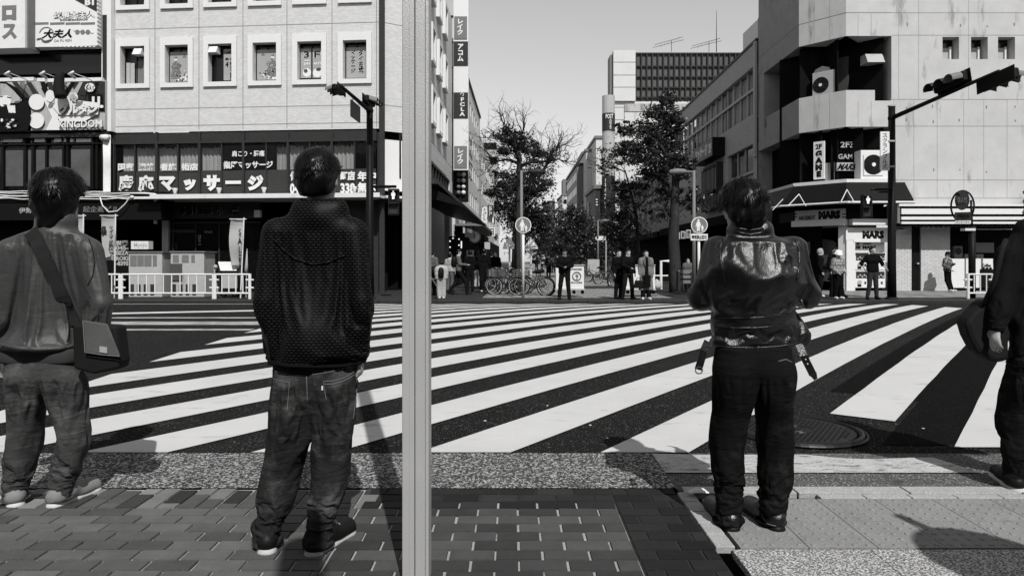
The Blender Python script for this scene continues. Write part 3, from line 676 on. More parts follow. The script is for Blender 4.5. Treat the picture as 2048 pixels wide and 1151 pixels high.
# ============================================================ left side of the shopping street
B = thing('sign_tower', 'tall white sign column with four stacked grey sign panels facing the crossing', 'sign tower', (-3.8, 45, 0))
PT = PL((-3.8, 45.0, 0), (1, 0, 0))
w = MB(); PT.box(w, 907, -120, 937, 340, -.35, 0); w.build('column', M_frame, B)
w = MB()
for y in (34, 85, 136, 186, 238, 290): PT.box(w, 899, y - 3, 907, y + 1, -.3, -.2); PT.box(w, 902, y - 3, 904, y + 4, -.3, -.2)
w.build('bracket', M_dgrey, B)
for t, y0, y1, m_, v, a, b in (('レイク', 33, 78, M_mgrey, 1, 914, 926), ('アコム', 83, 131, M_dgrey, 1, 915, 927), ('FCLA', 185, 236, M_dgrey, 1, 919, 930), ('レイク', 292, 336, M_mgrey, 1, 914, 927)):
    w = MB(); PT.box(w, 908.5 if m_ is M_mgrey else 907.5, y0, 934 if m_ is M_mgrey else 936, y1, -.02, .05); s_ = w.build('sign_panel', m_, B)
    PT.text(t, a, y0 + (5 if t != 'FCLA' else 10), b, y1 - (8 if t != 'FCLA' else 4), .05, M_clean, s_, .04, True)
    if t == 'FCLA': w = MB(); w.ring(PT.pt(924, 189.5, .06), PT.n, .1, .025, 14, 6, 0, 4.5); w.build('emblem', M_clean, s_)
B = thing('white_block_building', 'white narrow building behind the sign tower with handwritten style lettering down its wall', 'building', (-4, 58, 0))
P4 = PL((-4.146 + .0198 * (46 - 33.7), 46, 0), SD)
hol = []
for k in range(8):
    u = 6.0 + k * 2.35
    for z in (6.0, 8.6, 11.2, 13.8): hol.append((u, z, u + 1.0, z + 1.25))
w = MB(); P4.wall(w, .5, 0, 26, 16.4, hol, 0, .35); w.face([P4.at(.5, 16.4), P4.at(26, 16.4), P4.at(26, 16.4, -9), P4.at(.5, 16.4, -9)]); w.face([P4.at(.5, 0), P4.at(.5, 16.4), P4.at(.5, 16.4, -9), P4.at(.5, 0, -9)])
w.build('wall', mat('white_render', .62, .7, noise=.12, ns=1.5, stain=((1.5, 1.5, .4), .62, .3)), B)
w = MB(); P4.boxuz(w, .5, 16.2, 26, 16.45, 0, .12); w.build('parapet', M_black, B)
w = MB(); P4.boxuz(w, .5, 0, 26, 16, -.5, -.36); w.build('window_glass', M_dglass, B)
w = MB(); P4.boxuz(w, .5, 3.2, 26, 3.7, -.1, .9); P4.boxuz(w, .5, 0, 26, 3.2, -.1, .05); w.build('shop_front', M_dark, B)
for i, ch in enumerate('千山ビル'): P4.text(ch, 937.5, 277 + i * 23, 944.5, 291 + i * 23, .02, M_black, B, .03)
B = thing('pale_street_building', 'pale building farther along the left of the street half hidden by tree branches', 'building', (-3, 85, 0))
P5 = PL(P4.at(26.5, 0), SD); hol = []
for k in range(7):
    for z in (5.5, 8.5, 11.5): hol.append((2 + k * 4, z, 4 + k * 4, z + 1.5))
w = MB(); P5.wall(w, 0, 0, 32, 14.6, hol, 0, .4); w.face([P5.at(0, 14.6), P5.at(32, 14.6), P5.at(32, 14.6, -9), P5.at(0, 14.6, -9)]); w.build('wall', MC['white_render'], B)
w = MB(); P5.boxuz(w, 0, 0, 32, 14, -.6, -.45); w.build('window_glass', M_dglass, B)
w = MB(); P5.boxuz(w, 0, 0, 32, 3.4, -.1, .8); w.build('shop_front', M_dark, B)
B = thing('banded_apartment_block', 'distant grey apartment block with dark stacked balconies rising behind the bare tree', 'building', (-3, 125, 0))
w = MB(); w.abox(-12, 120, 0, -2.6, 132, 21.5); w.build('wall', M_mgrey, B)
w = MB()
for k in range(8): w.abox(-12, 119.2, 1.2 + k * 2.6, -2.4, 119.98, 2.4 + k * 2.6)
w.build('balcony', M_lgrey, B)
w = MB()
for k in range(8): w.abox(-12, 119.9, 2.45 + k * 2.6, -2.7, 119.97, 3.75 + k * 2.6)
w.build('window', M_black, B)
# awnings and shop signs along the left pavement
t = thing('street_awning', 'long black sloping awning over the dark shops on the left pavement', 'awning', FS.at(8, 3.8, 1))
w = MB(); w.prism([FS.at(1, 4.3, -.2), FS.at(1, 4.3, .9), FS.at(1, 3.55, 2.3), FS.at(1, 3.45, 2.3), FS.at(1, 4.1, -.2)], SD * 16); w.build('canopy_sheet', M_black, t)
w = MB(); P4.boxuz(w, 0, 3.6, 20, 3.75, .1, 2.0); w.build('tiled_edge', M_mgrey, t)
t = thing('hanging_shop_sign', 'dark square sign hanging out under the black awning on the left pavement', 'sign', W(936, 455, 47))
PZ = PL((0, 47, 0), (1, .25, 0)); w = MB(); PZ.box(w, 930, 438, 948, 474, -.1, .1); w.build('panel', M_dgrey, t); PZ.text('酒場', 934, 444, 945, 466, .1, M_mgrey, t, .03, True); w = MB(); PZ.box(w, 926, 438, 930, 466, -.1, .1); w.build('side', M_lgrey, t)
t = thing('round_shop_sign', 'round white face sign with grey rim above the crowd on the left pavement', 'sign', W(950, 472, 48))
PZ = PL((0, 48, 0), (1, .25, 0)); w = MB(); w.disc(PZ.pt(949, 473, .1), PZ.n, .42, .08, 26); w.build('disc', M_clean, t); w = MB(); w.ring(PZ.pt(949, 473, .18), PZ.n, .42, .05, 28, 6); w.tube([PZ.pt(938, 462, .2), PZ.pt(950, 470, .2), PZ.pt(948, 476, .2)], .06, 6); w.build('rim', M_mgrey, t)
def blade(label, px0, y0, px1, y1, D, s, m_, ml, vert=True, cat='sign'):
    t = thing('blade_sign', label, cat, W((px0 + px1) / 2, y1, D)); P = PL((0, D, 0), (1, 0, 0))
    w = MB(); P.box(w, px0, y0, px1, y1, -.15, 0); w.build('panel', m_, t)
    if s: P.text(s, px0 + (px1 - px0) * .2, y0 + (y1 - y0) * .1, px1 - (px1 - px0) * .2, y1 - (y1 - y0) * .1, .0, ml, t, .03, vert)
    return t
blade('white upright sign with cursive characters low on the left of the street', 964, 413, 974, 445, 62, 'うどん', M_clean, M_black)
blade('dark upright sign with pale characters beside the cursive white one', 976, 410, 986, 434, 63, '居酒屋', M_dgrey, M_clean)
blade('small white sign with two black characters under the dark upright one', 975.5, 434, 987.5, 445, 63.5, '千登', M_clean, M_black, False)
blade('square white sign with a black emblem on the left of the street', 978, 455, 990, 472, 58, '日', M_clean, M_black)
blade('small white notice hanging over the heads of the left crowd', 969, 484, 980, 498, 46, '', M_lgrey, M_black)
blade('lit white food picture panel behind the left crowd', 933, 500, 947, 514, 42, '', M_clean, M_black)
blade('tall thin white sign far down the left of the street', 990, 425, 1000, 470, 84, '', M_lgrey, M_black)
t = thing('lantern_column', 'column of round white lanterns on a dark frame below the sign tower', 'lantern frame', W(925, 400, 46))
w = MB(); w.cbox(W(922, 370, 46.2), 1.0, .3, 2.3); w.build('frame', M_black, t)
for r in range(4):
    for c_ in range(2): w = MB(); w.sphere(W(917 + c_ * 10, 349 + r * 12, 45.9), .15, 10, 8); w.build('lantern', M_clean if c_ else M_mgrey, t, True)
t = thing('lit_menu_board', 'dark menu board dotted with small white lights on the left shop front', 'menu board', W(908, 500, 36))
PZ = PL((0, 36, 0), (1, .3, 0)); w = MB(); PZ.box(w, 899, 472, 922, 520, -.1, 0); w.build('board', M_black, t)
w = MB()
for px, py in ((900, 482), (900, 494), (900, 506), (906, 476), (918, 478), (918, 490)): w.sphere(PZ.pt(px, py, .05), .04, 6, 5)
PZ.box(w, 922, 482, 924, 496, 0, .06); w.build('bulb', emis('lamp_light', .8, 1.0), t)

for x0, x1, lb in ((-75, -27, 'plain pale block continuing the shop row beyond the signboard building'), (40, 80, 'plain pale block continuing the row beyond the concrete corner building')):  # unseen blocks with a dark band, added to block low sky
    t = thing('side_sky_blocker', lb, 'building', ((x0 + x1) / 2, 30, 0)); w = MB(); w.abox(x0, 28.5, 0, x1, 44, 17); w.build('wall', M_lgrey, t); w = MB(); w.abox(x0 + 1, 28.42, 3.4, x1 - 1, 28.47, 4.2); w.build('sign_band', M_dgrey, t)
# ============================================================ RIGHT CORNER: concrete building with chamfered corner
a0, a1, a2 = Vector((12.57, 34.8, 0)), Vector((12.55, 29.85, 0)), Vector((13.9, 28.4, 0))
RA, RB, RC = PL(a0, a1 - a0), PL(a1, a2 - a1), PL(a2, (1, 0, 0))
LA, LB = (a1 - a0).length, (a2 - a1).length
B = thing('concrete_corner_building', 'weathered concrete corner building with a deep balcony slot and small square windows', 'building', (16, 29, 0))
w = MB(); w1 = 1.89                                  # balcony slot ends at px 1783
hol = []
for (xa, xb) in ((1885, 1918), (1942, 1975.5), (1996, 2030)):
    hol.append((RC.uz(xa, 95)[0], RC.uz(95, 118.5)[1], RC.uz(xb, 95)[0], RC.uz(95, 74)[1]))
RC.wall(w, w1, 2.8, 22, 16, hol, 0, .45)
RC.wall(w, 0, 10.59, w1, 16, [], 0); RB.wall(w, 0, 10.59, LB, 16, [], 0)
RC.wall(w, 0, 6.82, 1.2, 8.34, [], 0); RC.wall(w, 1.2, 6.82, w1, 7.9, [], 0); RB.wall(w, 0, 6.82, LB, 8.34, [], 0)
for P, u0_, u1_, z in ((RC, 0, 1.2, 8.34), (RC, 1.2, w1, 7.9), (RB, 0, LB, 8.34)): w.face([P.at(u0_, z), P.at(u1_, z), P.at(u1_, z, -.16), P.at(u0_, z, -.16)])
for P, u1_ in ((RC, w1), (RB, LB)): w.face([P.at(0, 10.59), P.at(0, 10.59, -2), P.at(u1_, 10.59, -2), P.at(u1_, 10.59)]); w.face([P.at(0, 6.82), P.at(0, 6.82, -2), P.at(u1_, 6.82, -2), P.at(u1_, 6.82)])
w.face([RC.at(w1, 3.6), RC.at(w1, 3.6, -2), RC.at(w1, 10.59, -2), RC.at(w1, 10.59)])
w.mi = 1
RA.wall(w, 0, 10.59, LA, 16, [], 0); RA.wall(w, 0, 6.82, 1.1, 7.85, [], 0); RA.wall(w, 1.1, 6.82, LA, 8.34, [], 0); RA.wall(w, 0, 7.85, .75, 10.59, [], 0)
w.face([RA.at(.75, 7.85), RA.at(.75, 10.59), RA.at(.75, 10.59, -1.5), RA.at(.75, 7.85, -1.5)]); w.face([RA.at(1.1, 7.85), RA.at(1.1, 8.34), RA.at(1.1, 8.34, -.16), RA.at(1.1, 7.85, -.16)])
w.face([RA.at(0, 10.59), RA.at(0, 10.59, -2), RA.at(LA, 10.59, -2), RA.at(LA, 10.59)]); w.face([RA.at(0, 6.82), RA.at(0, 6.82, -2), RA.at(LA, 6.82, -2), RA.at(LA, 6.82)])
w.face([RA.at(0, 0), RA.at(0, 16), RA.at(0, 16, -6), RA.at(0, 0, -6)])
w.mi = 2                                             # panel joints
for z in (11.55, 10.62, 7.95, 6.84, 4.6, 3.85): RC.boxuz(w, w1 + .02, z - .01, 22, z + .01, -.002, .003)
RC.boxuz(w, 0, 11.54, w1, 11.57, -.002, .003); RB.boxuz(w, 0, 11.54, LB, 11.57, -.002, .003); RA.boxuz(w, 0, 11.54, LA, 11.57, -.002, .003)
u = w1 + .1; k = 0
while u < 20:
    for z0, z1 in ((10.63, 14), (7.96, 10.61), (6.85, 7.94), (3.86, 6.83)):
        uu = u + (.2 if z0 > 7 else 0)
        if not any(h[0] - .05 < uu < h[2] + .05 for h in hol) or z1 < 8: RC.boxuz(w, uu - .006, z0, uu + .006, z1, -.001, .0025)
    u += .83 + .14 * ((k * 7) % 3); k += 1
for u in (.5, 1.05): RC.boxuz(w, u - .006, 6.83, u + .006, 7.88, -.001, .0025); RC.boxuz(w, u - .006, 10.6, u + .006, 11.5, -.001, .0025)
for u in (.66, 1.32): RB.boxuz(w, u - .006, 6.83, u + .006, 8.33, -.001, .0025); RB.boxuz(w, u - .006, 10.6, u + .006, 14, -.001, .0025)
for k in range(26):                                  # bolt holes and rust marks
    u, z = w1 + .6 + (k % 9) * 1.12 + rnd.uniform(-.05, .05), (11.0, 7.55, 6.98, 4.95)[k % 4] + rnd.uniform(-.06, .06)
    RC.boxuz(w, u, z, u + .05, z + rnd.uniform(.05, .14), -.002, .004)
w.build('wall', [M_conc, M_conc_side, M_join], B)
for h in hol:
    q = MB()
    RC.boxuz(q, h[0], h[1], h[2], h[3], -.46, -.44); s_ = q.build('window', M_lgrey, B)
    q = MB(); RC.boxuz(q, h[2] - .16, h[1], h[2] - .08, h[3] - .3, -.44, -.36); q.build('sash', M_white, s_); q = MB(); RC.boxuz(q, h[0], h[3] - .32, h[2], h[3], -.44, -.43); q.build('upper_pane', M_dglass, s_)
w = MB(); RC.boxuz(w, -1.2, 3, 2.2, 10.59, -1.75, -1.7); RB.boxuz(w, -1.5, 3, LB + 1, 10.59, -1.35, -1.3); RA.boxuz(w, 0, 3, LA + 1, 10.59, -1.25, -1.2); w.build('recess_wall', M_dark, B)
w = MB(); RB.boxuz(w, .9, 7.0, 1.6, 10.1, -1.29, -1.24); w.build('balcony_door', M_post2, B)
w = MB(); RC.boxuz(w, .5, 8.2, .62, 9.6, -1.6, -1.5); RC.boxuz(w, .75, 8.35, .82, 9.4, -1.2, -1.14); RC.boxuz(w, .6, 8.34, .8, 8.42, -1.2, -1.1); w.build('balcony_post', M_lgrey, B)
w = MB(); RC.box(w, 1735, 85, 1783, 200, -1.65, -1.6); w.build('balcony_panel', M_black, B)
w = MB(); q = [RC.at(u, z, d) for u, z, d in ((.9, 9.5, -.6), (.9, 9.9, -.6), (.9, 9.9, -.2), (.9, 9.5, .02))]; w.prism(q, RC.u * .72); w.build('exhaust_hood', M_lgrey, B)
w = MB(); c = RB.at(.62, 8.5, -.7); w.disc(RB.at(.75, 9.35, -.9), RB.n, .42, .3, 8, .36); w.build('duct_hood', M_lgrey, B)
w = MB(); RB.boxuz(w, .08, 8.0, .42, 9.3, -1.0, -.95); w.build('balcony_screen', M_lgrey, B)
def condenser(label, P, u0_, z0_, wd_, ht, d0, d1, style=0):
    t = thing('air_conditioner', label, 'air conditioner', P.at(u0_ + wd_ / 2, z0_, (d0 + d1) / 2), 'outdoor cooling units')
    q = MB(); P.boxuz(q, u0_, z0_, u0_ + wd_, z0_ + ht, d0, d1); q.build('casing', M_clean if style else M_lgrey, t, bevel=.02)
    q = MB(); c = P.at(u0_ + wd_ * (.46 if style else .38), z0_ + ht * (.5 if style else .46), d1 - .03); r = min(wd_, ht) * .36
    q.disc(c, P.n, r, .04, 28); q.build('fan_grille', M_black, t)
    q = MB()
    for k in range(5): q.ring(c + P.n * .045, P.n, r * (.25 + .17 * k), .006, 24, 4)
    for k in range(8): a = k * math.pi / 4; q.tube([c + P.n * .045, c + P.n * .045 + P.u * math.cos(a) * r + UP * math.sin(a) * r], .006, 4)
    q.build('grille', M_dgrey, t); q = MB(); q.disc(c + P.n * .05, P.n, r * .2, .02, 14); q.build('fan_hub', M_clean, t)
    if style: q = MB(); s_ = r * 1.12; [P.boxuz(q, a, b, c_, e, d1, d1 + .02) for a, b, c_, e in ((u0_ + .1, z0_ + .16, u0_ + .13, z0_ + ht - .2), (u0_ + .1, z0_ + .13, u0_ + wd_ - .24, z0_ + .16))]; q.build('guard_bar', M_lgrey, t)
    return t
condenser('grey air conditioner with a round dark fan on the upper balcony', RB, .45, 8.34, .95, 1.05, -.7, -.3)
# second floor signs
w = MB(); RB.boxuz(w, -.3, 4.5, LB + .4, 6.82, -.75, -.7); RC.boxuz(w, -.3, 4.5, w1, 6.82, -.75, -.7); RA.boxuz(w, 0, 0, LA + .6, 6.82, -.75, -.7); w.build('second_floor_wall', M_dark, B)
w = MB(); RB.boxuz(w, -.1, 4.48, LB + .1, 4.62, -.7, .25); RC.boxuz(w, -.1, 4.482, w1, 4.618, -.7, .25); RA.boxuz(w, 1.0, 4.484, LA, 4.616, -.7, .25); w.build('white_ledge', M_white, B)
w = MB(); RB.box(w, 1650, 325, 1671, 362, -.45, -.35); w.build('door_panel', M_lgrey, B)
w = MB(); RC.box(w, 1674, 325, 1713, 341, -.45, -.35); w.build('sign_strip', M_lgrey, B); RC.text('MARS', 1677, 327, 1712, 340, -.35, M_black, B, .05, italic=.2)
RC.text('2F3F', 1681, 283, 1717, 295, -.5, M_lgrey, B, .02); RC.text('GAME', 1676, 308, 1713, 318, -.5, M_lgrey, B, .02)
t = thing('game_sign', 'upright pale sign with GAME in stacked black capitals under the balcony', 'sign', RB.pt(1638, 357, .1))
w = MB(); RB.box(w, 1627, 283, 1648, 358, -.12, .0); w.build('panel', M_clean, t); RB.text('GAME', 1630, 301, 1645, 354, .0, M_black, t, .08, True); RB.text('2F', 1631, 288, 1644, 298, .0, M_black, t, .04)
condenser('large white air conditioner on the ledge beside the scramble crossing sign', RC, RC.uz(1719, 330)[0], 4.63, 1.15, 1.2, -.5, .1, 1)
# dark shop awning and fascia
t = thing('game_centre_awning', 'dark sloping metal awning with white stay bars above the corner game arcade', 'awning', RB.at(.7, 3.7, .8))
def off(d): # outline of the corner pushed out by d
    return [RA.at(.8, 0, d), a1 + (RA.n + RB.n).normalized() * d * 1.06, a2 + (RB.n + RC.n).normalized() * d * 1.06, RC.at(2.3, 0, d)]
w = MB(); i_, o_ = off(.25), off(.95)
for k in range(3):
    A, B_, C_, D_ = i_[k], i_[k + 1], o_[k + 1], o_[k]
    w.face([A + UP * 4.48, B_ + UP * 4.48, C_ + UP * 3.62, D_ + UP * 3.62]); w.face([A + UP * 4.40, B_ + UP * 4.40, C_ + UP * 3.54, D_ + UP * 3.54])
w.build('awning_sheet', M_black, t)
w = MB()
for k in range(3): w.tube([o_[k] + UP * 3.6, o_[k + 1] + UP * 3.6], .05, 6)
w.build('gutter_edge', M_white, t)
w = MB()
for P, x, y in ((RB, 1598, 388), (RC, 1694, 379)):
    for dx in (-22, 14) if P is RB else (-12, 14): w.tube([W(x, y, 27.6 if P is RC else 28.5), W(x + dx, y + 24, 27.3 if P is RC else 28.2)], .018, 5)
w.tube([W(1566, 398, 29), W(1545, 420, 28.6)], .014, 5); w.build('stay_bar', M_clean, t)
t = thing('game_arcade', 'corner game arcade with MARS fascia, white pillars and lit capsule toy shelves', 'shop', RB.at(.7, 0, -.2))
w = MB(); RB.boxuz(w, -.12, 2.98, LB, 3.42, .0, .12); RC.box(w, 1692, 455, 1777, 480, -.1, .05); w.build('fascia', M_clean, t)
w = MB(); RA.boxuz(w, 3, 2.98, LA - .14, 3.42, -.1, .1); w.build('dark_fascia', M_black, t); w = MB(); RC.boxuz(w, .06, 2.98, w1, 3.5, -.1, .05); w.build('dark_fascia', M_black, t)
w = MB(); RB.boxuz(w, -.2, 2.72, LB + .05, 2.97, -.05, .32); RC.boxuz(w, 0.12, 2.722, w1 + .05, 2.968, -.05, .32); w.build('white_band', M_white, t)
RB.text('MARS', 1637, 421, 1681, 438, .12, M_black, t, .09); RB.text('AMUSEMENT', 1597, 431, 1631, 440, .12, M_dgrey, t, .03)
w = MB()
for x0, x1 in ((1585, 1594), (1684, 1691)):
    for y in (427, 433): RB.box(w, x0, y, x1, y + 2.4, .1, .125)
w.build('rule', M_black, t)
RC.text('MARS', 1725, 461, 1768, 477, .05, M_black, t, .07)
w = MB(); RB.boxuz(w, LB - .32, 0, LB - .02, 2.71, -.3, -.02); RC.boxuz(w, .0, 0, .36, 2.45, -.25, .04); w.build('pillar', M_clean, t)
w = MB(); RB.boxuz(w, -.4, 0, LB, 2.7, -1.6, -1.5); RC.boxuz(w, .36, 0, w1, 2.4, -.75, -.7); w.build('back_wall', M_dark, t)
w = MB(); RC.box(w, 1708, 480, 1777, 484, -.1, .06); RC.box(w, 1708, 483, 1769, 504, -.3, -.25); RC.box(w, 1709, 505, 1772, 511, -.4, .0); w.build('sign_shelf', M_clean, t)
RC.text('AMUSEMENT', 1725, 486, 1743, 489, -.25, M_black, t, .02); RC.text('MARS', 1725, 491, 1752, 498, -.25, M_black, t, .06); RC.text('3F', 1713, 485, 1719, 490, -.25, M_black, t, .05); RC.text('GAME', 1709, 491, 1721, 498, -.25, M_black, t, .05)
w = MB(); pr_ = [(-.1, 2.05), (.25, 2.15), (.7, 2.2), (1.1, 2.12), (1.25, 2.0), (1.25, 1.55), (-.1, 1.55)]; w.prism([RB.at(u, z, -.9) for u, z in pr_], RB.n * .05); w.build('back_awning', M_mgrey, t)
# capsule toy machines
def capsule(label, P, u, z0_, d):
    t = thing('capsule_toy_machine', label, 'vending machine', P.at(u, z0_, d), 'capsule toy machines at the arcade')
    q = MB(); P.boxuz(q, u - .29, z0_, u + .29, z0_ + .72, d - .4, d); q.build('body', M_clean, t, bevel=.015)
    q = MB(); P.boxuz(q, u - .25, z0_ + .4, u + .25, z0_ + .68, d - .05, d + .006); q.build('display_window', M_dgrey, t)
    q = MB(); [q.sphere(P.at(u - .18 + .09 * k, z0_ + .46 + .06 * (k % 2), d + .01), .045, 8, 6) for k in range(5)]; q.build('capsules', M_lgrey, t, True)
    q = MB(); q.disc(P.at(u - .1, z0_ + .24, d), P.n, .085, .03, 16); q.build('dial', M_lgrey, t); q = MB(); P.boxuz(q, u - .19, z0_ + .05, u - .03, z0_ + .14, d, d + .012); P.boxuz(q, u + .1, z0_ + .16, u + .17, z0_ + .26, d, d + .01); q.build('chute', M_black, t)
for i, (P, px, z0_, d, lb) in enumerate(((RC, 1724, .12, .0, 'white capsule toy machine in the bottom row beside the corner pillar'), (RC, 1757, .12, .0, 'white capsule toy machine in the bottom row nearest the signal pole'), (RC, 1724, .86, .0, 'white capsule toy machine in the upper row beside the corner pillar'), (RC, 1757, .86, .0, 'white capsule toy machine in the upper row nearest the signal pole'),
        (RB, 1640, .35, -.9, 'capsule toy machine low in the angled recess beside the jacket man'), (RB, 1664, .35, -.9, 'capsule toy machine low in the angled recess beside the checked shirt'), (RB, 1640, 1.1, -.9, 'capsule toy machine higher in the angled recess beside the jacket man'), (RB, 1664, 1.1, -.9, 'capsule toy machine higher in the angled recess above the checked shirt'))):
    capsule(lb, P, P.uz(px, 540, d)[0], z0_, d)
# noodle shop side: glazed brick, door, counter, striped fascia
t = thing('corner_cafe', 'cafe front of white glazed bricks with a dark door, pale counter panels and striped fascia', 'shop front', RC.at(6, 0, 0))
w = MB(); RC.box(w, 1790, 452, 1823, 583, -.3, .03); RC.box(w, 1842, 440, 1900, 583, -.3, .0); w.build('brick_wall', M_wbrick, t)
w = MB(); RC.box(w, 1823, 440, 1842, 583, -.3, -.08); dr = w.build('door', M_black, t); w = MB(); RC.box(w, 1835, 525, 1838.5, 528, -.08, .02); w.build('handle', M_lgrey, dr)
w = MB(); RC.box(w, 1900, 440, 2200, 583, -.6, -.5); w.build('back_wall', M_dark, t)
w = MB()
for a, b in ((1901, 1929), (1932, 1943), (1947, 1962), (1966, 1990), (1994, 2030), (2034, 2090)): RC.box(w, a, 517, b, 575, -.2, -.02)
w.build('counter_panel', M_clean, t)
w = MB(); RC.box(w, 1900, 575, 2100, 583, -.3, -.1); RC.box(w, 1962, 538, 1990, 575, -.02, .04); w.build('plinth', M_black, t)
w = MB(); RC.box(w, 1909, 492, 1925, 516, -.5, -.3); RC.box(w, 1930, 508, 1948, 517, -.5, -.28); RC.box(w, 1953, 508, 1967, 517, -.5, -.28); RC.box(w, 1950, 485, 1988, 505, -.5, -.4); w.build('menu_poster', M_mgrey, t)
w = MB(); w.sphere(RC.pt(1917, 502, -.29), .15, 10, 7, (1, .1, 1)); w.build('poster_print', M_dgrey, t)
RC.text('Coffee', 1964, 527, 1982, 533, -.0, M_black, t, .02)
for k in range(3): w = MB(); w.disc(RC.pt(1967 + k * 7, 537, .0), RC.n, .06, .01, 12); w.build('emblem', M_black, t)
w = MB(); RC.box(w, 1798, 408, 2060, 412, -.05, .95); RC.box(w, 1803, 417, 2060, 428, .80, .9); RC.box(w, 1803, 433, 2060, 439, .80, .9); RC.box(w, 1803, 443, 2060, 447.5, .80, .9); w.build('fascia_stripe', M_clean, t)
w = MB(); RC.box(w, 1803, 412, 2060, 447, .74, .80); RC.box(w, 1803, 447, 2060, 451, -.05, .78); w.build('fascia', M_black, t)
w = MB(); q = RC.uz(1830, 450, .8)[0]
for k in range(40): RC.boxuz(w, q + k * .2, 2.6, q + k * .2 + .12, 2.72, .78, .8)
w.build('valance', M_black, t)
w = MB(); RC.box(w, 1795, 405, 1800, 446, .1, .9); RC.box(w, 1797, 436, 1812, 452, .03, .3); w.build('meter_box', M_mgrey, t)
w = MB(); RC.box(w, 1797, 459, 1813, 462, .03, .2); RC.box(w, 1955, 457.5, 2040, 459, -.3, -.2); w.build('lamp_strip', M_clean, t)
# ============================================================ brick office building along the right of the street
B = thing('brick_office_building', 'long brick office building with curtained ribbon windows on the right of the street', 'building', (13, 44, 0))
RO = PL(Vector((12.57, 34.9, 0)) + SD * 19, -SD); LO = 18.9; U = lambda px, y=300: RO.uz(px, y)[0]
w = MB(); b1 = (1.0, 8.9, LO - .45, 11.37); b2 = (LO - 5.1, 4.6, LO - .5, 7.35)
RO.wall(w, 0, 3.6, LO, 12.55, [b1, b2], 0, .35); w.face([RO.at(0, 12.55), RO.at(LO, 12.55), RO.at(LO, 12.55, -9), RO.at(0, 12.55, -9)]); w.build('wall', M_obrick, B)
w = MB(); RO.boxuz(w, -.05, 12.53, LO, 12.66, -.2, .06); w.build('coping', M_dgrey, B)
w = MB(); RO.boxuz(w, .5, 3, LO, 11.6, -1.3, -1.25); w.build('inner_wall', M_dark, B)
for (u0_, z0_, u1_, z1_), zm, st in ((b1, 10.29, 1.22), (b2, 5.95, 1.35)):
    w = MB(); q = u0_
    while q < u1_ + .01: RO.boxuz(w, q - .05, z0_, q + .05, z1_, -.3, -.16); q += st
    RO.boxuz(w, u0_, zm - .07, u1_, zm + .07, -.28, -.12); f_ = w.build('window_frame', M_lgrey, B)
    w = MB(); RO.boxuz(w, u0_, z0_, u1_, z1_, -.24, -.23); w.build('pane', M_glass if z0_ > 8 else M_dglass, f_)
    if z0_ > 8:
        q = u0_ + .05; k = 0
        while q < u1_:
            if k % 7 != 2: w = MB(); RO.boxuz(w, q + .06, z0_, q + .52, z1_, -.42, -.40); RO.boxuz(w, q + .56, z0_, q + 1.1, z1_, -.44, -.42); w.build('blind', M_lgrey, f_)
            q += st; k += 1
w = MB(); RO.boxuz(w, LO - .28, 6.6, LO, 12.5, .0, .12); w.build('pilaster', M_lgrey, B)
w = MB(); RO.boxuz(w, 0, 0, LO, 3.6, -.3, .0); RO.boxuz(w, 0, 3.2, LO, 3.7, 0, 1.3); w.build('shop_front', M_dark, B)
t = thing('massage_box_sign', 'grey box sign with white katakana projecting from the brick office building', 'sign', RO.at(LO - 8, 7.6, .3))
w = MB(); RO.boxuz(w, LO - 10.4, 7.5, LO - 5.6, 8.6, .02, .75); w.build('cabinet', M_black, t); w = MB(); RO.boxuz(w, LO - 10.35, 7.55, LO - 5.65, 8.55, .75, .77); w.build('face', M_mgrey, t)
RO.textuz('マッサージ', LO - 9.6, 7.7, LO - 6.7, 8.4, .77, M_clean, t, .05); RO.textuz('2F', LO - 6.4, 7.75, LO - 5.8, 8.3, .77, M_clean, t, .05)
t = thing('bay_window', 'old barred bay window with hanging blinds below the massage sign', 'bay window', RO.at(LO - 7.5, 4.5, .3))
w = MB(); RO.boxuz(w, LO - 9.5, 4.4, LO - 6.0, 7.2, .02, .4); w.build('box', M_dgrey, t); w = MB(); RO.boxuz(w, LO - 9.3, 5.6, LO - 6.2, 6.9, .4, .42); RO.boxuz(w, LO - 9.3, 4.5, LO - 6.2, 5.3, .4, .41); w.build('blind', M_lgrey, t)
w = MB(); [RO.boxuz(w, LO - 9.3 + .3 * k, 4.4, LO - 9.26 + .3 * k, 7.1, .42, .46) for k in range(11)]; RO.boxuz(w, LO - 9.4, 5.4, LO - 6.1, 5.5, .42, .6); w.build('bar', M_black, t)
t = thing('rooftop_box', 'small white rooftop box on the brick office roof beside the concrete wall', 'rooftop unit', (13.6, 38, 12.6))
w = MB(); w.abox(13.2, 36.5, 12.55, 14.6, 39, 14.2); w.build('casing', M_white, t); w = MB(); w.abox(13.15, 36.4, 12.55, 13.3, 36.49, 14.2); w.build('end_panel', M_mgrey, t)
# ============================================================ large white building with louvred roof screen
B = thing('department_store', 'large white panelled building with a dark louvred roof screen above the street trees', 'building', (18, 96, 0))
PW = PL((0, 96, 0), (1, 0, 0)); xl = X_at(1229, 96)
w = MB(); w.abox(xl, 96, 0, 46, 99, 23.6); w.abox(xl - .2, 95.6, 23.61, X_at(1270, 96), 99, 30.7); w.abox(X_at(1270, 96) + .01, 97.2, 23.61, 46, 101, 30.4)
w.mi = 1
for z in (25.5, 27.2, 29.0): w.abox(xl - .2, 95.57, z, X_at(1270, 96), 95.6, z + .06)
for y in (215, 240, 265, 290, 320): z = Z_at(y, 96); w.abox(xl, 95.97, z, X_at(1248, 96), 96, z + .06)
w.abox(X_at(1248, 96), 95.96, 0, X_at(1248, 96) + .08, 96, 23)
w.mi = 2; w.abox(X_at(1249, 96), 95.9, 22.2, 46, 95.999, 23.3)
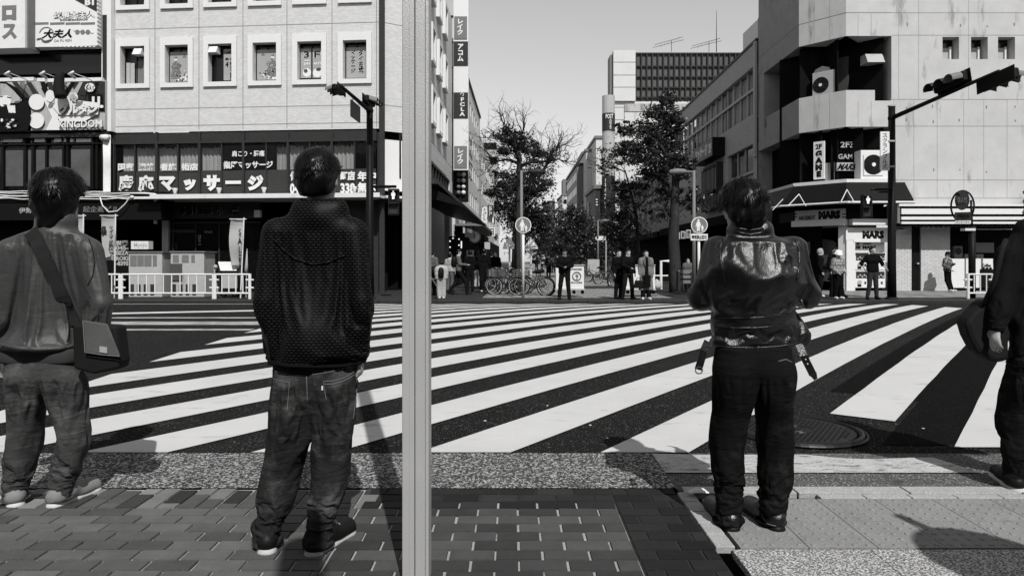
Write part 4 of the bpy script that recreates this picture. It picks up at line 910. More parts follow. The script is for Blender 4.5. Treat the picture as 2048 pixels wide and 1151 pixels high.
w.build('wall', [mat('white_panel', .62, .6, noise=.1, ns=.8, stain=((.5, .5, .12), .6, .25)), M_join, mat('stained_panel', .45, .7, noise=.25, ns=.8, stain=((.9, .9, .1), .52, .15))], B)
w = MB(); x = X_at(1270, 96) + .1; w.abox(x, 96.6, 23.7, 44, 96.65, 30.5)
lv = MB()
while x < 44: lv.abox(x, 96.2, 23.65, x + .16, 96.5, 30.55); x += .78
for z in (24.2, 25.6, 27.1, 28.6, 30.4): lv.abox(X_at(1270, 96), 96.3, z, 44, 96.48, z + .18)
lv.build('louvre_screen', M_dgrey, B); w.build('screen_back', mat('dark_mesh', .11, .7, noise=.5, ns=.5), B)
w = MB(); w.abox(xl - .6, 96.2, 23.8, xl - .21, 98.5, 30.2); w.build('side_panel', M_mgrey, B)
def antenna(label, px, y, D, h):
    t = thing('roof_antenna', label, 'antenna', W(px, y, D), 'antennas on the store roof'); q = MB(); b = W(px, y, D); q.tube([b, b + UP * h], .04, 5); q.build('mast', M_dgrey, t)
    q = MB(); [q.tube([b + UP * h * f_ + Vector((-2.4 * s_, 0, -.5)), b + UP * h * f_ + Vector((1.6 * s_, 0, .6))], .03, 4) for f_, s_ in ((.95, 1), (.7, 1.1))]
    [q.tube([b + UP * (h * .95 + .2 * k) + Vector((k * .5, -.6, 0)), b + UP * (h * .95 + .2 * k) + Vector((k * .5, .6, 0))], .02, 4) for k in range(-3, 3)]; q.build('element', M_dgrey, t)
antenna('thin roof antenna with slanted arms above the white louvred building, second from the mast', 1343, 104, 97, 1.6); antenna('thin roof antenna with slanted arms next to the tall plain mast', 1418, 104, 97, 1.4)
w = MB(); w.tube([W(1433, 104, 97), W(1433, 22, 97)], [.07, .03], 5); tag(w.build('roof_mast', M_dgrey), 'tall plain thin mast on the roof of the white louvred building', 'mast')
t = thing('sign_cylinder', 'tall grey cylinder with a dark lettered band standing before the white building', 'sign tower', W(1217, 500, 92))
w = MB(); c = Vector((X_at(1217, 92), 92, 0)); w.tube([c, c + UP * 23.4], .85, 18); w.build('cylinder', M_lgrey, t, False)
w = MB(); w.tube([c + UP * 18.4, c + UP * Z_at(265, 92) * 0 + UP * 18.4 + UP * .01], .86, 18); w.tube([c + UP * 18.6, c + UP * 21.0], .87, 18); w.tube([c + UP * 7.3, c + UP * 12.6], .9, 18); w.build('band', M_dgrey, t)
PZ = PL((c.x, 92 - .9, 0), (1, 0, 0)); PZ.textuz('POST', c.x - c.x - .5, 20.2, .5, 20.8, .02, M_clean, t, .02); PZ.textuz('PORTERS', -.05, 18.8, .35, 20.1, .02, M_clean, t, .02, True); PZ.textuz('ISEZAKI', -.7, 8.2, -.4, 12.2, .05, M_clean, t, .02, True)
def block(name, label, x0, x1, y0, y1, z, m_, rows=(), cat='building', sideband=None):
    t = thing(name, label, cat, ((x0 + x1) / 2, y0, 0)); q = MB(); q.abox(x0, y0, 0, x1, y1, z); q.build('wall', m_, t)
    q = MB(); q.abox(x0 - .25, y0 - .25, z + .002, x1, y1, z + .5); q.build('parapet', M_mgrey if m_ is not M_mgrey else M_dgrey, t)
    if rows:
        n = max(2, int((y1 - y0) / 3.2))
        for zz in rows:
            for k in range(n): q = MB(); yy = y0 + (k + .25) * (y1 - y0) / n; q.abox(x0 - .05, yy, zz, x0 - .003, yy + (y1 - y0) / n * .55, zz + 1.5); q.build('window', M_dglass, t)
    return t
def pxb(name, label, pl, pr, ytop, D, dep, m_, rows=(), **k): return block(name, label, X_at(pl, D), X_at(pr, D), D, D + dep, Z_at(ytop, D), m_, rows, **k)
pxb('white_tower_block', 'white block with a stepped roof far down the right of the street', 1192, 1230, 277, 128, 40, MC['white_panel'])
pxb('white_slab_building', 'broad white slab building below the stepped one far down the street', 1172, 1215, 303, 135, 30, MC['white_panel'])
t = pxb('dark_sided_building', 'narrow building with a dark side far down the right of the street', 1154, 1172, 331, 140, 26, M_mgrey, (8, 11.5, 15, 18))
pxb('roof_hut', 'pale roof hut standing on the dark sided far building', 1166, 1180, 308, 141, 10, M_lgrey, cat='roof hut')
t = pxb('open_frame_building', 'far building topped by a hollow white roof frame at the end of the street', 1125, 1146, 391, 190, 20, MC['white_panel'])
w = MB(); D = 190; xa, xb, za, zb = X_at(1126, D), X_at(1146, D), Z_at(389, D), Z_at(358, D)
w.abox(xa, D, za, xa + .8, D + 6, zb); w.abox(xa + .8, D, zb - .9, xb, D + 6, zb); w.abox(xa + .8, D + 5, za, xb, D + 6, zb - .9); w.build('roof_frame', M_mgrey, t); w = MB(); w.abox(X_at(1127, D), D - .1, Z_at(407, D), X_at(1134, D), D - .02, Z_at(399, D)); w.build('window', M_black, t)
w = MB(); w.prism([Vector((X_at(1131, D), D + 4.9, za)), Vector((xb, D + 4.9, za)), Vector((xb, D + 4.9, zb - 1.5))], Vector((0, -.3, 0))); w.build('stair_panel', M_clean, t)
pxb('grey_far_block', 'small grey block behind the tree tops left of the hollow roof frame', 1096, 1110, 404, 240, 20, M_mgrey)
pxb('grey_shop_block', 'low dark grey building with striped signs behind the right hand trees', 1191, 1222, 377, 92.5, 12, M_dgrey)
blade('tall white sign with upright black lettering far down the right of the street', 1175, 404, 1184, 445, 100, 'KITAYAMA', M_clean, M_black)
blade('dark sign of white stripes on the low grey building', 1190, 396, 1197, 412, 91, '三', M_black, M_clean)
B = thing('right_street_building', 'dim building with pale upper walls on the right of the street behind the big tree', 'building', (14, 60, 0))
PQ = PL(Vector((13.0, 54.5, 0)) + SD * 32, -SD)
w = MB(); hol = [(2 + k * 3.2, z, 3.6 + k * 3.2, z + 1.5) for k in range(9) for z in (4.6, 7.4)]
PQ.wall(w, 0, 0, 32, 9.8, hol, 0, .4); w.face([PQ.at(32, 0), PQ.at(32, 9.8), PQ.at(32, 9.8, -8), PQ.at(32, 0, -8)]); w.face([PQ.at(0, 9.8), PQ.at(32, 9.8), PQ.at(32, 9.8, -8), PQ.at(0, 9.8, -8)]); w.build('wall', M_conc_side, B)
w = MB(); PQ.boxuz(w, 0, 3.8, 32, 9.6, -.6, -.45); w.build('glazing', M_dglass, B)
w = MB(); PQ.boxuz(w, 0, 0, 32, 3.2, .0, .05); PQ.boxuz(w, 0, 3.1, 32, 3.6, 0, 1.4); w.build('shop_front', M_dark, B)
blade('hanging white sign board under the big tree on the right pavement', 1261, 451, 1271, 461, 52, '', M_clean, M_black)
blade('white notice beside the big tree trunk nearest the trunk', 1352, 464, 1360, 478, 36, '', M_lgrey, M_black)
blade('white notice in the middle of the three beside the big tree trunk', 1356 + 6, 462, 1371, 477, 36.05, '案内', M_lgrey, M_black, False)
blade('white notice nearest the round pedestrian sign with plate', 1373, 459, 1382, 476, 36.1, '営業', M_lgrey, M_black, False)
blade('thin white upright shop banner behind the big tree trunk', 1353, 490, 1358, 532, 35.5, '大売出し', M_clean, M_black)
# ============================================================ trees
M_leaf = mat('evergreen_leaf', .022, .38, noise=.5, ns=1.3, spec=.5); M_leaf2 = mat('pale_leaf', .07, .5, noise=.5, ns=1.3)
def leafmb(mb, c, r, n, size=.13, ragged=.35):
    n = int(n * 1.25); size *= 1.1
    c = Vector(c); sub = [(Vector((rnd.gauss(0, .5), rnd.gauss(0, .5), rnd.gauss(0, .5))), rnd.uniform(.18, .42)) for _ in range(max(4, n // 70))]
    for _ in range(n):
        if rnd.random() < ragged: p = Vector((rnd.gauss(0, .55), rnd.gauss(0, .55), rnd.gauss(0, .5)))
        else: q, s = rnd.choice(sub); p = q + Vector((rnd.gauss(0, s * .5), rnd.gauss(0, s * .5), rnd.gauss(0, s * .45)))
        p = c + Vector((p.x * r[0], p.y * r[1], p.z * r[2])); a = Vector((rnd.gauss(0, 1), rnd.gauss(0, 1), rnd.gauss(0, .7))).normalized(); b = a.cross(Vector((rnd.gauss(0, 1), rnd.gauss(0, 1), rnd.gauss(0, 1)))).normalized(); L_ = size * rnd.uniform(.6, 1.3); n_ = a.cross(b) * L_ * .12
        mb.face([p - a * L_ * .5, p + b * L_ * .22 + n_, p + a * L_ * .55, p - b * L_ * .22 + n_])
def twigs(mb, p, d, L_, r, lev):
    pts = [p]; dd = d.normalized()
    for k in range(4): dd = (dd + Vector((rnd.gauss(0, .22), rnd.gauss(0, .22), rnd.gauss(.05, .2)))).normalized(); pts.append(pts[-1] + dd * L_ / 4)
    mb.tube(pts, [r, r * .85, r * .7, r * .55, r * .35], 5 if lev > 1 else 3, cap=False)
    if lev: [twigs(mb, pts[rnd.randint(1, 4)], dd + Vector((rnd.gauss(0, .7), rnd.gauss(0, .7), rnd.gauss(.1, .5))), L_ * rnd.uniform(.4, .7), r * .5, lev - 1) for _ in range(4 if lev > 1 else 3)]
def tree(name, label, D, trunk, limbs, crowns, size=.13, tw=0, leaf=None, group=None):
    t = thing(name, label, 'tree', W(trunk[0][0], trunk[0][1], D) * 1, group); t.location.z = 0
    mb = MB(); mb.tube([W(x, y, D) for x, y, r in trunk], [r for x, y, r in trunk], 9)
    for lb in limbs:
        pts = [W(x, y, D + (dz if len(q_) else 0)) for x, y, r, dz, *q_ in [l_ + (0,) for l_ in lb]]
        mb.tube(pts, [l_[2] for l_ in lb], 6, cap=False)
        if tw:
            for k in range(1, len(pts)): [twigs(mb, pts[k - 1].lerp(pts[k], rnd.random()), (pts[k] - pts[k - 1]).normalized() + Vector((rnd.gauss(0, .6), rnd.gauss(0, .6), rnd.gauss(.25, .5))), rnd.uniform(.5, 1.1), .022, tw) for _ in range(4)]
    mb.build('trunk', M_bark, t, True)
    cb = MB()
    for x, y, rx, ry, n, dz in crowns: leafmb(cb, W(x, y, D + dz), (rx / F * D, max(rx, ry) / F * D * .8, ry / F * D), n, size)
    cb.build('crown', leaf or M_leaf, t); return t
tree('bare_tree', 'mostly bare street tree with fine twigs standing behind the street lamp', 26.5, [(1037, 592, .2), (1036, 520, .16), (1039, 400, .13), (1039, 318, .11), (1030, 295, .08), (1018, 275, .05)],
     [[(1040, 332, .08, 0), (1062, 324, .06, -.4), (1095, 323, .045, -.8), (1118, 318, .03, -1), (1130, 327, .015, -1)], [(1062, 325, .05, -.4), (1072, 309, .045, 0), (1100, 307, .03, .5), (1122, 292, .015, .8)], [(1038, 326, .07, 0), (1013, 319, .05, .4), (992, 323, .03, .9), (975, 320, .015, 1)],
      [(1080, 346, .05, -.6), (1092, 335, .04, -.7), (1096, 324, .03, -.8)], [(1030, 296, .06, 0), (1014, 279, .04, .3), (990, 279, .02, .5)], [(1030, 294, .06, 0), (1040, 275, .035, -.3), (1048, 258, .015, -.4)], [(1020, 277, .045, 0), (1011, 258, .02, .2), (1008, 243, .01, .2)]],
     [(1028, 278, 32, 17, 1500, 0), (1048, 300, 28, 16, 800, 0), (1085, 312, 34, 16, 520, 0), (1005, 300, 24, 16, 420, 0), (1060, 345, 44, 20, 900, 0), (1015, 262, 14, 12, 300, 0)], .11, 2)
tree('evergreen_tree', 'dense dark evergreen tree behind the round sign with no plate', 33, [(1030, 572, .2), (1032, 480, .18), (1036, 380, .12)], [[(1033, 440, .07, 0), (1070, 400, .03, .5)], [(1033, 430, .07, 0), (1000, 390, .03, -.5)]],
     [(1040, 385, 36, 36, 2100, 0), (1075, 375, 28, 22, 1100, -.5), (1012, 370, 26, 22, 700, .6), (1050, 430, 50, 34, 2700, .3), (1085, 440, 26, 30, 1200, 0), (990, 385, 26, 14, 420, .4), (1000, 345, 22, 10, 220, 0), (1055, 480, 44, 22, 1300, .8), (1010, 420, 24, 26, 700, 0)], .14)
far = 'evergreens along the middle of the shopping street'
tree('evergreen_tree', 'rounded evergreen tree in the middle of the street above the standing man in black', 52, [(1148, 560, .2), (1150, 480, .14)], [], [(1145, 450, 34, 30, 2600, 0), (1165, 480, 34, 26, 2000, 0), (1120, 478, 26, 30, 1500, 0), (1140, 505, 44, 22, 1500, 0), (1150, 425, 20, 14, 600, 0)], .2, group=far)
tree('evergreen_tree', 'smaller dark evergreen farther off, beside the round sign with no plate', 70, [(1100, 550, .2), (1098, 490, .14)], [], [(1092, 470, 24, 28, 1700, 0), (1085, 505, 28, 22, 1300, 0), (1112, 500, 22, 24, 1100, 0)], .24, group=far)
tree('evergreen_tree', 'dim evergreen beside the far street lamp with the white finger sign', 60, [(1196, 560, .2), (1197, 490, .14)], [], [(1200, 465, 30, 28, 2100, 0), (1215, 440, 20, 20, 800, 0), (1190, 505, 28, 24, 1400, 0), (1225, 500, 26, 26, 1300, 0)], .2, group=far)
tree('broadleaf_tree', 'largest leafy tree on the right with a thick pale trunk and glossy dark leaves', 27, [(1354, 598, .32), (1351, 560, .25), (1347, 480, .22), (1350, 400, .17), (1352, 330, .13), (1350, 250, .1), (1342, 190, .05)],
     [[(1350, 400, .1, 0), (1322, 360, .07, .4), (1300, 345, .05, .8), (1270, 350, .03, 1)], [(1351, 340, .09, 0), (1320, 290, .06, -.4), (1290, 265, .04, -.6), (1250, 290, .02, -.8)], [(1350, 280, .07, 0), (1315, 240, .04, .3), (1300, 215, .03, .4), (1307, 190, .01, .4)], [(1350, 370, .07, 0), (1375, 340, .03, -.3)], [(1350, 430, .06, 0), (1385, 400, .03, .6)]],
     [(1337, 200, 16, 18, 700, 0), (1322, 225, 30, 18, 1100, 0), (1340, 250, 26, 26, 1300, 0), (1300, 262, 34, 20, 1300, 0), (1258, 262, 26, 14, 620, -.4), (1320, 290, 40, 24, 2000, .3), (1262, 300, 34, 18, 1300, 0), (1290, 315, 36, 20, 1500, -.3), (1335, 325, 28, 26, 1300, 0), (1370, 335, 20, 22, 800, -.4), (1300, 345, 30, 18, 700, .5), (1330, 385, 22, 24, 650, .6), (1255, 372, 34, 16, 1100, .8), (1240, 400, 26, 16, 600, .8), (1385, 400, 26, 26, 900, .8), (1325, 425, 18, 16, 350, 0)], .13)
tree('young_tree', 'slender young tree with a thin leaning trunk and sparse leaves behind the coat woman', 30, [(1279, 580, .1), (1277, 500, .09), (1272, 430, .08), (1262, 385, .05), (1250, 340, .03)], [[(1272, 430, .04, 0), (1240, 400, .03, .3), (1222, 350, .015, .5)], [(1270, 420, .04, 0), (1295, 395, .02, -.3), (1312, 380, .012, -.4)], [(1252, 345, .03, 0), (1222, 330, .02, 0), (1198, 338, .01, 0)], [(1262, 385, .03, 0), (1225, 372, .02, .2)]],
     [(1222, 325, 26, 14, 260, 0), (1205, 340, 18, 10, 150, 0), (1240, 425, 30, 26, 900, 0), (1265, 455, 28, 22, 700, 0), (1232, 470, 28, 24, 900, .5), (1290, 410, 22, 18, 350, 0), (1250, 500, 26, 20, 600, .5)], .12, 1)
# ============================================================ people: smooth surfaces grown from tapered limbs on a distance grid
class SDF:
    def __init__(s, lo, hi, vox):
        s.lo = np.array(lo, np.float64); s.vox = vox; n = (np.ceil((np.array(hi) - s.lo) / vox) + 1).astype(int)
        s.ax = [s.lo[i] + np.arange(n[i]) * vox for i in range(3)]; s.g = np.full(n, .4, np.float32)
    def _blk(s, lo, hi):
        i0 = [max(0, int((lo[i] - s.lo[i]) / s.vox)) for i in range(3)]; i1 = [min(s.g.shape[i], int((hi[i] - s.lo[i]) / s.vox) + 2) for i in range(3)]
        if any(b <= a for a, b in zip(i0, i1)): return None, None
        sl = tuple(slice(a, b) for a, b in zip(i0, i1))
        return sl, [s.ax[0][sl[0]][:, None, None], s.ax[1][sl[1]][None, :, None], s.ax[2][sl[2]][None, None, :]]
    def _mix(s, sl, d, k, sub):
        a = s.g[sl]
        if sub: s.g[sl] = np.maximum(a, -d) if k <= 0 else -s._sm(-a, d, k)
        else: s.g[sl] = s._sm(a, d, k)
    @staticmethod
    def _sm(a, b, k):
        h = np.clip(.5 + .5 * (a - b) / k, 0, 1); return (a * (1 - h) + b * h - k * h * (1 - h)).astype(np.float32)
    def cap(s, a, b, ra, rb, k=.03, fl=None, sub=False):
        a, b = np.array(a, float), np.array(b, float); m = max(ra, rb) * (1.0 / (fl[1] if fl and fl[1] > 1 else 1.0) if 0 else 1.0) * (max(1.0, fl[1]) if fl else 1.0) + k + .04
        sl, P = s._blk(np.minimum(a, b) - m, np.maximum(a, b) + m)
        if sl is None: return s
        ba = b - a; p = [P[i] - a[i] for i in range(3)]
        if fl:
            ax = np.array(fl[0], float); f = 1.0 / fl[1] - 1.0; q = p[0] * ax[0] + p[1] * ax[1] + p[2] * ax[2]; p = [p[i] + ax[i] * q * f for i in range(3)]; ba = ba + ax * (ba @ ax) * f
        t = np.clip((p[0] * ba[0] + p[1] * ba[1] + p[2] * ba[2]) / max(ba @ ba, 1e-9), 0, 1)
        d = np.sqrt((p[0] - t * ba[0]) ** 2 + (p[1] - t * ba[1]) ** 2 + (p[2] - t * ba[2]) ** 2) - (ra + (rb - ra) * t)
        s._mix(sl, d, k, sub); return s
    def ell(s, c, r, M, k=.02, sub=False):
        c = np.array(c, float); m = max(r) + k + .03; sl, P = s._blk(c - m, c + m)
        if sl is None: return s
        p = [P[i] - c[i] for i in range(3)]; q = [(p[0] * M[j][0] + p[1] * M[j][1] + p[2] * M[j][2]) / r[j] for j in range(3)]
        l = np.sqrt(q[0] ** 2 + q[1] ** 2 + q[2] ** 2); d = (l - 1) * min(r) * .5 + (l - 1) * l / np.maximum(np.sqrt((q[0] / r[0]) ** 2 + (q[1] / r[1]) ** 2 + (q[2] / r[2]) ** 2), 1e-6) * .5
        s._mix(sl, d, k, sub); return s
    def cut(s, p, n):
        X, Y, Z = s.xyz(); s.g = np.maximum(s.g, ((X - p[0]) * n[0] + (Y - p[1]) * n[1] + (Z - p[2]) * n[2]).astype(np.float32)); return s
    def xyz(s): return s.ax[0][:, None, None], s.ax[1][None, :, None], s.ax[2][None, None, :]
    def fold(s, amp, kd, wl, warp=1.0, z0=-9, z1=9, seed=0, soft=.06, sharp=True, x0=-99, x1=99):
        X, Y, Z = s.xyz(); r = np.random.RandomState(seed); n = 0
        for _ in range(4): w_ = r.randn(3) * 7; n = n + np.sin(w_[0] * X + w_[1] * Y + w_[2] * Z + r.rand() * 6)
        ph = math.pi * (X * kd[0] + Y * kd[1] + Z * kd[2]) / wl + warp * n
        f = np.abs(np.sin(ph)) - .6 if sharp else np.sin(ph * 2)
        m = np.clip((Z - z0) / soft, 0, 1) * np.clip((z1 - Z) / soft, 0, 1) * np.clip((X - x0) / soft, 0, 1) * np.clip((x1 - X) / soft, 0, 1)
        n2 = 0
        for _ in range(3): w_ = r.randn(3) * 4; n2 = n2 + np.sin(w_[0] * X + w_[1] * Y + w_[2] * Z + r.rand() * 6)
        s.g = (s.g + amp * f * m * np.clip(.55 + .4 * n2, 0, 1.3)).astype(np.float32); return s
    def noise(s, amp, sc_, seed=0):
        X, Y, Z = s.xyz(); r = np.random.RandomState(seed); n = 0
        for _ in range(8): w_ = r.randn(3) * sc_; n = n + np.sin(w_[0] * X + w_[1] * Y + w_[2] * Z + r.rand() * 6)
        s.g = (s.g + amp * n / 3).astype(np.float32); return s
    def surf(s, px, py, eps=.004, start=None):
        """first point of the surface along the line of sight through a pixel of the photograph"""
        d = Vector(((px - CX) / F, 1, -(py - HZ) / F)); t = s.lo[1] if start is None else start
        hi = s.ax[1][-1]
        while t < hi:
            q = d * t + Vector((0, 0, CH)); i = [int(round((q[j] - s.lo[j]) / s.vox)) for j in range(3)]
            if all(0 <= i[j] < s.g.shape[j] for j in range(3)) and s.g[i[0], i[1], i[2]] < eps: return d * (t - .002) + Vector((0, 0, CH))
            t += s.vox * .3
        return None
    def mesh(s, name, m, parent, smooth=1):
        g = s.g; ins = g < 0; sh = g.shape; C_ = [(0, 0, 0), (1, 0, 0), (0, 1, 0), (1, 1, 0), (0, 0, 1), (1, 0, 1), (0, 1, 1), (1, 1, 1)]
        cut_ = lambda A, o: A[o[0]:sh[0] - 1 + o[0], o[1]:sh[1] - 1 + o[1], o[2]:sh[2] - 1 + o[2]]
        cnt = sum(cut_(ins, o).astype(np.int8) for o in C_); act = np.argwhere((cnt > 0) & (cnt < 8)); V = np.stack([g[act[:, 0] + o[0], act[:, 1] + o[1], act[:, 2] + o[2]] for o in C_], 1)
        acc = np.zeros((len(act), 3)); num = np.zeros(len(act)); Cn = np.array(C_, float)
        for a in range(8):
            for b in range(a + 1, 8):
                if np.abs(Cn[a] - Cn[b]).sum() != 1: continue
                va, vb = V[:, a], V[:, b]; x = (va < 0) != (vb < 0); t = np.where(x, va / np.where(x, va - vb, 1), 0)
                acc += np.where(x[:, None], Cn[a] + (Cn[b] - Cn[a]) * t[:, None], 0); num += x
        P = (act + acc / num[:, None]) * s.vox + s.lo; idx = np.full(sh, -1, np.int32); idx[act[:, 0], act[:, 1], act[:, 2]] = np.arange(len(act)); Q = []
        for ax in range(3):
            u, v = [(1, 2), (2, 0), (0, 1)][ax]; sl0 = [slice(1, sh[i] - 1) for i in range(3)]; sl0[ax] = slice(0, sh[ax] - 1); sl1 = list(sl0); sl1[ax] = slice(1, sh[ax])
            A, B_ = ins[tuple(sl0)], ins[tuple(sl1)]; e = np.argwhere(A != B_); off = np.array([sl0[i].start for i in range(3)]); e0 = e + off; fl = A[e[:, 0], e[:, 1], e[:, 2]]
            du, dv = np.zeros(3, int), np.zeros(3, int); du[u] = 1; dv[v] = 1
            q = np.stack([idx[tuple((e0 + o).T)] for o in (-du - dv, -dv, du * 0, -du)], 1); q[~fl] = q[~fl][:, ::-1]; Q.append(q)
        Q = np.concatenate(Q); Q = Q[(Q >= 0).all(1)]
        for _ in range(smooth):
            S_ = np.zeros_like(P); n_ = np.zeros(len(P))
            for i in range(4):
                a, b = Q[:, i], Q[:, (i + 1) % 4]; np.add.at(S_, a, P[b]); np.add.at(n_, a, 1); np.add.at(S_, b, P[a]); np.add.at(n_, b, 1)
            P = P * .5 + .5 * S_ / np.maximum(n_, 1)[:, None]
        me = bpy.data.meshes.new(name); me.vertices.add(len(P)); me.vertices.foreach_set('co', P.astype(np.float32).ravel()); me.loops.add(len(Q) * 4); me.loops.foreach_set('vertex_index', Q.astype(np.int32).ravel())
        me.polygons.add(len(Q)); me.polygons.foreach_set('loop_start', np.arange(len(Q), dtype=np.int32) * 4); me.polygons.foreach_set('loop_total', np.full(len(Q), 4, np.int32)); me.update(calc_edges=True); me.validate()
        me.polygons.foreach_set('use_smooth', [True] * len(me.polygons)); me.materials.append(m); o = bpy.data.objects.new(name, me); COL.objects.link(o)
        return child(o, parent)

def box_of(pts, m):
    A = np.array([tuple(p) for p in pts]); return A.min(0) - m, A.max(0) + m
def frame_of(f): f = Vector(f).normalized(); r = f.cross(UP).normalized(); return r, f, r.cross(f)
def hand(s, w, d, pn, thumb, sc_=1.0, curl=.5, k=.006):
    """palm and five bent fingers: w wrist, d finger direction, pn palm normal, thumb side vector"""
    d = Vector(d).normalized(); pn = Vector(pn).normalized(); side = Vector(thumb).normalized(); L_ = .19 * sc_
    s.cap(w, w + d * L_ * .42, .026 * sc_, .033 * sc_, .012, (tuple(pn), .55))
    for i, (o, ln) in enumerate(((.026, .42), (.009, .47), (-.009, .44), (-.026, .34))):
        b = w + d * L_ * .42 + side * o * sc_; p = [b]; dd = d.copy()
        for j, fr in enumerate((.45, .32, .23)): c = curl * (.5 + .35 * j + .12 * i); dd = (dd + pn * c * .8).normalized(); p.append(p[-1] + dd * L_ * ln * fr)
        for j in range(3): s.cap(p[j], p[j + 1], (.0095 - .001 * j) * sc_, (.0088 - .0012 * j) * sc_, k)
    b = w + d * L_ * .12 + side * .022 * sc_; t1 = b + (d * .6 + side * .75 + pn * .2).normalized() * .04 * sc_; t2 = t1 + (d * .9 + side * .15 + pn * .35).normalized() * .032 * sc_
    s.cap(b, t1, .014 * sc_, .011 * sc_, .01); s.cap(t1, t2, .011 * sc_, .008 * sc_, .006)
def head_sdf(s, c, f, up, sc_=1.0, fine=False):
    f = Vector(f).normalized(); up = Vector(up).normalized(); r = f.cross(up).normalized(); up = r.cross(f); M = (r, f, up); c = Vector(c); q = lambda a, b, z: c + (r * a + f * b + up * z) * sc_
    S = lambda *a: tuple(x * sc_ for x in a)
    s.ell(q(0, -.008, .012), S(.074, .094, .088), M, .02 * sc_); s.ell(q(0, .022, -.06), S(.058, .07, .062), M, .03 * sc_); s.cap(q(-.02, .07, -.105), q(.02, .07, -.105), .022 * sc_, .022 * sc_, .02 * sc_)
    s.cap(q(0, .088, -.005), q(0, .104, -.045), .009 * sc_, .014 * sc_, .012); s.cap(q(-.045, .07, .012), q(.045, .07, .012), .014 * sc_, .014 * sc_, .012)
    for sg in (-1, 1):
        s.ell(q(.033 * sg, .09, -.012), S(.016, .012, .011), M, .006, True); s.ell(q(.033 * sg, .077, -.012), S(.012, .012, .011), M, .004)
        s.ell(q(.083 * sg, -.014, -.02), S(.013, .022, .036), M, .008)
        if fine: s.ell(q(.084 * sg, -.004, -.016), S(.006, .012, .02), M, .004, True); s.cap(q(.082 * sg, -.03, -.005), q(.08 * sg, -.026, -.03), .006 * sc_, .005 * sc_, .005)
    s.cap(q(-.02, .086, -.077), q(.02, .086, -.077), .007 * sc_, .007 * sc_, .006); s.cap(q(-.016, .084, -.087), q(.016, .084, -.087), .007 * sc_, .007 * sc_, .006)
def hair_sdf(c, f, up, sc_, vox, long=0.0, nape=-.075, bulk=1.0):
    f = Vector(f).normalized(); up = Vector(up).normalized(); r = f.cross(up).normalized(); up = r.cross(f); M = (r, f, up); c = Vector(c); lo, hi = box_of([c], .2 * sc_ + long); s = SDF(lo, hi, vox)
    b = bulk; s.ell(c + (up * .018 - f * .01) * sc_, tuple(x * sc_ * b for x in (.084, .104, .096)), M, .01); s.ell(c + (-up * .045 - f * .035) * sc_, tuple(x * sc_ * b for x in (.072, .07, .062)), M, .03)
    if nape < -.12: s.cap(c - f * .045 * sc_ - up * .05 * sc_, c - f * .04 * sc_ + up * (nape + .03) * sc_, .066 * sc_ * b, .056 * sc_ * b, .03)
    if long: s.cap(c - f * .03 * sc_, c - f * .035 * sc_ - up * long, .088 * sc_, .07 * sc_, .03, (tuple(f), .8))
    s.noise(.004 * sc_, 60, 3)
    X, Y, Z = s.xyz(); px, py, pz = X - c.x, Y - c.y, Z - c.z; df = (px * f.x + py * f.y + pz * f.z) / sc_; du = (px * up.x + py * up.y + pz * up.z) / sc_
    face = np.minimum(df - .02 + 0 * du, .045 - du + .25 * (df - .05)); s.g = np.maximum(s.g, face * sc_).astype(np.float32)
    ear = np.minimum(df + .012, -.0 - du); ear = np.minimum(ear, 9); s.g = np.maximum(s.g, ear * sc_).astype(np.float32)
    if not long: s.g = np.maximum(s.g, ((nape - du + .35 * (df + .05)) * sc_)).astype(np.float32)
    return s
M_trou = mat('dark_trousers', .009, .8, noise=.4, ns=9, spec=.03); M_jean = mat('mid_jeans', .06, .85, noise=.4, ns=9)
M_topb = mat('black_cloth_top', .006, .8, noise=.4, ns=9, spec=.03); M_topg = mat('grey_cloth_top', .10, .8, noise=.3, ns=9); M_topw = mat('pale_cloth_top', .38, .8, noise=.15, ns=9); M_coat = mat('grey_coat_cloth', .16, .8, noise=.2, ns=9)
M_shoeb = mat('black_shoe', .009, .5, noise=.3); M_shoew = mat('white_shoe', .6, .6, noise=.15); M_sole = mat('pale_sole', .5, .6, noise=.15)
M_check = mat('checked_cloth', .32, .8, noise=.2, brick=(.12, .1, .03, 'XZ'))
M_camo = mat('patterned_cloth', .05, .8, noise=.3, ns=9, speck=(16, .56, .5))
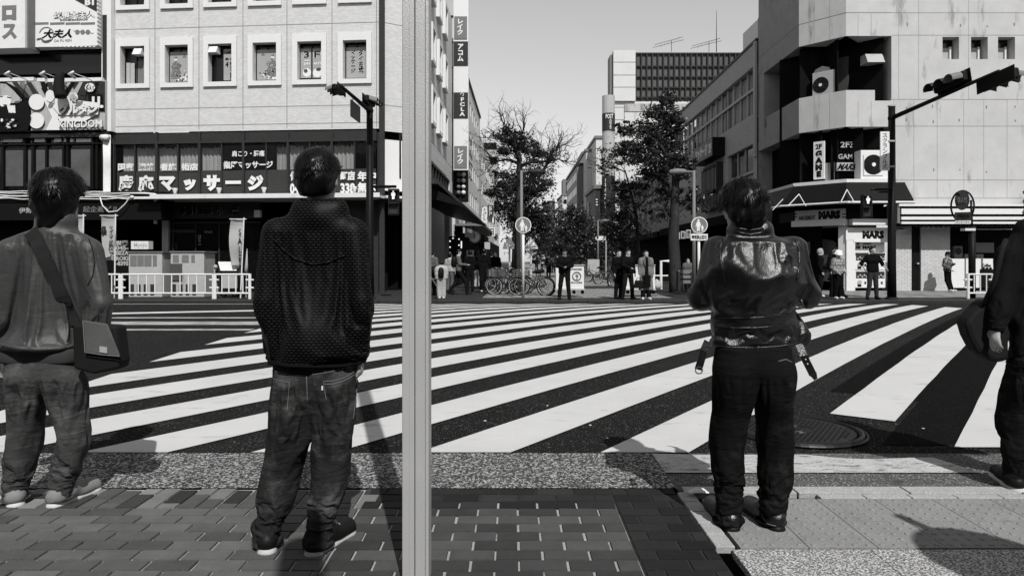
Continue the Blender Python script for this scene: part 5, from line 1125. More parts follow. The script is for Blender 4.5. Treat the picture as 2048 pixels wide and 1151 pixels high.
def person(label, px, fy, H=1.66, face=(0, -1, 0), top=None, bot=None, shoe=None, pose=None, hair=1, hat=None, coat=0.0, vox=.02, skin=None, D=None, group=None, long=0.0, wide=1.0, name='person', sl=1.0, lean=0.0, tilt=0.0, zb=0.0):
    D = D or CH * F / (fy - HZ); base = Vector((X_at(px, D), D, zb)); t = thing('person', label, name, base, group); s_ = H / 1.72; r, f, _ = frame_of(face)
    J = dict(pel=(0, 0, .95), waist=(0, .0, 1.08), chest=(0, .01, 1.27), neck=(0, -.01, 1.47), head=(0, .02, 1.615), sL=(-.17, -.01, 1.385), eL=(-.225, -.03, 1.14), wL=(-.225, .06, .90), sR=(.17, -.01, 1.385), eR=(.225, -.03, 1.14), wR=(.225, .06, .90),
             hL=(-.085, 0, .90), kL=(-.10, .02, .49), aL=(-.10, -.03, .09), hR=(.085, 0, .90), kR=(.10, .02, .49), aR=(.10, -.03, .09))
    J.update(pose or {}); LJ = dict(J)
    w_ = lambda v: base + (r * v[0] + f * (v[1] + lean * max(0, v[2] - .9)) + UP * v[2]) * s_
    J = {k: w_(v) for k, v in J.items()}
    for q in 'LR': J['t' + q] = w_(pose['t' + q]) if pose and 't' + q in pose else J['a' + q] + f * .15 * s_ - UP * .045 * s_ + r * (-.03 if q == 'L' else .03)
    if pose and 'hf' in pose: hf = (r * pose['hf'][0] + f * pose['hf'][1] + UP * pose['hf'][2]).normalized()
    else: hf = (f - UP * tilt).normalized()
    hu = (UP + f * tilt).normalized()
    lo, hi = box_of(J.values(), .22); fl = lambda a: (tuple(f), a)
    b = SDF(lo, hi, vox); head_sdf(b, J['head'], hf, hu, s_ * 1.02)
    b.cap(J['head'] - UP * .05 - f * .01, J['neck'], .046, .05, .03); b.cap(J['neck'] - UP * .05, J['waist'], .10, .10, .06, fl(.7)); b.cap(J['waist'], J['pel'], .10, .12, .06, fl(.75)); b.cap(J['sL'], J['sR'], .055, .055, .05)
    for q in 'LR':
        b.cap(J['s' + q], J['e' + q], .048, .038, .03); b.cap(J['e' + q], J['w' + q], .038, .027, .02); d_ = (J['w' + q] - J['e' + q]).normalized(); sd = f if abs(d_.dot(f)) < .8 else r
        hand(b, J['w' + q], d_, -r if q == 'R' else r, sd, s_ * (1.05 if vox > .012 else 1), .35)
        b.cap(J['h' + q], J['k' + q], .075, .052, .03); b.cap(J['k' + q], J['a' + q], .05, .036, .02); b.cap(J['a' + q] - UP * .02, J['t' + q], .035, .03, .02)
    b.mesh('body', skin or M_skin, t)
    if top:
        g = SDF(lo, hi, vox); hem = J['pel'] - UP * (.06 + coat) * s_; W2 = .095 * wide; k = .06
        g.cap(J['sL'], J['neck'] - UP * .04, .062, .07, k); g.cap(J['sR'], J['neck'] - UP * .04, .062, .07, k); g.cap(J['chest'] - r * W2, J['chest'] + r * W2, .125, .125, k, fl(.82)); g.cap(J['waist'] - r * W2 * .8, J['waist'] + r * W2 * .8, .115, .115, k, fl(.85)); g.cap(J['pel'] - r * W2 * .8, J['pel'] + r * W2 * .8, .12, .12, k, fl(.9))
        if coat: g.cap(J['pel'] - r * .06, hem - r * .11, .13, .13, k, fl(.75)); g.cap(J['pel'] + r * .06, hem + r * .11, .13, .13, k, fl(.75))
        g.cap(J['neck'] + UP * .01, J['neck'] - UP * .05, .062, .08, .04)
        for q in 'LR':
            g.cap(J['s' + q], J['e' + q], .072 * wide ** .5, .06, .04); e = J['e' + q].lerp(J['w' + q], sl if sl < 1 else .97)
            if sl >= .2: g.cap(J['e' + q], e, .058, .048, .03)
        g.cut(hem, (0, 0, -1)); g.cut(J['neck'] + UP * .045, (0, 0, 1)); g.fold(.010, (.25, .2, 1), .09, 1.2, seed=rnd.randint(0, 99)); g.mesh('coat' if coat else 'jacket', top, t)
    g = SDF(lo, hi, vox); wd = wide
    g.cap(J['pel'] - r * .06 + UP * .06, J['pel'] + r * .06 + UP * .06, .105, .105, .05, fl(.9))
    for q in 'LR': g.cap(J['h' + q], J['k' + q], .092 * wd, .072 * wd, .04); g.cap(J['k' + q], J['a' + q] + UP * .02, .072 * wd, .062 * wd, .02)
    g.cut(base + UP * .06, (0, 0, -1)) if not pose or 'aL' not in pose else None
    g.cut(J['pel'] + UP * .14, (0, 0, 1)); g.fold(.010, (.1, .2, 1), .075, 1.3, z1=zb + .62 * s_, seed=rnd.randint(0, 99)); g.mesh('trousers', bot or M_trou, t)
    for q in 'LR':
        a, e = J['a' + q], J['t' + q]; d_ = (e - a); lo2, hi2 = box_of([a, e], .1); h = SDF(lo2, hi2, min(vox, .015)); zz = min(a.z - .09, e.z - .045 * s_)
        h.cap(a - d_ * .25 - UP * .035, e, .05, .04, .02); h.cap(a, a - UP * .03, .045, .045, .03); h.cut((0, 0, max(zb + .006, zz)), (0, 0, -1)); h.mesh('shoe', shoe or M_shoeb, t)
    if hair: hair_sdf(J['head'], hf, hu, s_ * 1.02, min(vox, .014), long, -.12, 1.05).mesh('hair', M_hair if hair is 1 else hair, t)
    if hat:
        q = MB(); c = J['head'] + hu * .05 * s_; kind, hm = hat
        if kind == 'bucket': q.tube([c + hu * z for z in (-.055, -.02, .0, .075, .085)], [.155, .125, .112, .092, .02], 20)
        else: q.tube([c + hu * z for z in (-.02, .03, .065, .08)], [.104, .098, .066, .01], 18); q.prism([c - hu * .015 + hf * a + hf.cross(hu) * bb for a, bb in ((.08, -.07), (.16, -.06), (.19, 0), (.16, .06), (.08, .07))], hu * .012)
        q.build('hat', hm, t, True)
    t['_j'] = 0; del t['_j']; return t, J, w_
# ------------------------------------------------------------ people across the road
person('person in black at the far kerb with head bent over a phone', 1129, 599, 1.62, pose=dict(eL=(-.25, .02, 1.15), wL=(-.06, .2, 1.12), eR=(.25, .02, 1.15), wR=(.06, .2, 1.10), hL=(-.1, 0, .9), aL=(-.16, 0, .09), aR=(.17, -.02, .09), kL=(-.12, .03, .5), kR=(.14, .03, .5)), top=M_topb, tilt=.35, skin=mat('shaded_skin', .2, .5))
person('person in black seen partly behind another, waiting beside the second notice board', 1237, 597, 1.6, face=(.5, -1, 0), top=M_topb, pose=dict(wL=(-.1, .25, 1.05)))
person('person in black with legs apart standing next to the woman in the long grey coat', 1256, 598.5, 1.62, face=(.35, -1, 0), top=M_topb, tilt=.2, pose=dict(wR=(.05, .25, 1.08), eR=(.22, .06, 1.16), aL=(-.16, .02, .09), kL=(-.12, .05, .5), aR=(.24, .06, .09), kR=(.18, .08, .5)))
t, J, _w = person('person in a long open grey coat with a dark handbag waiting at the far kerb', 1292, 599.5, 1.58, top=M_coat, coat=.55, shoe=M_shoew, wide=1.15, bot=M_trou)
q = MB(); f = Vector((0, -1, 0)); c = J['neck']; q.prism([c + Vector((-.03, -.13, .0)), c + Vector((.03, -.13, 0)), c + Vector((.055, -.165, -.55)), c + Vector((.09, -.17, -.95)), c + Vector((-.09, -.17, -.95)), c + Vector((-.055, -.165, -.55))], Vector((0, .05, 0))); q.build('inner_dress', M_topb, t)
q = MB()
for sg in (-1, 1): q.prism([c + Vector((sg * .035, -.13, .02)), c + Vector((sg * .12, -.14, -.08)), c + Vector((sg * .10, -.165, -.16)), c + Vector((sg * .05, -.18, -.28))], Vector((0, .03, 0)))
q.build('lapel', M_topg, t)
t = thing('handbag', 'black handbag hanging from the hand of the person in the long grey coat', 'bag', J['wR'] - UP * .4); w = MB(); c = J['wR'] + Vector((-.02, 0, -.3))
w.prism([c + Vector((x, -.06, z)) for x, z in ((-.17, -.15), (.17, -.15), (.13, .1), (-.13, .1))], Vector((0, .12, 0))); w.build('bag_body', M_black, t, bevel=.02); w = MB(); w.ring(c + UP * .1, (0, 1, 0), .09, .01, 16, 6, 0, math.pi); w.build('handle', M_black, t)
GL = 'people walking past the left shops'
person('person in a pale top stooping over a pram beside the white square pole', 864, 590, 1.62, face=(.3, 1, 0), top=M_topg, tilt=.2, group=GL)
t, J, _w = person('child in white jacket and trousers wearing a black backpack, seen from behind', 883, 597, 1.24, face=(-.15, 1, 0), top=M_topw, bot=M_topw, shoe=M_shoew, group=GL, wide=1.15)
q = MB(); c = J['chest'] + Vector((.0, -.15, -.06)); q.tube([c - UP * .17, c - UP * .1, c + UP * .1, c + UP * .17], [.06, .1, .09, .05], 10); q.build('backpack', M_black, t, True)
person('person in a pale jacket and grey trousers behind the child in white', 900, 584, 1.55, face=(.6, 1, 0), top=M_topw, bot=M_topg, group=GL)
t, J, _w = person('person striding past the left shops in dark trousers while looking at a phone', 917, 589, 1.66, face=(1, .15, 0), top=M_topg, bot=M_trou, group=GL, tilt=.3, pose=dict(eR=(.2, .03, 1.16), wR=(.12, .30, 1.14), wL=(-.16, .24, 1.12), eL=(-.22, .0, 1.16), kR=(.09, .26, .52), aR=(.09, .33, .10), tR=(.1, .49, .07), kL=(-.09, -.06, .5), aL=(-.09, -.34, .12), tL=(-.1, -.20, .05)))
q = MB(); c = J['chest'] + Vector((-.17, 0, -.02)); q.tube([c - UP * .2, c - UP * .12, c + UP * .12, c + UP * .2], [.07, .12, .11, .06], 10); q.build('backpack', M_black, t, True)
person('person in black from behind in front of the lit picture panel on the left', 940, 582, 1.66, face=(-.1, 1, 0), top=M_topb, group=GL)
person('person in pale trousers and black coat among the left crowd, half hidden', 955, 577, 1.66, face=(.2, 1, 0), top=M_topb, bot=M_topw, group=GL)
person('broad person in black with pale shoes walking away on the left pavement', 968, 585, 1.72, face=(.1, 1, 0), top=M_topb, bot=M_trou, shoe=M_shoew, wide=1.25, group=GL, pose=dict(aL=(-.11, .12, .09), aR=(.12, -.06, .09)))
person('person with pale trousers beyond the broad black coat on the left pavement', 982, 574, 1.64, face=(.1, 1, 0), top=M_topb, bot=M_topw, group=GL)
person('person in a black coat beside the parked bicycles at the left tree', 991, 577, 1.66, face=(-.4, -1, 0), top=M_topb, group=GL)
GF = 'small figures far down the shopping street'
person('small dark figure walking toward the crossing in the middle of the mall paving', 1097, 554, 1.66, top=M_topb, group=GF, vox=.03, pose=dict(aL=(-.1, .15, .09), aR=(.1, -.15, .1)))
for i, (px, fy, lb, tp, bt) in enumerate(((1084, 541, 'tiny figure in a pale coat left of the small walking figure', M_topw, M_trou), (1073, 543, 'tiny figure in dark clothes nearest the bicycles, far down the mall', M_topb, M_trou), (1107, 545, 'tiny figure in grey just beyond the small walking figure', M_topg, M_trou), (1066, 539, 'tiny distant figure in pale trousers beside the round sign post', M_topb, M_topw), (1091, 537, 'tiniest pale figure at the far end of the mall paving', M_topw, M_topg))):
    person(lb, px, fy, 1.64, top=tp, bot=bt, group=GF, vox=.035, face=(rnd.uniform(-.4, .4), rnd.choice([-1, 1]), 0))
person('person in a black coat half hidden behind the leather jacket, before the toy machines', 1640, 594, 1.66, face=(.9, -.4, 0), top=M_topb, hair=M_topw, wide=1.2, shoe=M_shoew)
person('person with dark hair standing right behind the bucket hat wearer', 1668, 594, 1.7, face=(.4, -1, 0), top=M_topb, bot=M_trou, pose=dict(aL=(-.3, .1, .09), kL=(-.2, .1, .5)))
person('person in a white bucket hat and checked shirt looking down beside the arcade pillar', 1676, 598, 1.56, face=(.25, -1, 0), top=M_check, bot=M_topb, shoe=M_shoew, hat=('bucket', M_clean), tilt=.35, wide=1.2, pose=dict(wL=(-.15, .2, .95), wR=(.16, .2, .95)))
person('person in a dark shirt standing squarely with a phone before the capsule toy machines', 1745, 599, 1.7, face=(-.05, -1, 0), top=M_topb, bot=mat('slate_trousers', .03, .8), sl=.35, tilt=.05, pose=dict(eL=(-.33, -.06, 1.18), wL=(-.36, .14, 1.02), eR=(.33, -.06, 1.18), wR=(.30, .14, .98), aL=(-.14, -.02, .09), aR=(.15, -.02, .09), hf=(-.5, 1, 0)))
person('person in a patterned jacket and black cap leaning on the white brick wall', 1895, 581, 1.6, face=(.5, -1, 0), top=M_camo, bot=M_topb, shoe=M_shoew, hat=('cap', M_black), D=27.6, tilt=.2, pose=dict(wL=(-.05, .26, 1.2), eL=(-.22, .05, 1.16), wR=(.12, .22, .95), aL=(-.12, .12, .09), aR=(.13, .18, .09)), zb=.0)
person('person in dark clothes sitting low behind the round pedestrian sign with plate', 1376, 585, 1.35, face=(-.3, -1, 0), top=M_topg, bot=M_trou)
# ============================================================ street furniture
t = thing('square_pole', 'tall pale square metal pole with a dark central slot standing at the near kerb', 'pole', (X_at(831, 2.63), 2.63, 0))
M_pole = mat('brushed_pole', .52, .38, .25, noise=.05, ns=3, bump=.08, bs=200, stain=((14, 14, 1.2), .68, .22))
P = PL((0, 2.63, 0), (1, 0, 0)); Xp = lambda px: X_at(px, 2.63)
w = MB(); w.abox(Xp(804), 2.63, -.05, Xp(828.6), 2.73, 4.2); w.build('left_rail', M_pole, t, bevel=.004)
w = MB(); w.abox(Xp(829.9), 2.63, -.05, Xp(850), 2.73, 4.2); w.build('right_rail', M_pole, t, bevel=.004)
w = MB(); w.abox(Xp(850.4), 2.640, -.05, Xp(856.6), 2.73, 4.2); w.abox(Xp(818.5), 2.628, -.05, Xp(819.6), 2.64, 4.2); w.build('edge_strip', M_pole, t, bevel=.002)
w = MB(); w.abox(Xp(828), 2.645, -.05, Xp(830.5), 2.72, 4.19); w.build('slot', M_black, t)
def signal_pole(label, px, D, ytop, r):
    t = thing('signal_pole', label, 'signal pole', (X_at(px, D), D, 0)); b = Vector((X_at(px, D), D, 0)); q = MB(); q.tube([b, b + UP * 1.2, b + UP * Z_at(ytop, D)], [r * 1.1, r, r * .8], 14); q.build('pole', M_black, t, True)
    q = MB(); q.tube([b + UP * (Z_at(ytop, D) - .01), b + UP * (Z_at(ytop, D) + .03)], r * .95, 12); q.build('cap', M_lgrey, t); q = MB(); q.tube([b, b + UP * .06], r * 1.5, 14); q.build('base', M_dgrey, t); return t, b
def arm(t, p0, p1, r): q = MB(); q.tube([p0, p1], [r, r * .6], 10); q.sphere(p0, r * 1.7, 8, 6); q.build('arm', M_black, t, True)
def lights(label, c, along, face, group, S=1.0):
    """three lamp head: along = long axis, face = where the lamps look"""
    a, f = Vector(along).normalized(), Vector(face).normalized(); t = thing('traffic_light', label, 'traffic light', c, group); u = a.cross(f).normalized(); q = MB()
    q.box(c - a * .54 * S - u * .16 * S - f * .08, a * 1.08 * S, u * .32 * S, f * .16); q.build('housing', M_black, t, bevel=.05)
    q = MB(); q.box(c - a * .58 * S - u * .21 * S - f * .1, a * 1.16 * S, u * .42 * S, -f * .02); q.build('back_plate', M_black, t)
    for k in (-1, 0, 1):
        o = c + a * .36 * S * k + f * .08; q = MB(); n = 14; uu = u if u.z > 0 else -u
        for i in range(n):
            A0, A1 = -.35 + (math.pi + .7) * i / n, -.35 + (math.pi + .7) * (i + 1) / n
            p = [o + a * math.cos(x) * .16 * S + uu * math.sin(x) * .16 * S for x in (A0, A1)]; q.face([p[0], p[1], p[1] + f * .34 * S - uu * .06, p[0] + f * .34 * S - uu * .06])
        q.build('visor', M_mgrey if k == 1 else M_dgrey, t); q = MB(); q.disc(o - f * .002, f, .145 * S, .01, 18); q.build('lens', M_black, t)
    return t
t, b = signal_pole('thick dark signal pole at the corner by the capsule toy machines', 1783.5, 22.3, 213, .13)
p0 = b + UP * Z_at(236, 22.3); p1 = W(1998, 142, 18.6); arm(t, p0, p1, .075); d_ = (p1 - p0).normalized(); sx_ = Vector((1, 0, 0))
w = MB(); w.cbox(W(1770, 384, 22.2), .35, .1, .06); w.tube([W(1742, 379, 22.2), W(1783, 378, 22.2)], .04, 6); w.build('bracket', M_black, t)
sg = 'traffic lights over the crossing arms'
lights('dark three lamp traffic light with hooded visors, inner one on the long arm', p0.lerp(p1, .62) + Vector((-.1, 0, .25)), d_, (-1, -.12, -.05), sg)
lights('dark three lamp traffic light seen from behind at the tip of the long arm', p0.lerp(p1, .9) + Vector((.35, 0, -.1)), d_, (1, .05, -.05), sg)
t = thing('scramble_sign', 'narrow upright white sign with black katakana clamped to the corner signal pole', 'sign', W(1770, 340, 22.0)); P = PL((0, 22.0, 0), (1, .0, 0))
w = MB(); P.box(w, 1761, 263, 1779, 341, -.04, 0); w.build('panel', M_clean, t); P.text('スクランブル式', 1765, 267, 1775, 338, 0, M_black, t, .0, True); w = MB(); [P.box(w, 1778, y, 1790, y + 3, -.06, .03) for y in (280, 331)]; w.build('clamp', M_lgrey, t)
M_lit = emis('signal_light', .9, .75)
def ped_signal(label, px, y0, y1, D, group):
    t = thing('pedestrian_signal', label, 'pedestrian signal', W(px, y1, D), group); P = PL((0, D, 0), (1, 0, 0)); hw = (y1 - y0) * .2; q = MB(); P.box(q, px - hw, y0, px + hw, y1, -.2, 0); q.build('housing', M_black, t, bevel=.02)
    ym = (y0 + y1) / 2; q = MB()
    for a, b_ in ((y0 + 2, ym - 1), (ym + 1, y1 - 2)):
        for (x0_, ya, x1_, yb) in ((px - hw + 1, a, px + hw - 1, a + 1.4), (px - hw + 1, a, px - hw + 2.2, b_), (px + hw - 2.2, a, px + hw - 1, b_)): P.box(q, x0_, ya, x1_, yb, 0, .16 if ya == a and x1_ - x0_ > 4 else .05)
    q.build('visor', M_dgrey, t)
    h = (ym - y0) * .62; c = y0 + 4; q = MB(); fig = [(-.09, .22), (.09, .22), (.24, .3), (.24, .62), (.13, .62), (.13, 1), (.02, 1), (.02, .68), (-.02, .68), (-.02, 1), (-.13, 1), (-.13, .62), (-.24, .62), (-.24, .3)]
    q.prism([P.pt(px + x * h, c + y * h, .01) for x, y in fig], P.n * .012); q.disc(P.pt(px, c + .1 * h, .01), P.n, .1 * h / F * D, .012, 12); q.build('lit_figure', M_lit, t); q = MB(); P.box(q, px - hw + 3, ym + 3, px + hw - 3, y1 - 4, .0, .01); q.build('dark_lens', M_dgrey, t); return t
ped_signal('pedestrian signal with a lit standing figure beside the pale square pole', 786.5, 377, 431, 22.1, 'pedestrian signals'); ped_signal('pedestrian signal with a lit standing figure hanging before the arcade awning', 1736, 388, 436, 22.1, 'pedestrian signals')
t, b = signal_pole('dark signal pole in front of the massage shop windows', 739.5, 22.4, 208, .13)
p0 = b + UP * Z_at(222, 22.4); p1 = W(682, 172, 19.6); arm(t, p0, p1, .075); d_ = (p1 - p0).normalized()
w = MB(); w.tube([W(745, 373, 22.4), W(792, 373, 22.2)], .05, 6); w.tube([W(775, 371, 22.3), W(775, 376, 22.3)], .1, 8); w.build('bracket', M_black, t)
lights('dark traffic light seen end on at the tip of the arm before the tiled wall', p0.lerp(p1, .86) + Vector((-.22, 0, .0)), d_, (-1, .2, 0), sg, .62); lights('dark traffic light seen from behind nearest the pole before the tiled wall', p0.lerp(p1, .3) + Vector((.25, 0, .1)), d_, (1, .25, 0), sg, .7)
t = thing('arm_sign_plate', 'flat dark grey sign plate hanging under the signal arm before the tiled wall', 'sign', p0.lerp(p1, .5)); c = p0.lerp(p1, .55) - UP * .36; w = MB(); w.box(c - d_ * .45 - UP * .3, d_ * .9, UP * .5, Vector((.03, 0, 0))); w.build('plate', M_dgrey, t); w = MB(); w.tube([c + UP * .2 + d_ * .2, c + UP * .4 + d_ * .2], .02, 5); w.build('hanger', M_lgrey, t)
# guard rails
def rail(label, x0, x1, D, group='white guard rails', n=10, D2=None):
    a, b = Vector((x0, D, 0)), Vector((x1, D2 or D, 0)); t = thing('guard_rail', label, 'guard rail', a, group); d = b - a
    q = MB(); [q.tube([a + UP * z, b + UP * z], .028, 8) for z in (.80, .18)]; q.build('rail', M_clean, t)
    for e in (a, b): q = MB(); q.tube([e - UP * .1, e + UP * .82], .05, 10); [q.tube([e - d.normalized() * .13 + UP * z, e + d.normalized() * .13 + UP * z], .03, 6) for z in (.62, .36)]; q.build('post', M_clean, t)
    for k in range(1, n): q = MB(); p = a + d * k / n; q.tube([p + UP * .18, p + UP * .80], .02, 6); q.build('bar', M_clean, t)
Xr = lambda px: X_at(px, 22.5)
rail('white guard rail in front of the two grey shop cabinets', Xr(243), Xr(427), 22.5, n=11); rail('short white guard rail before the banner and cart', Xr(430.5), Xr(500), 22.48, n=5); rail('white guard rail running off behind the man with the shoulder bag', Xr(60), Xr(239), 22.52, n=11); rail('short white guard rail beside the round arched street sign', X_at(1936, 22.6), X_at(1985, 22.6), 22.6, n=4)
# cabinets by the shop
def cabinet(label, x0, x1, ytop, D, style):
    P = PL((0, D, 0), (1, 0, 0)); t = thing('metal_cabinet', label, 'cabinet', W((x0 + x1) / 2, 595, D), 'grey metal cabinets'); q = MB(); P.box(q, x0, ytop, x1, 594, -.9, 0); q.build('casing', M_lgrey, t, bevel=.02)
    q = MB(); P.box(q, x0 - 2, ytop - 2.5, x1 + 2, ytop, -.95, .04); q.build('lid', M_mgrey, t)
    for k, (a, b_) in enumerate(((.05, .24), (.26, .45), (.47, .68), (.73, .84)) if style else ((.07, .24), (.34, .54), (.62, .72))): q = MB(); P.box(q, x0 + (x1 - x0) * a, ytop + 5, x0 + (x1 - x0) * b_, ytop + (27 if style else 20), .0, .012); q.build('vent', M_mgrey, t)
    q = MB(); [P.box(q, x0 + (x1 - x0) * (.05 + .2 * k), 568, x0 + (x1 - x0) * (.16 + .2 * k), 590, .0, .012) for k in range(4)]; q.build('lower_vent', M_dgrey, t)
    if not style: q = MB(); P.box(q, x0 - 2, 527, x0 + 22, 560, .02, .06); q.build('leaning_board', M_post2, t)
cabinet('grey metal cabinet with a row of four vents beside the first banner', 257, 324, 505, 23.6, 1); cabinet('grey metal cabinet with a dark board leaning on it near the cart', 341, 408, 504.5, 23.7, 0)
def nobori(label, x0, x1, y0, y1, D, text, lean):
    t = thing('banner_flag', label, 'banner', W(x1, 595, D), 'banner flags outside the shops'); q = MB(); q.tube([W(x1 - lean, 598, D), W(x1, y0 - 3, D)], .022, 6); q.tube([W(x0 - 3, y0, D), W(x1 + 5, y0, D)], .015, 5); q.build('pole', M_clean, t)
    q = MB(); n = 14
    for i in range(n):
        for j in range(5):
            def pt(a, b): y = y0 + (y1 - y0) * a; xo = -lean * a; wv = math.sin(a * 5 + b * 2) * .05 + math.sin(a * 9) * .03; sag = math.sin(a * 3.1) * 5 * (1 - b) * (1 if lean > 4 else .3); pch = (x1 - x0) * .35 * a * (1 - b) if lean > 4 else 6 * a * (1 - b); return W(x0 + (x1 - x0) * b + xo - sag + pch, y, D + wv)
            q.face([pt(i / n, j / 5), pt((i + 1) / n, j / 5), pt((i + 1) / n, (j + 1) / 5), pt(i / n, (j + 1) / 5)])
    q.build('cloth', M_topw, t, True); P = PL((0, D - .09, 0), (1, 0, 0)); 
    if text: P.text(text, x0 + (x1 - x0) * .52, y0 + 20, x1 - (x1 - x0) * .16, y1 - 8, .0, M_black, t, .01, True)
    return t
t = nobori('white banner flag with a printed woman beside the first grey cabinet', 203, 231, 431, 520, 22.9, 'タイマッサージ', 2)
w = MB(); w.tube([W(208, 452, 22.8), W(207, 462, 22.8), W(206, 470, 22.8)], [.05, .08, .05], 8); w.build('printed_hair', M_dgrey, t); w = MB(); w.prism([W(x, y, 22.8) for x, y in ((203, 474), (210, 470), (219, 480), (217, 500), (221, 512), (208, 516))], Vector((0, .01, 0))); w.build('printed_dress', M_lgrey, t)
nobori('pale twisted banner flag beside the shop door and cart', 462, 488, 438, 530, 23.0, 'SALE', 7); nobori('white banner flag mostly hidden behind the man with the shoulder bag', 146, 167, 431, 520, 22.9, '', 2)
t = thing('hand_cart', 'white hand cart with a slanted lid parked behind the short guard rail', 'cart', W(455, 594, 23.2)); P = PL((0, 23.2, 0), (1, 0, 0)); w = MB(); P.box(w, 443, 545, 474, 576, -.5, 0); w.build('box', M_lgrey, t); w = MB(); w.prism([P.pt(436, 523, 0), P.pt(470, 523, 0), P.pt(473, 541, .1), P.pt(441, 541, .1)], Vector((0, .3, 0))); w.build('lid', M_white, t)
for px in (447, 470): w = MB(); w.ring(P.pt(px, 586, 0), (0, 1, 0), .1, .03, 14, 6); w.build('wheel', M_rub, t)
w = MB(); w.tube([P.pt(432, 540, .1), P.pt(428, 536, .1), P.pt(436, 585, .1), P.pt(474, 585, .1)], .02, 5); w.sphere(P.pt(431, 533, .1), .07, 8, 6); w.build('frame', M_lgrey, t)
for i, (px, lb) in enumerate(((480, 'black waist high bag stand at the foot of the twisted banner flag'),)): t = thing('bag_stand', lb, 'stand', W(px, 595, 23.1)); w = MB(); w.tube([W(478, 535, 23.1), W(481, 560, 23.1), W(478, 592, 23.1)], [.07, .1, .05], 8); w.build('bag', M_black, t, True)
t = thing('folded_parasol', 'pale folded parasol standing to the right of the twisted banner flag', 'parasol', W(493, 560, 23.4)); w = MB(); w.tube([W(494, 500, 23.4), W(493, 530, 23.4), W(492, 545, 23.4)], [.015, .05, .07], 10); w.build('cloth', M_topw, t, True); w = MB(); w.tube([W(494, 497, 23.4), W(492, 597, 23.4)], .015, 5); w.build('stem', M_lgrey, t)
# round pedestrian signs
def ped_sign(label, px, py, r, D, plate):
    t = thing('pedestrian_sign', label, 'road sign', (X_at(px, D), D, 0), 'round pedestrian signs'); P = PL((0, D, 0), (1, 0, 0)); c = P.pt(px, py, 0); rm = r / F * D; q = MB(); q.tube([Vector((c.x, D + .06, -.02)), Vector((c.x, D + .06, c.z + rm * .9))], .045, 10); q.build('post', M_clean, t, True)
    q = MB(); q.disc(c, P.n, rm, .02, 36); q.build('rim', M_clean, t); q = MB(); q.disc(c + P.n * .02, P.n, rm * .9, .006, 36); q.build('disc', M_mgrey, t)
    man_ = [(-.16, -.42), (.16, -.42), (.26, -.1), (.34, .2), (.28, .23), (.17, -.02), (.16, .75), (.02, .75), (0, .25), (-.03, .25), (-.05, .75), (-.2, .75), (-.2, 0), (-.3, .2), (-.36, .17), (-.27, -.2)]
    q = MB()
    for ox, oy, s_ in ((-.12, 0, 1), (.36, .36, .52)):
        q.prism([c + P.n * .027 + P.u * (ox + x * s_) * rm - UP * (oy + y * s_) * rm for x, y in man_], P.n * .004); q.disc(c + P.n * .027 + P.u * ox * rm - UP * (oy - .57 * s_) * rm, P.n, .13 * s_ * rm, .004, 12)
    q.tube([c + P.n * .03 + P.u * .18 * rm - UP * .2 * rm, c + P.n * .03 + P.u * .3 * rm - UP * .36 * rm], .04 * rm, 5); q.build('figures', M_clean, t)
    if plate: q = MB(); P.box(q, px - 17, py + r + 1, px + 17, py + r + 14, 0, .02); pl = q.build('plate', M_clean, t); P.text('特定禁止区域', px - 15, py + r + 3.5, px + 15, py + r + 11.5, .02, M_black, pl, .03)
    return t
ped_sign('round grey sign of an adult and child on a white post beside the bicycles', 1046.5, 450, 16, 22.4, False); ped_sign('round grey sign of an adult and child with a small lettered plate below', 1398.5, 450, 16.5, 22.4, True)
# street lamps
def lamp(label, px, ytop, D, dx, group='street lamps of the shopping street'):
    t = thing('street_lamp', label, 'street lamp', (X_at(px, D), D, 0), group); b = Vector((X_at(px, D), D, 0)); q = MB(); h = Z_at(ytop, D); q.tube([b, b + UP * h], [.075, .05], 10); q.build('pole', M_mgrey, t, True)
    c = b + UP * (h - .05); q = MB(); q.tube([c, c + Vector((dx * .25, 0, .02))], .035, 6); q.build('arm', M_mgrey, t); q = MB(); q.tube([c + Vector((dx * x, 0, z)) for x, z in ((.2, .0), (.35, .02), (.6, .02), (.85, 0), (.9, -.02))], [.03, .085, .11, .08, .02], 12); q.build('lamp_head', M_dgrey if px < 1100 else M_mgrey, t, True); return t
lamp('street lamp with a dark lens shaped head in front of the bare tree', 1043, 341, 25.5, 1.0); lamp('street lamp with a pale flat head to the right of the big tree', 1388, 341, 24.5, -1.0); lamp('far street lamp among evergreens above the white finger sign', 1196, 440, 50, 1.1); lamp('far slim lamp to the right of the standing man in black', 1160, 455, 62, 1.2)
def finger(label, x0, y0, x1, y1, D):
    t = thing('finger_sign', label, 'sign', W(x0, y1, D), 'white finger signs'); P = PL((0, D, 0), (1, 0, 0)); q = MB(); q.prism([P.pt(x, y, 0) for x, y in ((x0 + 3, y0), (x1, y0), (x1, y1), (x0 + 3, y1), (x0, (y0 + y1) / 2))], P.n * .06); q.build('panel', M_clean, t); q = MB(); q.disc(P.pt(x0 + 5, (y0 + y1) / 2, .06), P.n, (y1 - y0) * .25 / F * D, .01, 12); q.build('emblem', M_black, t)
    q = MB(); b = P.pt(x1 + 1, y1, 0); q.tube([Vector((b.x, D, 0)), P.pt(x1 + 1, y0 - 3, 0)], .05, 6); q.build('post', M_lgrey, t)
finger('white pointed finger sign left of the bare tree trunk', 1004, 451, 1025, 460, 36); finger('white pointed finger sign on the far lamp among evergreens', 1190, 472, 1211, 480, 48)
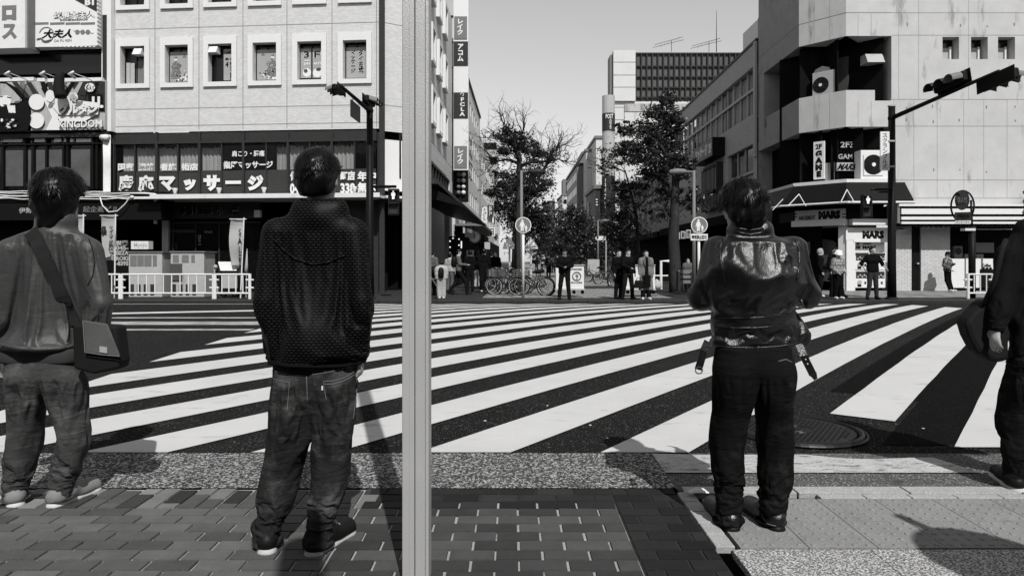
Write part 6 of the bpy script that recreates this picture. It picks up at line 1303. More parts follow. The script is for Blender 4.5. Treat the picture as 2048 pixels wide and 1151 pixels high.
# pointed white canopies behind the bicycles
for px, lb in ((1019, 'small pointed white canopy on a thin post left of the round sign post'), (1062, 'small pointed white canopy on a thin post right of the round sign post')):
    t = thing('pointed_canopy', lb, 'canopy', W(px, 565, 29), 'pointed canopies'); c = W(px, 493, 29); q = MB(); q.v = []; a = .27; q.add([c + Vector((-a, -a, 0)), c + Vector((a, -a, 0)), c + Vector((a, a, 0)), c + Vector((-a, a, 0)), c + UP * .42], [(0, 1, 4), (1, 2, 4), (2, 3, 4), (3, 0, 4), (3, 2, 1, 0)]); q.build('canopy_top', M_clean, t); q = MB(); q.cbox(c - UP * .06, .56, .56, .07); q.tube([Vector((c.x, 29, 0)), c], .04, 8); q.build('post', M_clean, t)
# wheeled notice boards
def notice(label, x0, x1, y0, D, txt):
    t = thing('notice_board', label, 'notice board', W((x0 + x1) / 2, 590, D), 'wheeled notice boards'); P = PL((0, D, 0), (1, 0, 0)); q = MB(); P.box(q, x0, y0, x1, 578, -.35, 0); q.build('board', M_clean, t); q = MB(); P.box(q, x0 - 1, y0 - 2, x1 + 1, y0, -.38, .03); P.box(q, x0 - 1.5, 577, x1 + 2, 580, -.4, .05); q.build('frame', M_lgrey, t)
    q = MB(); c = P.pt(x1 - 14.5, 552, .01); q.ring(c, P.n, .14, .02, 24, 6); q.sphere(c + UP * .02, .05, 8, 6, (1, .2, 1)); q.tube([c - UP * .1, c + Vector((.05, 0, .03))], .02, 5); q.build('emblem', M_mgrey, t); P.text(txt, x1 - 27, y0 + 5, x1 - 4, y0 + 9.5, .0, M_mgrey, t, .02); P.text('伊勢佐木警察署', x1 - 27, 563, x1 - 4, 566.5, .0, M_mgrey, t, .01)
    for x in (x0 + 4, x1 - 22, x1 - 5): q = MB(); P.box(q, x, 580, x + 5, 587, -.3, -.05); q.build('foot', M_black, t)
notice('white wheeled notice board with a round emblem behind the standing man in black', 1112, 1168, 531, 23.4, '歩行者専用道路'); notice('white wheeled notice board behind the couple and the woman in grey coat', 1250, 1310, 531, 23.6, '駐輪禁止')
t = thing('gate_barrier', 'white tubular barrier post beside the woman in the long coat', 'barrier', W(1323, 578, 24.6)); w = MB(); w.tube([W(1322, 578, 24.6), W(1322, 522, 24.6), W(1338, 522, 24.6)], .05, 8); w.tube([W(1308, 551, 24.6), W(1336, 551, 24.6)], .03, 6); w.tube([W(1304, 578, 24.4), W(1304, 545, 24.4)], .06, 8); w.build('tube', M_clean, t)
tag((lambda q: (q.tube([W(1312, 577, 24.2), W(1313, 571, 24.2), W(1315, 564, 24.2), W(1312, 558, 24.2)], [.16, .2, .12, .03], 9), q.build('plastic_bag', M_topw, None, True))[1])(MB()), 'white tied plastic bag on the ground under the tubular barrier', 'bag')
t = thing('wooden_crate', 'pale wooden crate beside the big tree trunk behind the round sign with plate', 'crate', W(1368, 580, 25.5)); w = MB(); [w.cbox(W(1368, y, 25.5), .5, .3, .12) for y in (543, 553, 563)]; w.build('slats', M_mgrey, t); w = MB(); [w.cbox(W(x, 562, 25.5), .06, .34, .72) for x in (1356, 1381)]; w.build('post', M_dgrey, t)
t = thing('leaning_board', 'plain pale board standing among the far parked bicycles', 'board', W(1186, 550, 42)); w = MB(); w.cbox(W(1187, 533, 42), .72, .05, .9); w.build('panel', M_lgrey, t); w = MB(); w.cbox(W(1187, 549, 42.1), .06, .2, .5); w.build('foot', M_dgrey, t)
# arched street name sign on the right
t = thing('arched_street_sign', 'round dark street emblem inside an oval hoop above a dark name plate and arrow plate', 'street sign', (X_at(1944, 23), 23, 0)); P = PL((0, 23, 0), (1, -.45, 0)); x_ = lambda a: a
w = MB(); w.tube([Vector((X_at(1944, 23), 23, 0)), W(1944, 452, 23)], .11, 10); w.tube([W(1944, 452, 23), W(1942, 400, 23)], .035, 8); w.build('post', M_black, t, True)
w = MB(); w.ring(W(1925, 412, 23.1), P.n, .33, .03, 30, 6, ry=.52); w.tube([W(1914, 384, 23.1), W(1919, 391, 23.1)], .02, 5); w.tube([W(1936, 384, 23.1), W(1931, 391, 23.1)], .02, 5); w.build('hoop', M_black, t, True)
w = MB(); w.disc(W(1924, 400, 23.1), P.n, .21, .04, 26, .34); w.build('emblem_disc', M_dgrey, t); PP = PL(W(1924, 400, 23.04), P.u); PP.text('百人代', 1915, 394, 1934, 405, .03, M_mgrey, t, .0)
w = MB(); P.box(w, 1910, 424, 1943, 440, -.03, .02); w.build('name_plate', M_dgrey, t); P.text('伊勢佐木', 1914, 427, 1939, 437, .02, M_black, t, .02); w = MB(); P.box(w, 1910.5, 441, 1942, 447, -.03, .02); w.build('arrow_plate', M_clean, t); P.text('アーケード→', 1913, 442.2, 1939, 445.8, .02, M_black, t, .0); w = MB(); w.cbox(W(1936, 459, 23), .35, .25, .08); w.build('lamp', M_white, t)
# bicycles
def bicycle(label, group):
    t = thing('bicycle', label, 'bicycle', (0, 0, 0), group); R = .31; V = Vector
    for x in (-.53, .53):
        q = MB(); q.ring(V((x, 0, R)), (0, 1, 0), R, .022, 28, 7); wh = q.build('wheel', M_rub, t, True); q = MB(); q.ring(V((x, 0, R)), (0, 1, 0), R - .03, .012, 28, 5); q.tube([V((x, -.05, R)), V((x, .05, R))], .025, 8); q.build('rim', M_lgrey, wh, True)
        q = MB(); [q.tube([V((x, 0, R)), V((x + math.cos(a) * R * .92, 0, R + math.sin(a) * R * .92))], .003, 3) for a in [k * math.pi / 8 for k in range(16)]]; q.build('spokes', M_metal, wh); q = MB(); q.ring(V((x, 0, R)), (0, 1, 0), R + .035, .022, 16, 5, math.pi * (.95 if x < 0 else 1.1), math.pi * (1.7 if x < 0 else 1.65)); q.build('mudguard', M_dgrey, t, True)
    q = MB(); bb, se, hd = V((-.08, 0, .29)), V((-.2, 0, .72)), V((.4, 0, .78)); [q.tube([a, b], .017, 7) for a, b in ((bb, se), (bb, V((.43, 0, .66))), (V((-.15, 0, .52)), V((.42, 0, .72))), (bb, V((-.53, 0, R))), (se, V((-.53, 0, R))), (hd, V((.45, 0, .6))), (V((.45, 0, .6)), V((.53, 0, R))))]; q.build('frame', M_dgrey, t, True)
    q = MB(); q.tube([hd, hd + V((-.03, 0, .16))], .014, 6); q.tube([hd + V((-.22, -.26, .18)), hd + V((-.03, -.2, .2)), hd + V((-.0, 0, .17)), hd + V((-.03, .2, .2)), hd + V((-.22, .26, .18))], .013, 6); q.build('handlebar', M_metal, t, True); q = MB(); q.tube([se, se + V((-.02, 0, .1))], .014, 6); q.tube([V((-.36, 0, .85)), V((-.27, 0, .86)), V((-.13, 0, .84)), V((-.05, 0, .83))], [.05, .085, .05, .025], 9); q.build('saddle', M_black, t, True)
    q = MB(); b = V((.48, 0, .68)); W_ = .17; [q.tube([b + V((-.1 + .24 * k / 5 * (1), -W_, z)), b + V((-.1 + .24 * k / 5, W_, z))], .005, 3) for k in range(6) for z in (0,)]; [q.tube([b + V((-.1, -W_, z)), b + V((.16, -W_, z)), b + V((.16, W_, z)), b + V((-.1, W_, z)), b + V((-.1, -W_, z))], .006, 4) for z in (0, .08, .16, .24)]
    [q.tube([b + V((x, y, 0)), b + V((x, y, .24))], .005, 3) for x in (-.1, .03, .16) for y in (-W_, -.06, .06, W_)]; q.build('basket', M_mgrey, t); q = MB(); q.disc(bb - V((0, .04, 0)), (0, 1, 0), .09, .02, 18); q.tube([bb + V((0, -.08, 0)), bb + V((.1, -.08, -.12))], .01, 5); q.tube([bb + V((0, .08, 0)), bb + V((-.1, .08, .12))], .01, 5); q.build('crank', M_metal, t); return t
bk = bicycle('bicycle with its front wheel toward the left crowd, nearest the kerb', 'bicycles parked under the bare tree'); g0 = W(1016, 586, 25.2); bk.location = (g0.x, 25.2, 0); bk.rotation_euler = (0, 0, R_(197))
for px, D, rz, lb in ((1062, 24.6, 168, 'bicycle right of the white sign post with a pale basket, nearest the crossing'), (1010, 26.0, 205, 'bicycle second from the kerb on the side of the left crowd'), (1068, 25.4, 155, 'bicycle second in the row right of the white sign post'), (1030, 25.9, 214, 'bicycle jammed against the bare tree trunk'), (1073, 26.4, 140, 'bicycle farthest back in the row right of the white sign post'), (1003, 27.4, 200, 'bicycle farthest back beside the black coat on the left')): copy_thing(bk, (X_at(px, D), D, 0), R_(rz), lb)
fb = ('dark bicycle under the plain pale board far up the mall', 'bicycle in front of the plain pale board far up the mall', 'bicycle in the middle of the far row on the right of the mall', 'bicycle near end of the far row behind the couple', 'bicycle at the couple end of the far row, closest to the camera')
for i, (px, D, rz) in enumerate(((1178, 44, 10), (1192, 40, 170), (1212, 37, 30), (1228, 34, 60), (1240, 31.5, 70))): c = copy_thing(bk, (X_at(px, D), D, 0), R_(rz), fb[i]); c['group'] = 'bicycles parked far up the mall'
t = thing('pram', 'dark baby pram with a hooped canopy beside the white square pole', 'pram', W(866, 590, 24)); w = MB(); c = W(866, 553, 24); w.tube([c + Vector((-.2, 0, .25)), c + Vector((.05, 0, .22)), c + Vector((.3, 0, -.05))], [.1, .22, .12], 10); w.build('seat', M_black, t, True); w = MB(); w.ring(c + Vector((-.05, -.2, .2)), (0, 1, 0), .3, .015, 16, 5, math.pi * 1.0, math.pi * 2); w.tube([c + Vector((.2, -.2, -.4)), c + Vector((-.3, -.2, .4))], .015, 5); w.build('frame', M_mgrey, t)
for dx in (-.3, .25): w = MB(); w.ring(Vector((c.x + dx, 23.8, .11)), (0, 1, 0), .1, .025, 14, 6); w.build('wheel', M_rub, t)
# litter on the pavement
t = thing('face_mask', 'crumpled white face mask dropped at the kerb beside the boots of the man in leather', 'face mask', G(1396, 987)); c = G(1396, 987, .02); w = MB(); nn = 10
for i in range(nn):
    for j in range(5):
        def pt(a, b): x = (a - .5) * .105; y = (b - .5) * .07 * (1 - .3 * (2 * a - 1) ** 2); return c + Vector((x, y, .012 + .02 * math.cos((a - .5) * 3) * math.cos((b - .5) * 2.5) + .004 * math.sin(b * 12)))
        w.face([pt(i / nn, j / 5), pt((i + 1) / nn, j / 5), pt((i + 1) / nn, (j + 1) / 5), pt(i / nn, (j + 1) / 5)])
w.build('sheet', M_clean, t, True); w = MB(); w.tube([c + Vector((-.05, .02, .01)), c + Vector((-.085, .03, -.008)), c + Vector((-.09, 0, -.01)), c + Vector((-.05, -.015, .0))], .002, 5); w.build('ear_loop', M_clean, t)
for i, (px, py) in enumerate(((1095, 820), (970, 848), (1180, 856), (1215, 880), (1846, 862), (1790, 800))):
    w = MB(); g = G(px, py); g.z = roadz(g.y) + .004; w.prism([g + Vector((math.cos(a) * rnd.uniform(.006, .013), math.sin(a) * rnd.uniform(.006, .014), 0)) for a in [k * 1.05 for k in range(6)]], UP * .003); tag(w.build('litter', M_clean), ['pale scrap of litter in the widest dark gap near mid road', 'small pale scrap of litter beside the pale square pole', 'tiny pale scrap on the asphalt right of mid road', 'tiny pale scrap close to the near end of a stripe, beside the shadow', 'tiny pale scrap just right of the manhole', 'tiny pale scrap on the dark asphalt above the manhole'][i], 'litter')
# ============================================================ the four people in front
def strands(parent, c, f, up, sc_, n, bulk=1.0, ln=.04, seed=1, nape=-.08, whorl=(0, -.6, .8)):
    r_ = random.Random(seed); f = Vector(f).normalized(); up = Vector(up).normalized(); r = f.cross(up).normalized(); up = r.cross(f); mb = MB(); b = bulk
    wv = (r * whorl[0] + f * whorl[1] + up * whorl[2]).normalized()
    for _ in range(n):
        d = Vector((r_.gauss(0, 1), r_.gauss(0, 1), r_.gauss(.2, 1))).normalized(); df, du, dr = d.y, d.z, d.x
        if df > .45 and du < .35 or du < -.8 or (df > -.15 and du < -.12): continue
        n_ = (r * dr + f * df + up * du); p = Vector(c) + (up * .018 - f * .01) * sc_ + (r * dr * .084 + f * df * .104 + up * du * (.096 if du > 0 else .1)) * sc_ * b * 1.0
        fl = (n_ - wv * n_.dot(wv) * 1.0); fl = (fl - n_ * fl.dot(n_)); fl = (fl.normalized() if fl.length > .01 else r) * .6 - up * .6; fl = (fl - n_ * fl.dot(n_)).normalized()
        fl = (fl + Vector((r_.gauss(0, .28), r_.gauss(0, .28), r_.gauss(0, .2)))).normalized(); L_ = ln * r_.uniform(.6, 1.4) * sc_; sd = fl.cross(n_).normalized() * r_.uniform(.0009, .0022); lift = r_.uniform(-.02, .22)
        q = [p - n_ * .004]
        for k in range(3): q.append(q[-1] + (fl + n_ * (lift - .28 * k)).normalized() * L_ / 3)
        base = len(mb.v)
        for k, w_ in enumerate((1, 1, .75)): mb.v += [tuple(q[k] - sd * w_), tuple(q[k] + sd * w_)]
        mb.v.append(tuple(q[3])); mb.f += [(base, base + 1, base + 3, base + 2), (base + 2, base + 3, base + 5, base + 4), (base + 4, base + 5, base + 6)]; mb.m += [0, 0, 0]
    return mb.build('strands', M_hair, parent, True)
def fg(label, D, J2, f, hf, hsc=1.0, tilt=0.0, lr=.07):
    P = lambda x, y, dy=0.0: W(x, y, D + dy); m = lambda px: px / F * D
    J = {k: P(*v) for k, v in J2.items()}; t = thing('person', label, 'person', (J['pel'].x, D, 0)); r, f, _ = frame_of(f); hf = Vector(hf).normalized(); hu = (UP + hf * tilt).normalized(); hf = (hf - UP * tilt).normalized()
    lo, hi = box_of(J.values(), .24); b = SDF(lo, hi, .0085); head_sdf(b, J['head'], hf, hu, hsc, True); fl = lambda a: (tuple(f), a)
    b.cap(J['head'] - UP * .04 - hf * .006, J['neck'] - UP * .02 + f * .012, .047, .047, .025); b.cap(J['neck'] - UP * .09, J['chest'] + f * .02, .06, .10, .06, fl(.75)); b.cap(J['chest'] + f * .02, J['waist'], .10, .095, .06, fl(.75)); b.cap(J['waist'], J['pel'], .10, .11, .06, fl(.75)); b.cap(J['sL'], J['sR'], .045, .045, .05)
    for q in 'LR':
        b.cap(J['s' + q], J['e' + q], .045, .038, .03); b.cap(J['e' + q], J['w' + q], .038, .027, .02); d_ = (J['w' + q] - J['e' + q]).normalized(); sgn = r if q == 'L' else -r
        hand(b, J['w' + q], d_, sgn, (f - d_ * f.dot(d_)).normalized(), .9, .6, .004); b.cap(J['h' + q], J['k' + q], lr, lr * .78, .02); b.cap(J['k' + q], J['a' + q], lr * .76, lr * .55, .02); dt = J['t' + q] - J['a' + q]; dt.z = 0; dt.normalize(); b.cap(J['a' + q] - UP * .01, Vector((J['a' + q].x, J['a' + q].y, .05)) + dt * .12, .032, .024, .02)
    b.mesh('body', M_skin, t); return t, J, P, m, r, f, hf, hu, lo, hi, fl
def hug(s, pts, r, name, m, parent, off=.0015, start=None):
    q = MB(); out = []
    for i in range(len(pts) - 1):
        n = max(2, int(math.hypot(pts[i + 1][0] - pts[i][0], pts[i + 1][1] - pts[i][1]) / 5))
        for k in range(n + (i == len(pts) - 2)):
            a = k / n; p = s.surf(pts[i][0] + (pts[i + 1][0] - pts[i][0]) * a, pts[i][1] + (pts[i + 1][1] - pts[i][1]) * a, start=start)
            if p: out.append(p - Vector((0, off, 0)))
    if len(out) > 1: q.tube(out, r, 5); return q.build(name, m, parent, True)
def shoes(t, J, q, sole, upper, L_=.27, wd_=.047, sole_h=.028, z=.0, laces=False):
    a, e = J['a' + q], J['t' + q]; d = Vector((e.x - a.x, e.y - a.y, 0)).normalized(); hl = Vector((a.x, a.y, z)) - d * .028; to = hl + d * (L_ - .05); sd = d.cross(UP); lo, hi = box_of([hl, to, hl + UP * .14], .09); s = SDF(lo, hi, .006)
    s.cap(hl + UP * .05, hl + d * .08 + UP * .085, .043, .04, .02); s.cap(hl + d * .08 + UP * .06, to + UP * .035, .046, .036, .03); s.cap(hl + d * .03 + UP * .04, to + UP * .03, .04, wd_ - .002, .02); s.cap(hl + UP * .04 + d * .02, hl + UP * .095 + d * .03, .042, .038, .02)
    s.cut((0, 0, z + sole_h - .006), (0, 0, -1)); s.noise(.0015, 40, 4); o = s.mesh('shoe', upper, t)
    q_ = SDF(lo, hi, .006); q_.cap(hl + d * .0, hl + d * .1, .042, .04, .02); q_.cap(hl + d * .1, to, .040, wd_, .02); X, Y, Z = q_.xyz(); q_.g = np.maximum(q_.g, np.abs(Z - (z + sole_h / 2 + .001)) - sole_h / 2).astype(np.float32); q_.mesh('sole', sole, o, 0)
    if laces:
        w = MB()
        for k in range(5): p = hl + d * (.10 + .022 * k) + UP * (.117 - .012 * k) + Vector((0, 0, z)); w.tube([p - sd * .028 - UP * .012, p + UP * .004, p + sd * .028 - UP * .012], .004, 5)
        w.build('laces', sole, o, True)
    return o
def comb(s, o, k): s.g = SDF._sm(s.g, o.g, k); return s
from mathutils.bvhtree import BVHTree
class MS:
    """first point of a finished mesh along the line of sight through a pixel of the photograph"""
    def __init__(s, o): s.t = BVHTree.FromPolygons([v.co for v in o.data.vertices], [tuple(p.vertices) for p in o.data.polygons])
    def surf(s, px, py, start=None):
        h = s.t.ray_cast(Vector((0, 0, CH)), Vector(((px - CX) / F, 1, -(py - HZ) / F)).normalized()); return h[0]
def cloth(o, body, pin, grow=.1, frames=16, grav=1.0, bend=.4, dist=.006, stiff=15):
    """drape a loose garment over the body with a short cloth simulation and keep the result"""
    vg = o.vertex_groups.new(name='pin')
    for v in o.data.vertices:
        w = pin(v.co)
        if w > 0: vg.add([v.index], w, 'REPLACE')
    body.modifiers.new('collision', 'COLLISION'); body.collision.thickness_outer = .004
    md = o.modifiers.new('cloth', 'CLOTH'); q = md.settings; q.vertex_group_mass = 'pin'; q.pin_stiffness = 1.0; q.shrink_min = -grow; q.quality = 5; q.mass = .3
    q.tension_stiffness = stiff; q.compression_stiffness = stiff; q.shear_stiffness = stiff * .4; q.bending_stiffness = bend; q.air_damping = 1.5; q.effector_weights.gravity = grav
    md.collision_settings.use_collision = True; md.collision_settings.distance_min = dist; md.collision_settings.use_self_collision = False
    md.point_cache.frame_start = 1; md.point_cache.frame_end = frames
    for k in range(1, frames + 1): sc.frame_set(k)
    me = bpy.data.meshes.new_from_object(o.evaluated_get(bpy.context.evaluated_depsgraph_get()))
    o.modifiers.clear(); body.modifiers.clear(); old = o.data; o.data = me; bpy.data.meshes.remove(old); sc.frame_set(1); o.vertex_groups.clear()
    me.polygons.foreach_set('use_smooth', [True] * len(me.polygons)); sb_ = o.modifiers.new('subsurf', 'SUBSURF'); sb_.levels = sb_.render_levels = 1
    return MS(o)
def jeans(J, r, f, fl, lo, hi, rh, rk, ra, waist_w, top_z, bot_z=.035, vox=.0105):
    s = SDF(lo, hi, vox); s.cap(J['pel'] - r * waist_w - UP * .02, J['pel'] + r * waist_w - UP * .02, .108, .108, .05, fl(.95)); s.cap(J['pel'] - r * waist_w + UP * .1, J['pel'] + r * waist_w + UP * .1, .1, .1, .06, fl(.85))
    legs = None
    for q in 'LR':
        g = SDF(lo, hi, vox); kn = J['k' + q]; mid = kn.lerp(J['a' + q], .45) - f * .02; g.cap(J['h' + q] - f * .01, kn, rh, rk, .03); g.cap(kn, mid, rk, rk * .93, .03); g.cap(mid, J['a' + q], rk * .93, ra, .03); g.cap(J['a' + q], J['a' + q] - UP * .05 + f * .02, ra, ra * 1.06, .02)
        g.cap(J['h' + q] - f * .035 + UP * .01, J['h' + q] - f * .03 - UP * .05, .088, .08, .04)
        legs = g if legs is None else comb(legs, g, .008)
    comb(s, legs, .035); s.cut((0, 0, bot_z), (0, 0, -1)); s.cut((0, 0, top_z), (0, 0, 1)); return s
def body_of(t): return [o for o in t.children if o.name.startswith('body')][0]
M_den1 = mat('faded_denim', .055, .85, noise=.45, ns=5, bump=.4, bs=260, stain=((5, 5, 6), .5, .12), spec=.05); M_den2 = mat('dark_denim', .026, .85, noise=.5, ns=5, bump=.4, bs=260, stain=((5, 5, 6), .5, .10), spec=.05); M_den3 = mat('black_denim', .008, .8, noise=.5, ns=5, bump=.4, bs=260, stain=((6, 6, 9), .56, .03), spec=.04)
M_stitch = mat('pale_stitching', .16, .7, noise=.3, ns=300); M_nylon = mat('grey_nylon', .052, .40, noise=.15, ns=4, bump=.06, bs=300, spec=.35)
M_meshk = mat('black_mesh_knit', .020, .5, noise=.45, ns=3, brick=(.021, .0115, .001, 'XZ'), spec=.10); M_meshk.node_tree.nodes['Brick Texture'].inputs['Mortar Size'].default_value = .0042
M_leath = mat('black_leather', .002, .33, noise=.3, ns=9, bump=.03, bs=160, spec=.6); M_canvas = mat('dark_canvas', .012, .75, noise=.4, ns=6, bump=.3, bs=300); M_canl = mat('grey_canvas', .10, .75, noise=.4, ns=6, bump=.3, bs=300)
def crease(m, sc3, rot, st, dist=.02):
    """fine directional wrinkles in a cloth material"""
    nt = m.node_tree; L = nt.links.new; b = nt.nodes['Principled BSDF']; old = b.inputs['Normal'].links[0].from_socket if b.inputs['Normal'].links else None
    tc = node(nt, 'ShaderNodeTexCoord'); mp = node(nt, 'ShaderNodeMapping'); mp.inputs['Scale'].default_value = sc3; mp.inputs['Rotation'].default_value = rot; n = node(nt, 'ShaderNodeTexNoise', Scale=1.0, Detail=3.0, Roughness=.55, Distortion=.6); bp = node(nt, 'ShaderNodeBump', Strength=st); bp.inputs['Distance'].default_value = dist
    L(tc.outputs['Object'], mp.inputs[0]); L(mp.outputs[0], n.inputs['Vector']); L(n.outputs[0], bp.inputs['Height']); L(bp.outputs[0], b.inputs['Normal'])
    if old is not None: L(old, bp.inputs['Normal'])
for m_ in (M_den1, M_den2, M_den3): crease(m_, (8, 8, 26), (0, .3, 0), .42, .025)
crease(M_nylon, (5, 5, 12), (0, .8, 0), .2, .03); crease(M_leath, (14, 8, 5), (0, .2, 0), .22, .02)
# ---- man in mesh hoodie
D2 = 2.95
t, J, P, m, r, f, hf, hu, lo, hi, fl = fg('person in a black mesh hooded jacket and worn dark jeans by the pale square pole', D2, dict(head=(638, 352, .03), neck=(640, 418, 0), chest=(630, 560, .02), waist=(630, 680, .0), pel=(630, 775, 0), sL=(555, 466, 0), eL=(532, 600, -.03), wL=(553, 700, .09), sR=(706, 466, 0), eR=(722, 600, -.04), wR=(720, 706, .0),
    hL=(590, 812, 0), kL=(565, 930, .03), aL=(533, 1066, 0), tL=(520, 1040, .2), hR=(668, 812, 0), kR=(656, 930, .02), aR=(636, 1072, -.02), tR=(690, 1060, .16)), (0, 1, 0), (.16, 1, 0), 1.0)
hs = hair_sdf(J['head'], hf, hu, 1.0, .007, 0, -.09, 1.12); h = hs.mesh('hair', M_hair, t); strands(h, J['head'], hf, hu, 1.0, 9000, 1.12, .03, 2, whorl=(-.1, -.35, .9))
s = SDF(lo, hi, .0105); k = .05
s.cap(J['sL'] - UP * .01, J['neck'] - UP * .035, .06, .07, k); s.cap(J['sR'] - UP * .01, J['neck'] - UP * .035, .06, .07, k)
for a, b, rr in ((.105, 520, .115), (.12, 590, .118), (.118, 660, .112), (.108, 716, .108)): c = P(628, b, .0); s.cap(c - r * a * .85, c + r * a * .85, rr, rr, .06, fl(.85))
for q in 'LR': g = SDF(lo, hi, .0105); e = J['e' + q]; g.cap(J['s' + q], e, .066, .057, .045); g.cap(e, J['w' + q] + UP * .01, .057, .042, .03); comb(s, g, .016)
s.cap(P(608, 420, .0), P(672, 420, .0), .055, .055, .03); s.ell(P(640, 400, .03), (.066, .066, .10), (r, f, UP), .02, True)
s.cut((0, 0, P(0, 729).z), (0, 0, -1))
jk = s.mesh('jacket', M_meshk, t); zt, zb = P(0, 466).z, P(0, 722).z; s = cloth(jk, body_of(t), lambda c: 1.0 if c.z > zt or c.z < zb else 0.0, .09, 16)
hug(s, [(548, 478), (565, 497), (590, 517), (625, 528), (655, 525), (690, 510)], .005, 'hood_seam', M_meshk, jk, .002); hug(s, [(539, 726), (575, 731), (630, 733), (690, 731), (722, 724)], .009, 'hem_band', M_topb, jk, .002)
s = jeans(J, r, f, fl, lo, hi, .085, .074, .064, .078, P(0, 722).z, .02)
tr = s.mesh('trousers', M_den2, t); zt = P(0, 765).z; s = cloth(tr, body_of(t), lambda c: 1.0 if c.z > zt or c.z < .035 else 0.0, .125, 16, .6, .05, stiff=30)
for nm, pts in (('waist_stitching', [(545, 741), (575, 748), (612, 750)]), ('waist_stitching', [(617, 750), (650, 745), (690, 736), (716, 730)]), ('seat_seam', [(613, 752), (614, 778), (615, 805)]), ('pocket', [(536, 752), (556, 760), (579, 764), (577, 790), (574, 822)]), ('pocket', [(711, 742), (690, 754), (668, 761), (647, 762), (650, 785), (653, 800)]), ('pocket_edge', [(710, 748), (690, 760), (668, 767), (648, 768)]), ('side_seam', [(713, 745), (714, 770), (712, 800), (706, 840)])): hug(s, pts, .0017, nm, M_stitch, tr, .0008)
w = MB(); p = s.surf(645, 775); w.cbox(p - Vector((0, .003, 0)), .006, .004, .018); w.build('pocket_tab', M_clean, tr)
for x, y in ((612, 738), (575, 737), (690, 728)): w = MB(); p = s.surf(x, y); (w.cbox(p - Vector((0, .004, 0)), .012, .008, .045), w.build('belt_loop', M_den2, tr)) if p else None
shoes(t, J, 'L', M_sole, M_shoeb, .27, laces=False); shoes(t, J, 'R', M_sole, M_shoeb, .28, laces=True)
# ---- man with shoulder bag
D1 = 3.5
t, J, P, m, r, f, hf, hu, lo, hi, fl = fg('person in a grey nylon jacket with a satchel strap across the back and faded jeans', D1, dict(head=(120, 392, .03), neck=(112, 452, 0), chest=(98, 600, .02), waist=(88, 670, 0), pel=(85, 735, 0), sL=(20, 500, 0), eL=(-14, 610, -.02), wL=(-6, 712, .10), sR=(180, 500, 0), eR=(203, 606, -.03), wR=(196, 690, .10),
    hL=(62, 770, 0), kL=(55, 865, .03), aL=(30, 985, 0), tL=(10, 975, .22), hR=(140, 770, 0), kR=(146, 862, .03), aR=(120, 988, 0), tR=(185, 975, .20)), (.1, 1, 0), (.03, 1, 0), 1.06)
hs = hair_sdf(J['head'], hf, hu, 1.08, .008, 0, -.15, 1.27); h = hs.mesh('hair', M_hair, t); strands(h, J['head'], hf, hu, 1.08, 9000, 1.26, .045, 5, whorl=(-.1, -.3, .95))
s = SDF(lo, hi, .0105); k = .05
s.cap(J['sL'] - UP * .01, J['neck'] - UP * .06, .07, .08, k); s.cap(J['sR'] - UP * .01, J['neck'] - UP * .06, .07, .08, k)
for a, b, rr in ((.13, 530, .125), (.14, 590, .13), (.125, 650, .125), (.10, 688, .12)): c = P(97 if b < 640 else 82, b, .0); s.cap(c - r * a * .85, c + r * a * .85, rr, rr, .06, fl(.85))
for q in 'LR': g = SDF(lo, hi, .0105); g.cap(J['s' + q], J['e' + q], .08, .078, .05); g.cap(J['e' + q], J['w' + q], .078, .05, .03); comb(s, g, .018)
s.cap(P(100, 442, .0), P(126, 442, .0), .068, .068, .03); s.ell(P(115, 418, .03), (.066, .07, .08), (r, f, UP), .02, True)
s.cut((0, 0, P(0, 700).z), (0, 0, -1))
jk = s.mesh('jacket', M_nylon, t); zt, zb = P(0, 468).z, P(0, 690).z; s = s1 = cloth(jk, body_of(t), lambda c: 1.0 if c.z > zt or c.z < zb else 0.0, .10, 16, bend=.25); hug(s, [(6, 688), (40, 696), (80, 698), (120, 696), (150, 690)], .013, 'hem_band', M_nylon, jk, .004); hug(s, [(178, 478), (186, 500), (190, 525), (186, 550), (176, 570)], .003, 'shoulder_seam', M_canvas, jk, .001)
s = SDF(lo, hi, .009); c = P(82, 705, 0); s.cap(c - r * .10, c + r * .10, .125, .12, .05, fl(.8)); s.cut((0, 0, P(0, 724).z), (0, 0, -1)); s.cut((0, 0, P(0, 690).z), (0, 0, 1)); s.mesh('shirt_hem', mat('striped_shirt', .05, .8, noise=.5, ns=8), t)
s = jeans(J, r, f, fl, lo, hi, .083, .07, .06, .078, P(0, 716).z, .025); tr = s.mesh('trousers', M_den1, t); zt = P(0, 755).z; cloth(tr, body_of(t), lambda c: 1.0 if c.z > zt or c.z < .035 else 0.0, .125, 16, .6, .05, stiff=30)
M_sneak = mat('grey_sneaker', .22, .75, noise=.25, ns=30); shoes(t, J, 'L', M_shoew, M_sneak, .27); shoes(t, J, 'R', M_shoew, M_sneak, .28)
bag = thing('shoulder_bag', 'dark canvas satchel with a pale label at the hip of the grey nylon jacket', 'bag', P(190, 745, -.1))
w = MB(); c = [(143, 646), (232, 652), (240, 722), (236, 738), (186, 748), (146, 738)]; w.prism([P(x, y, -.115) for x, y in c], Vector((0, .10, 0))); w.build('bag_body', M_canvas, bag, bevel=.015)
w = MB(); w.prism([P(x, y, -.135) for x, y in ((166, 640), (214, 648), (239, 712), (170, 704))], Vector((0, .012, 0))); fp = w.build('flap', M_canl, bag, bevel=.005); w = MB(); w.tube([P(x, y, -.14) for x, y in ((166, 640), (170, 704), (205, 709), (239, 712))], .003, 5); w.build('piping', M_stitch, fp)
w = MB(); w.prism([P(x, y, -.141) for x, y in ((199, 692), (214, 694), (214, 706), (199, 704))], Vector((0, .003, 0))); w.build('label_patch', M_topw, fp)
out = []
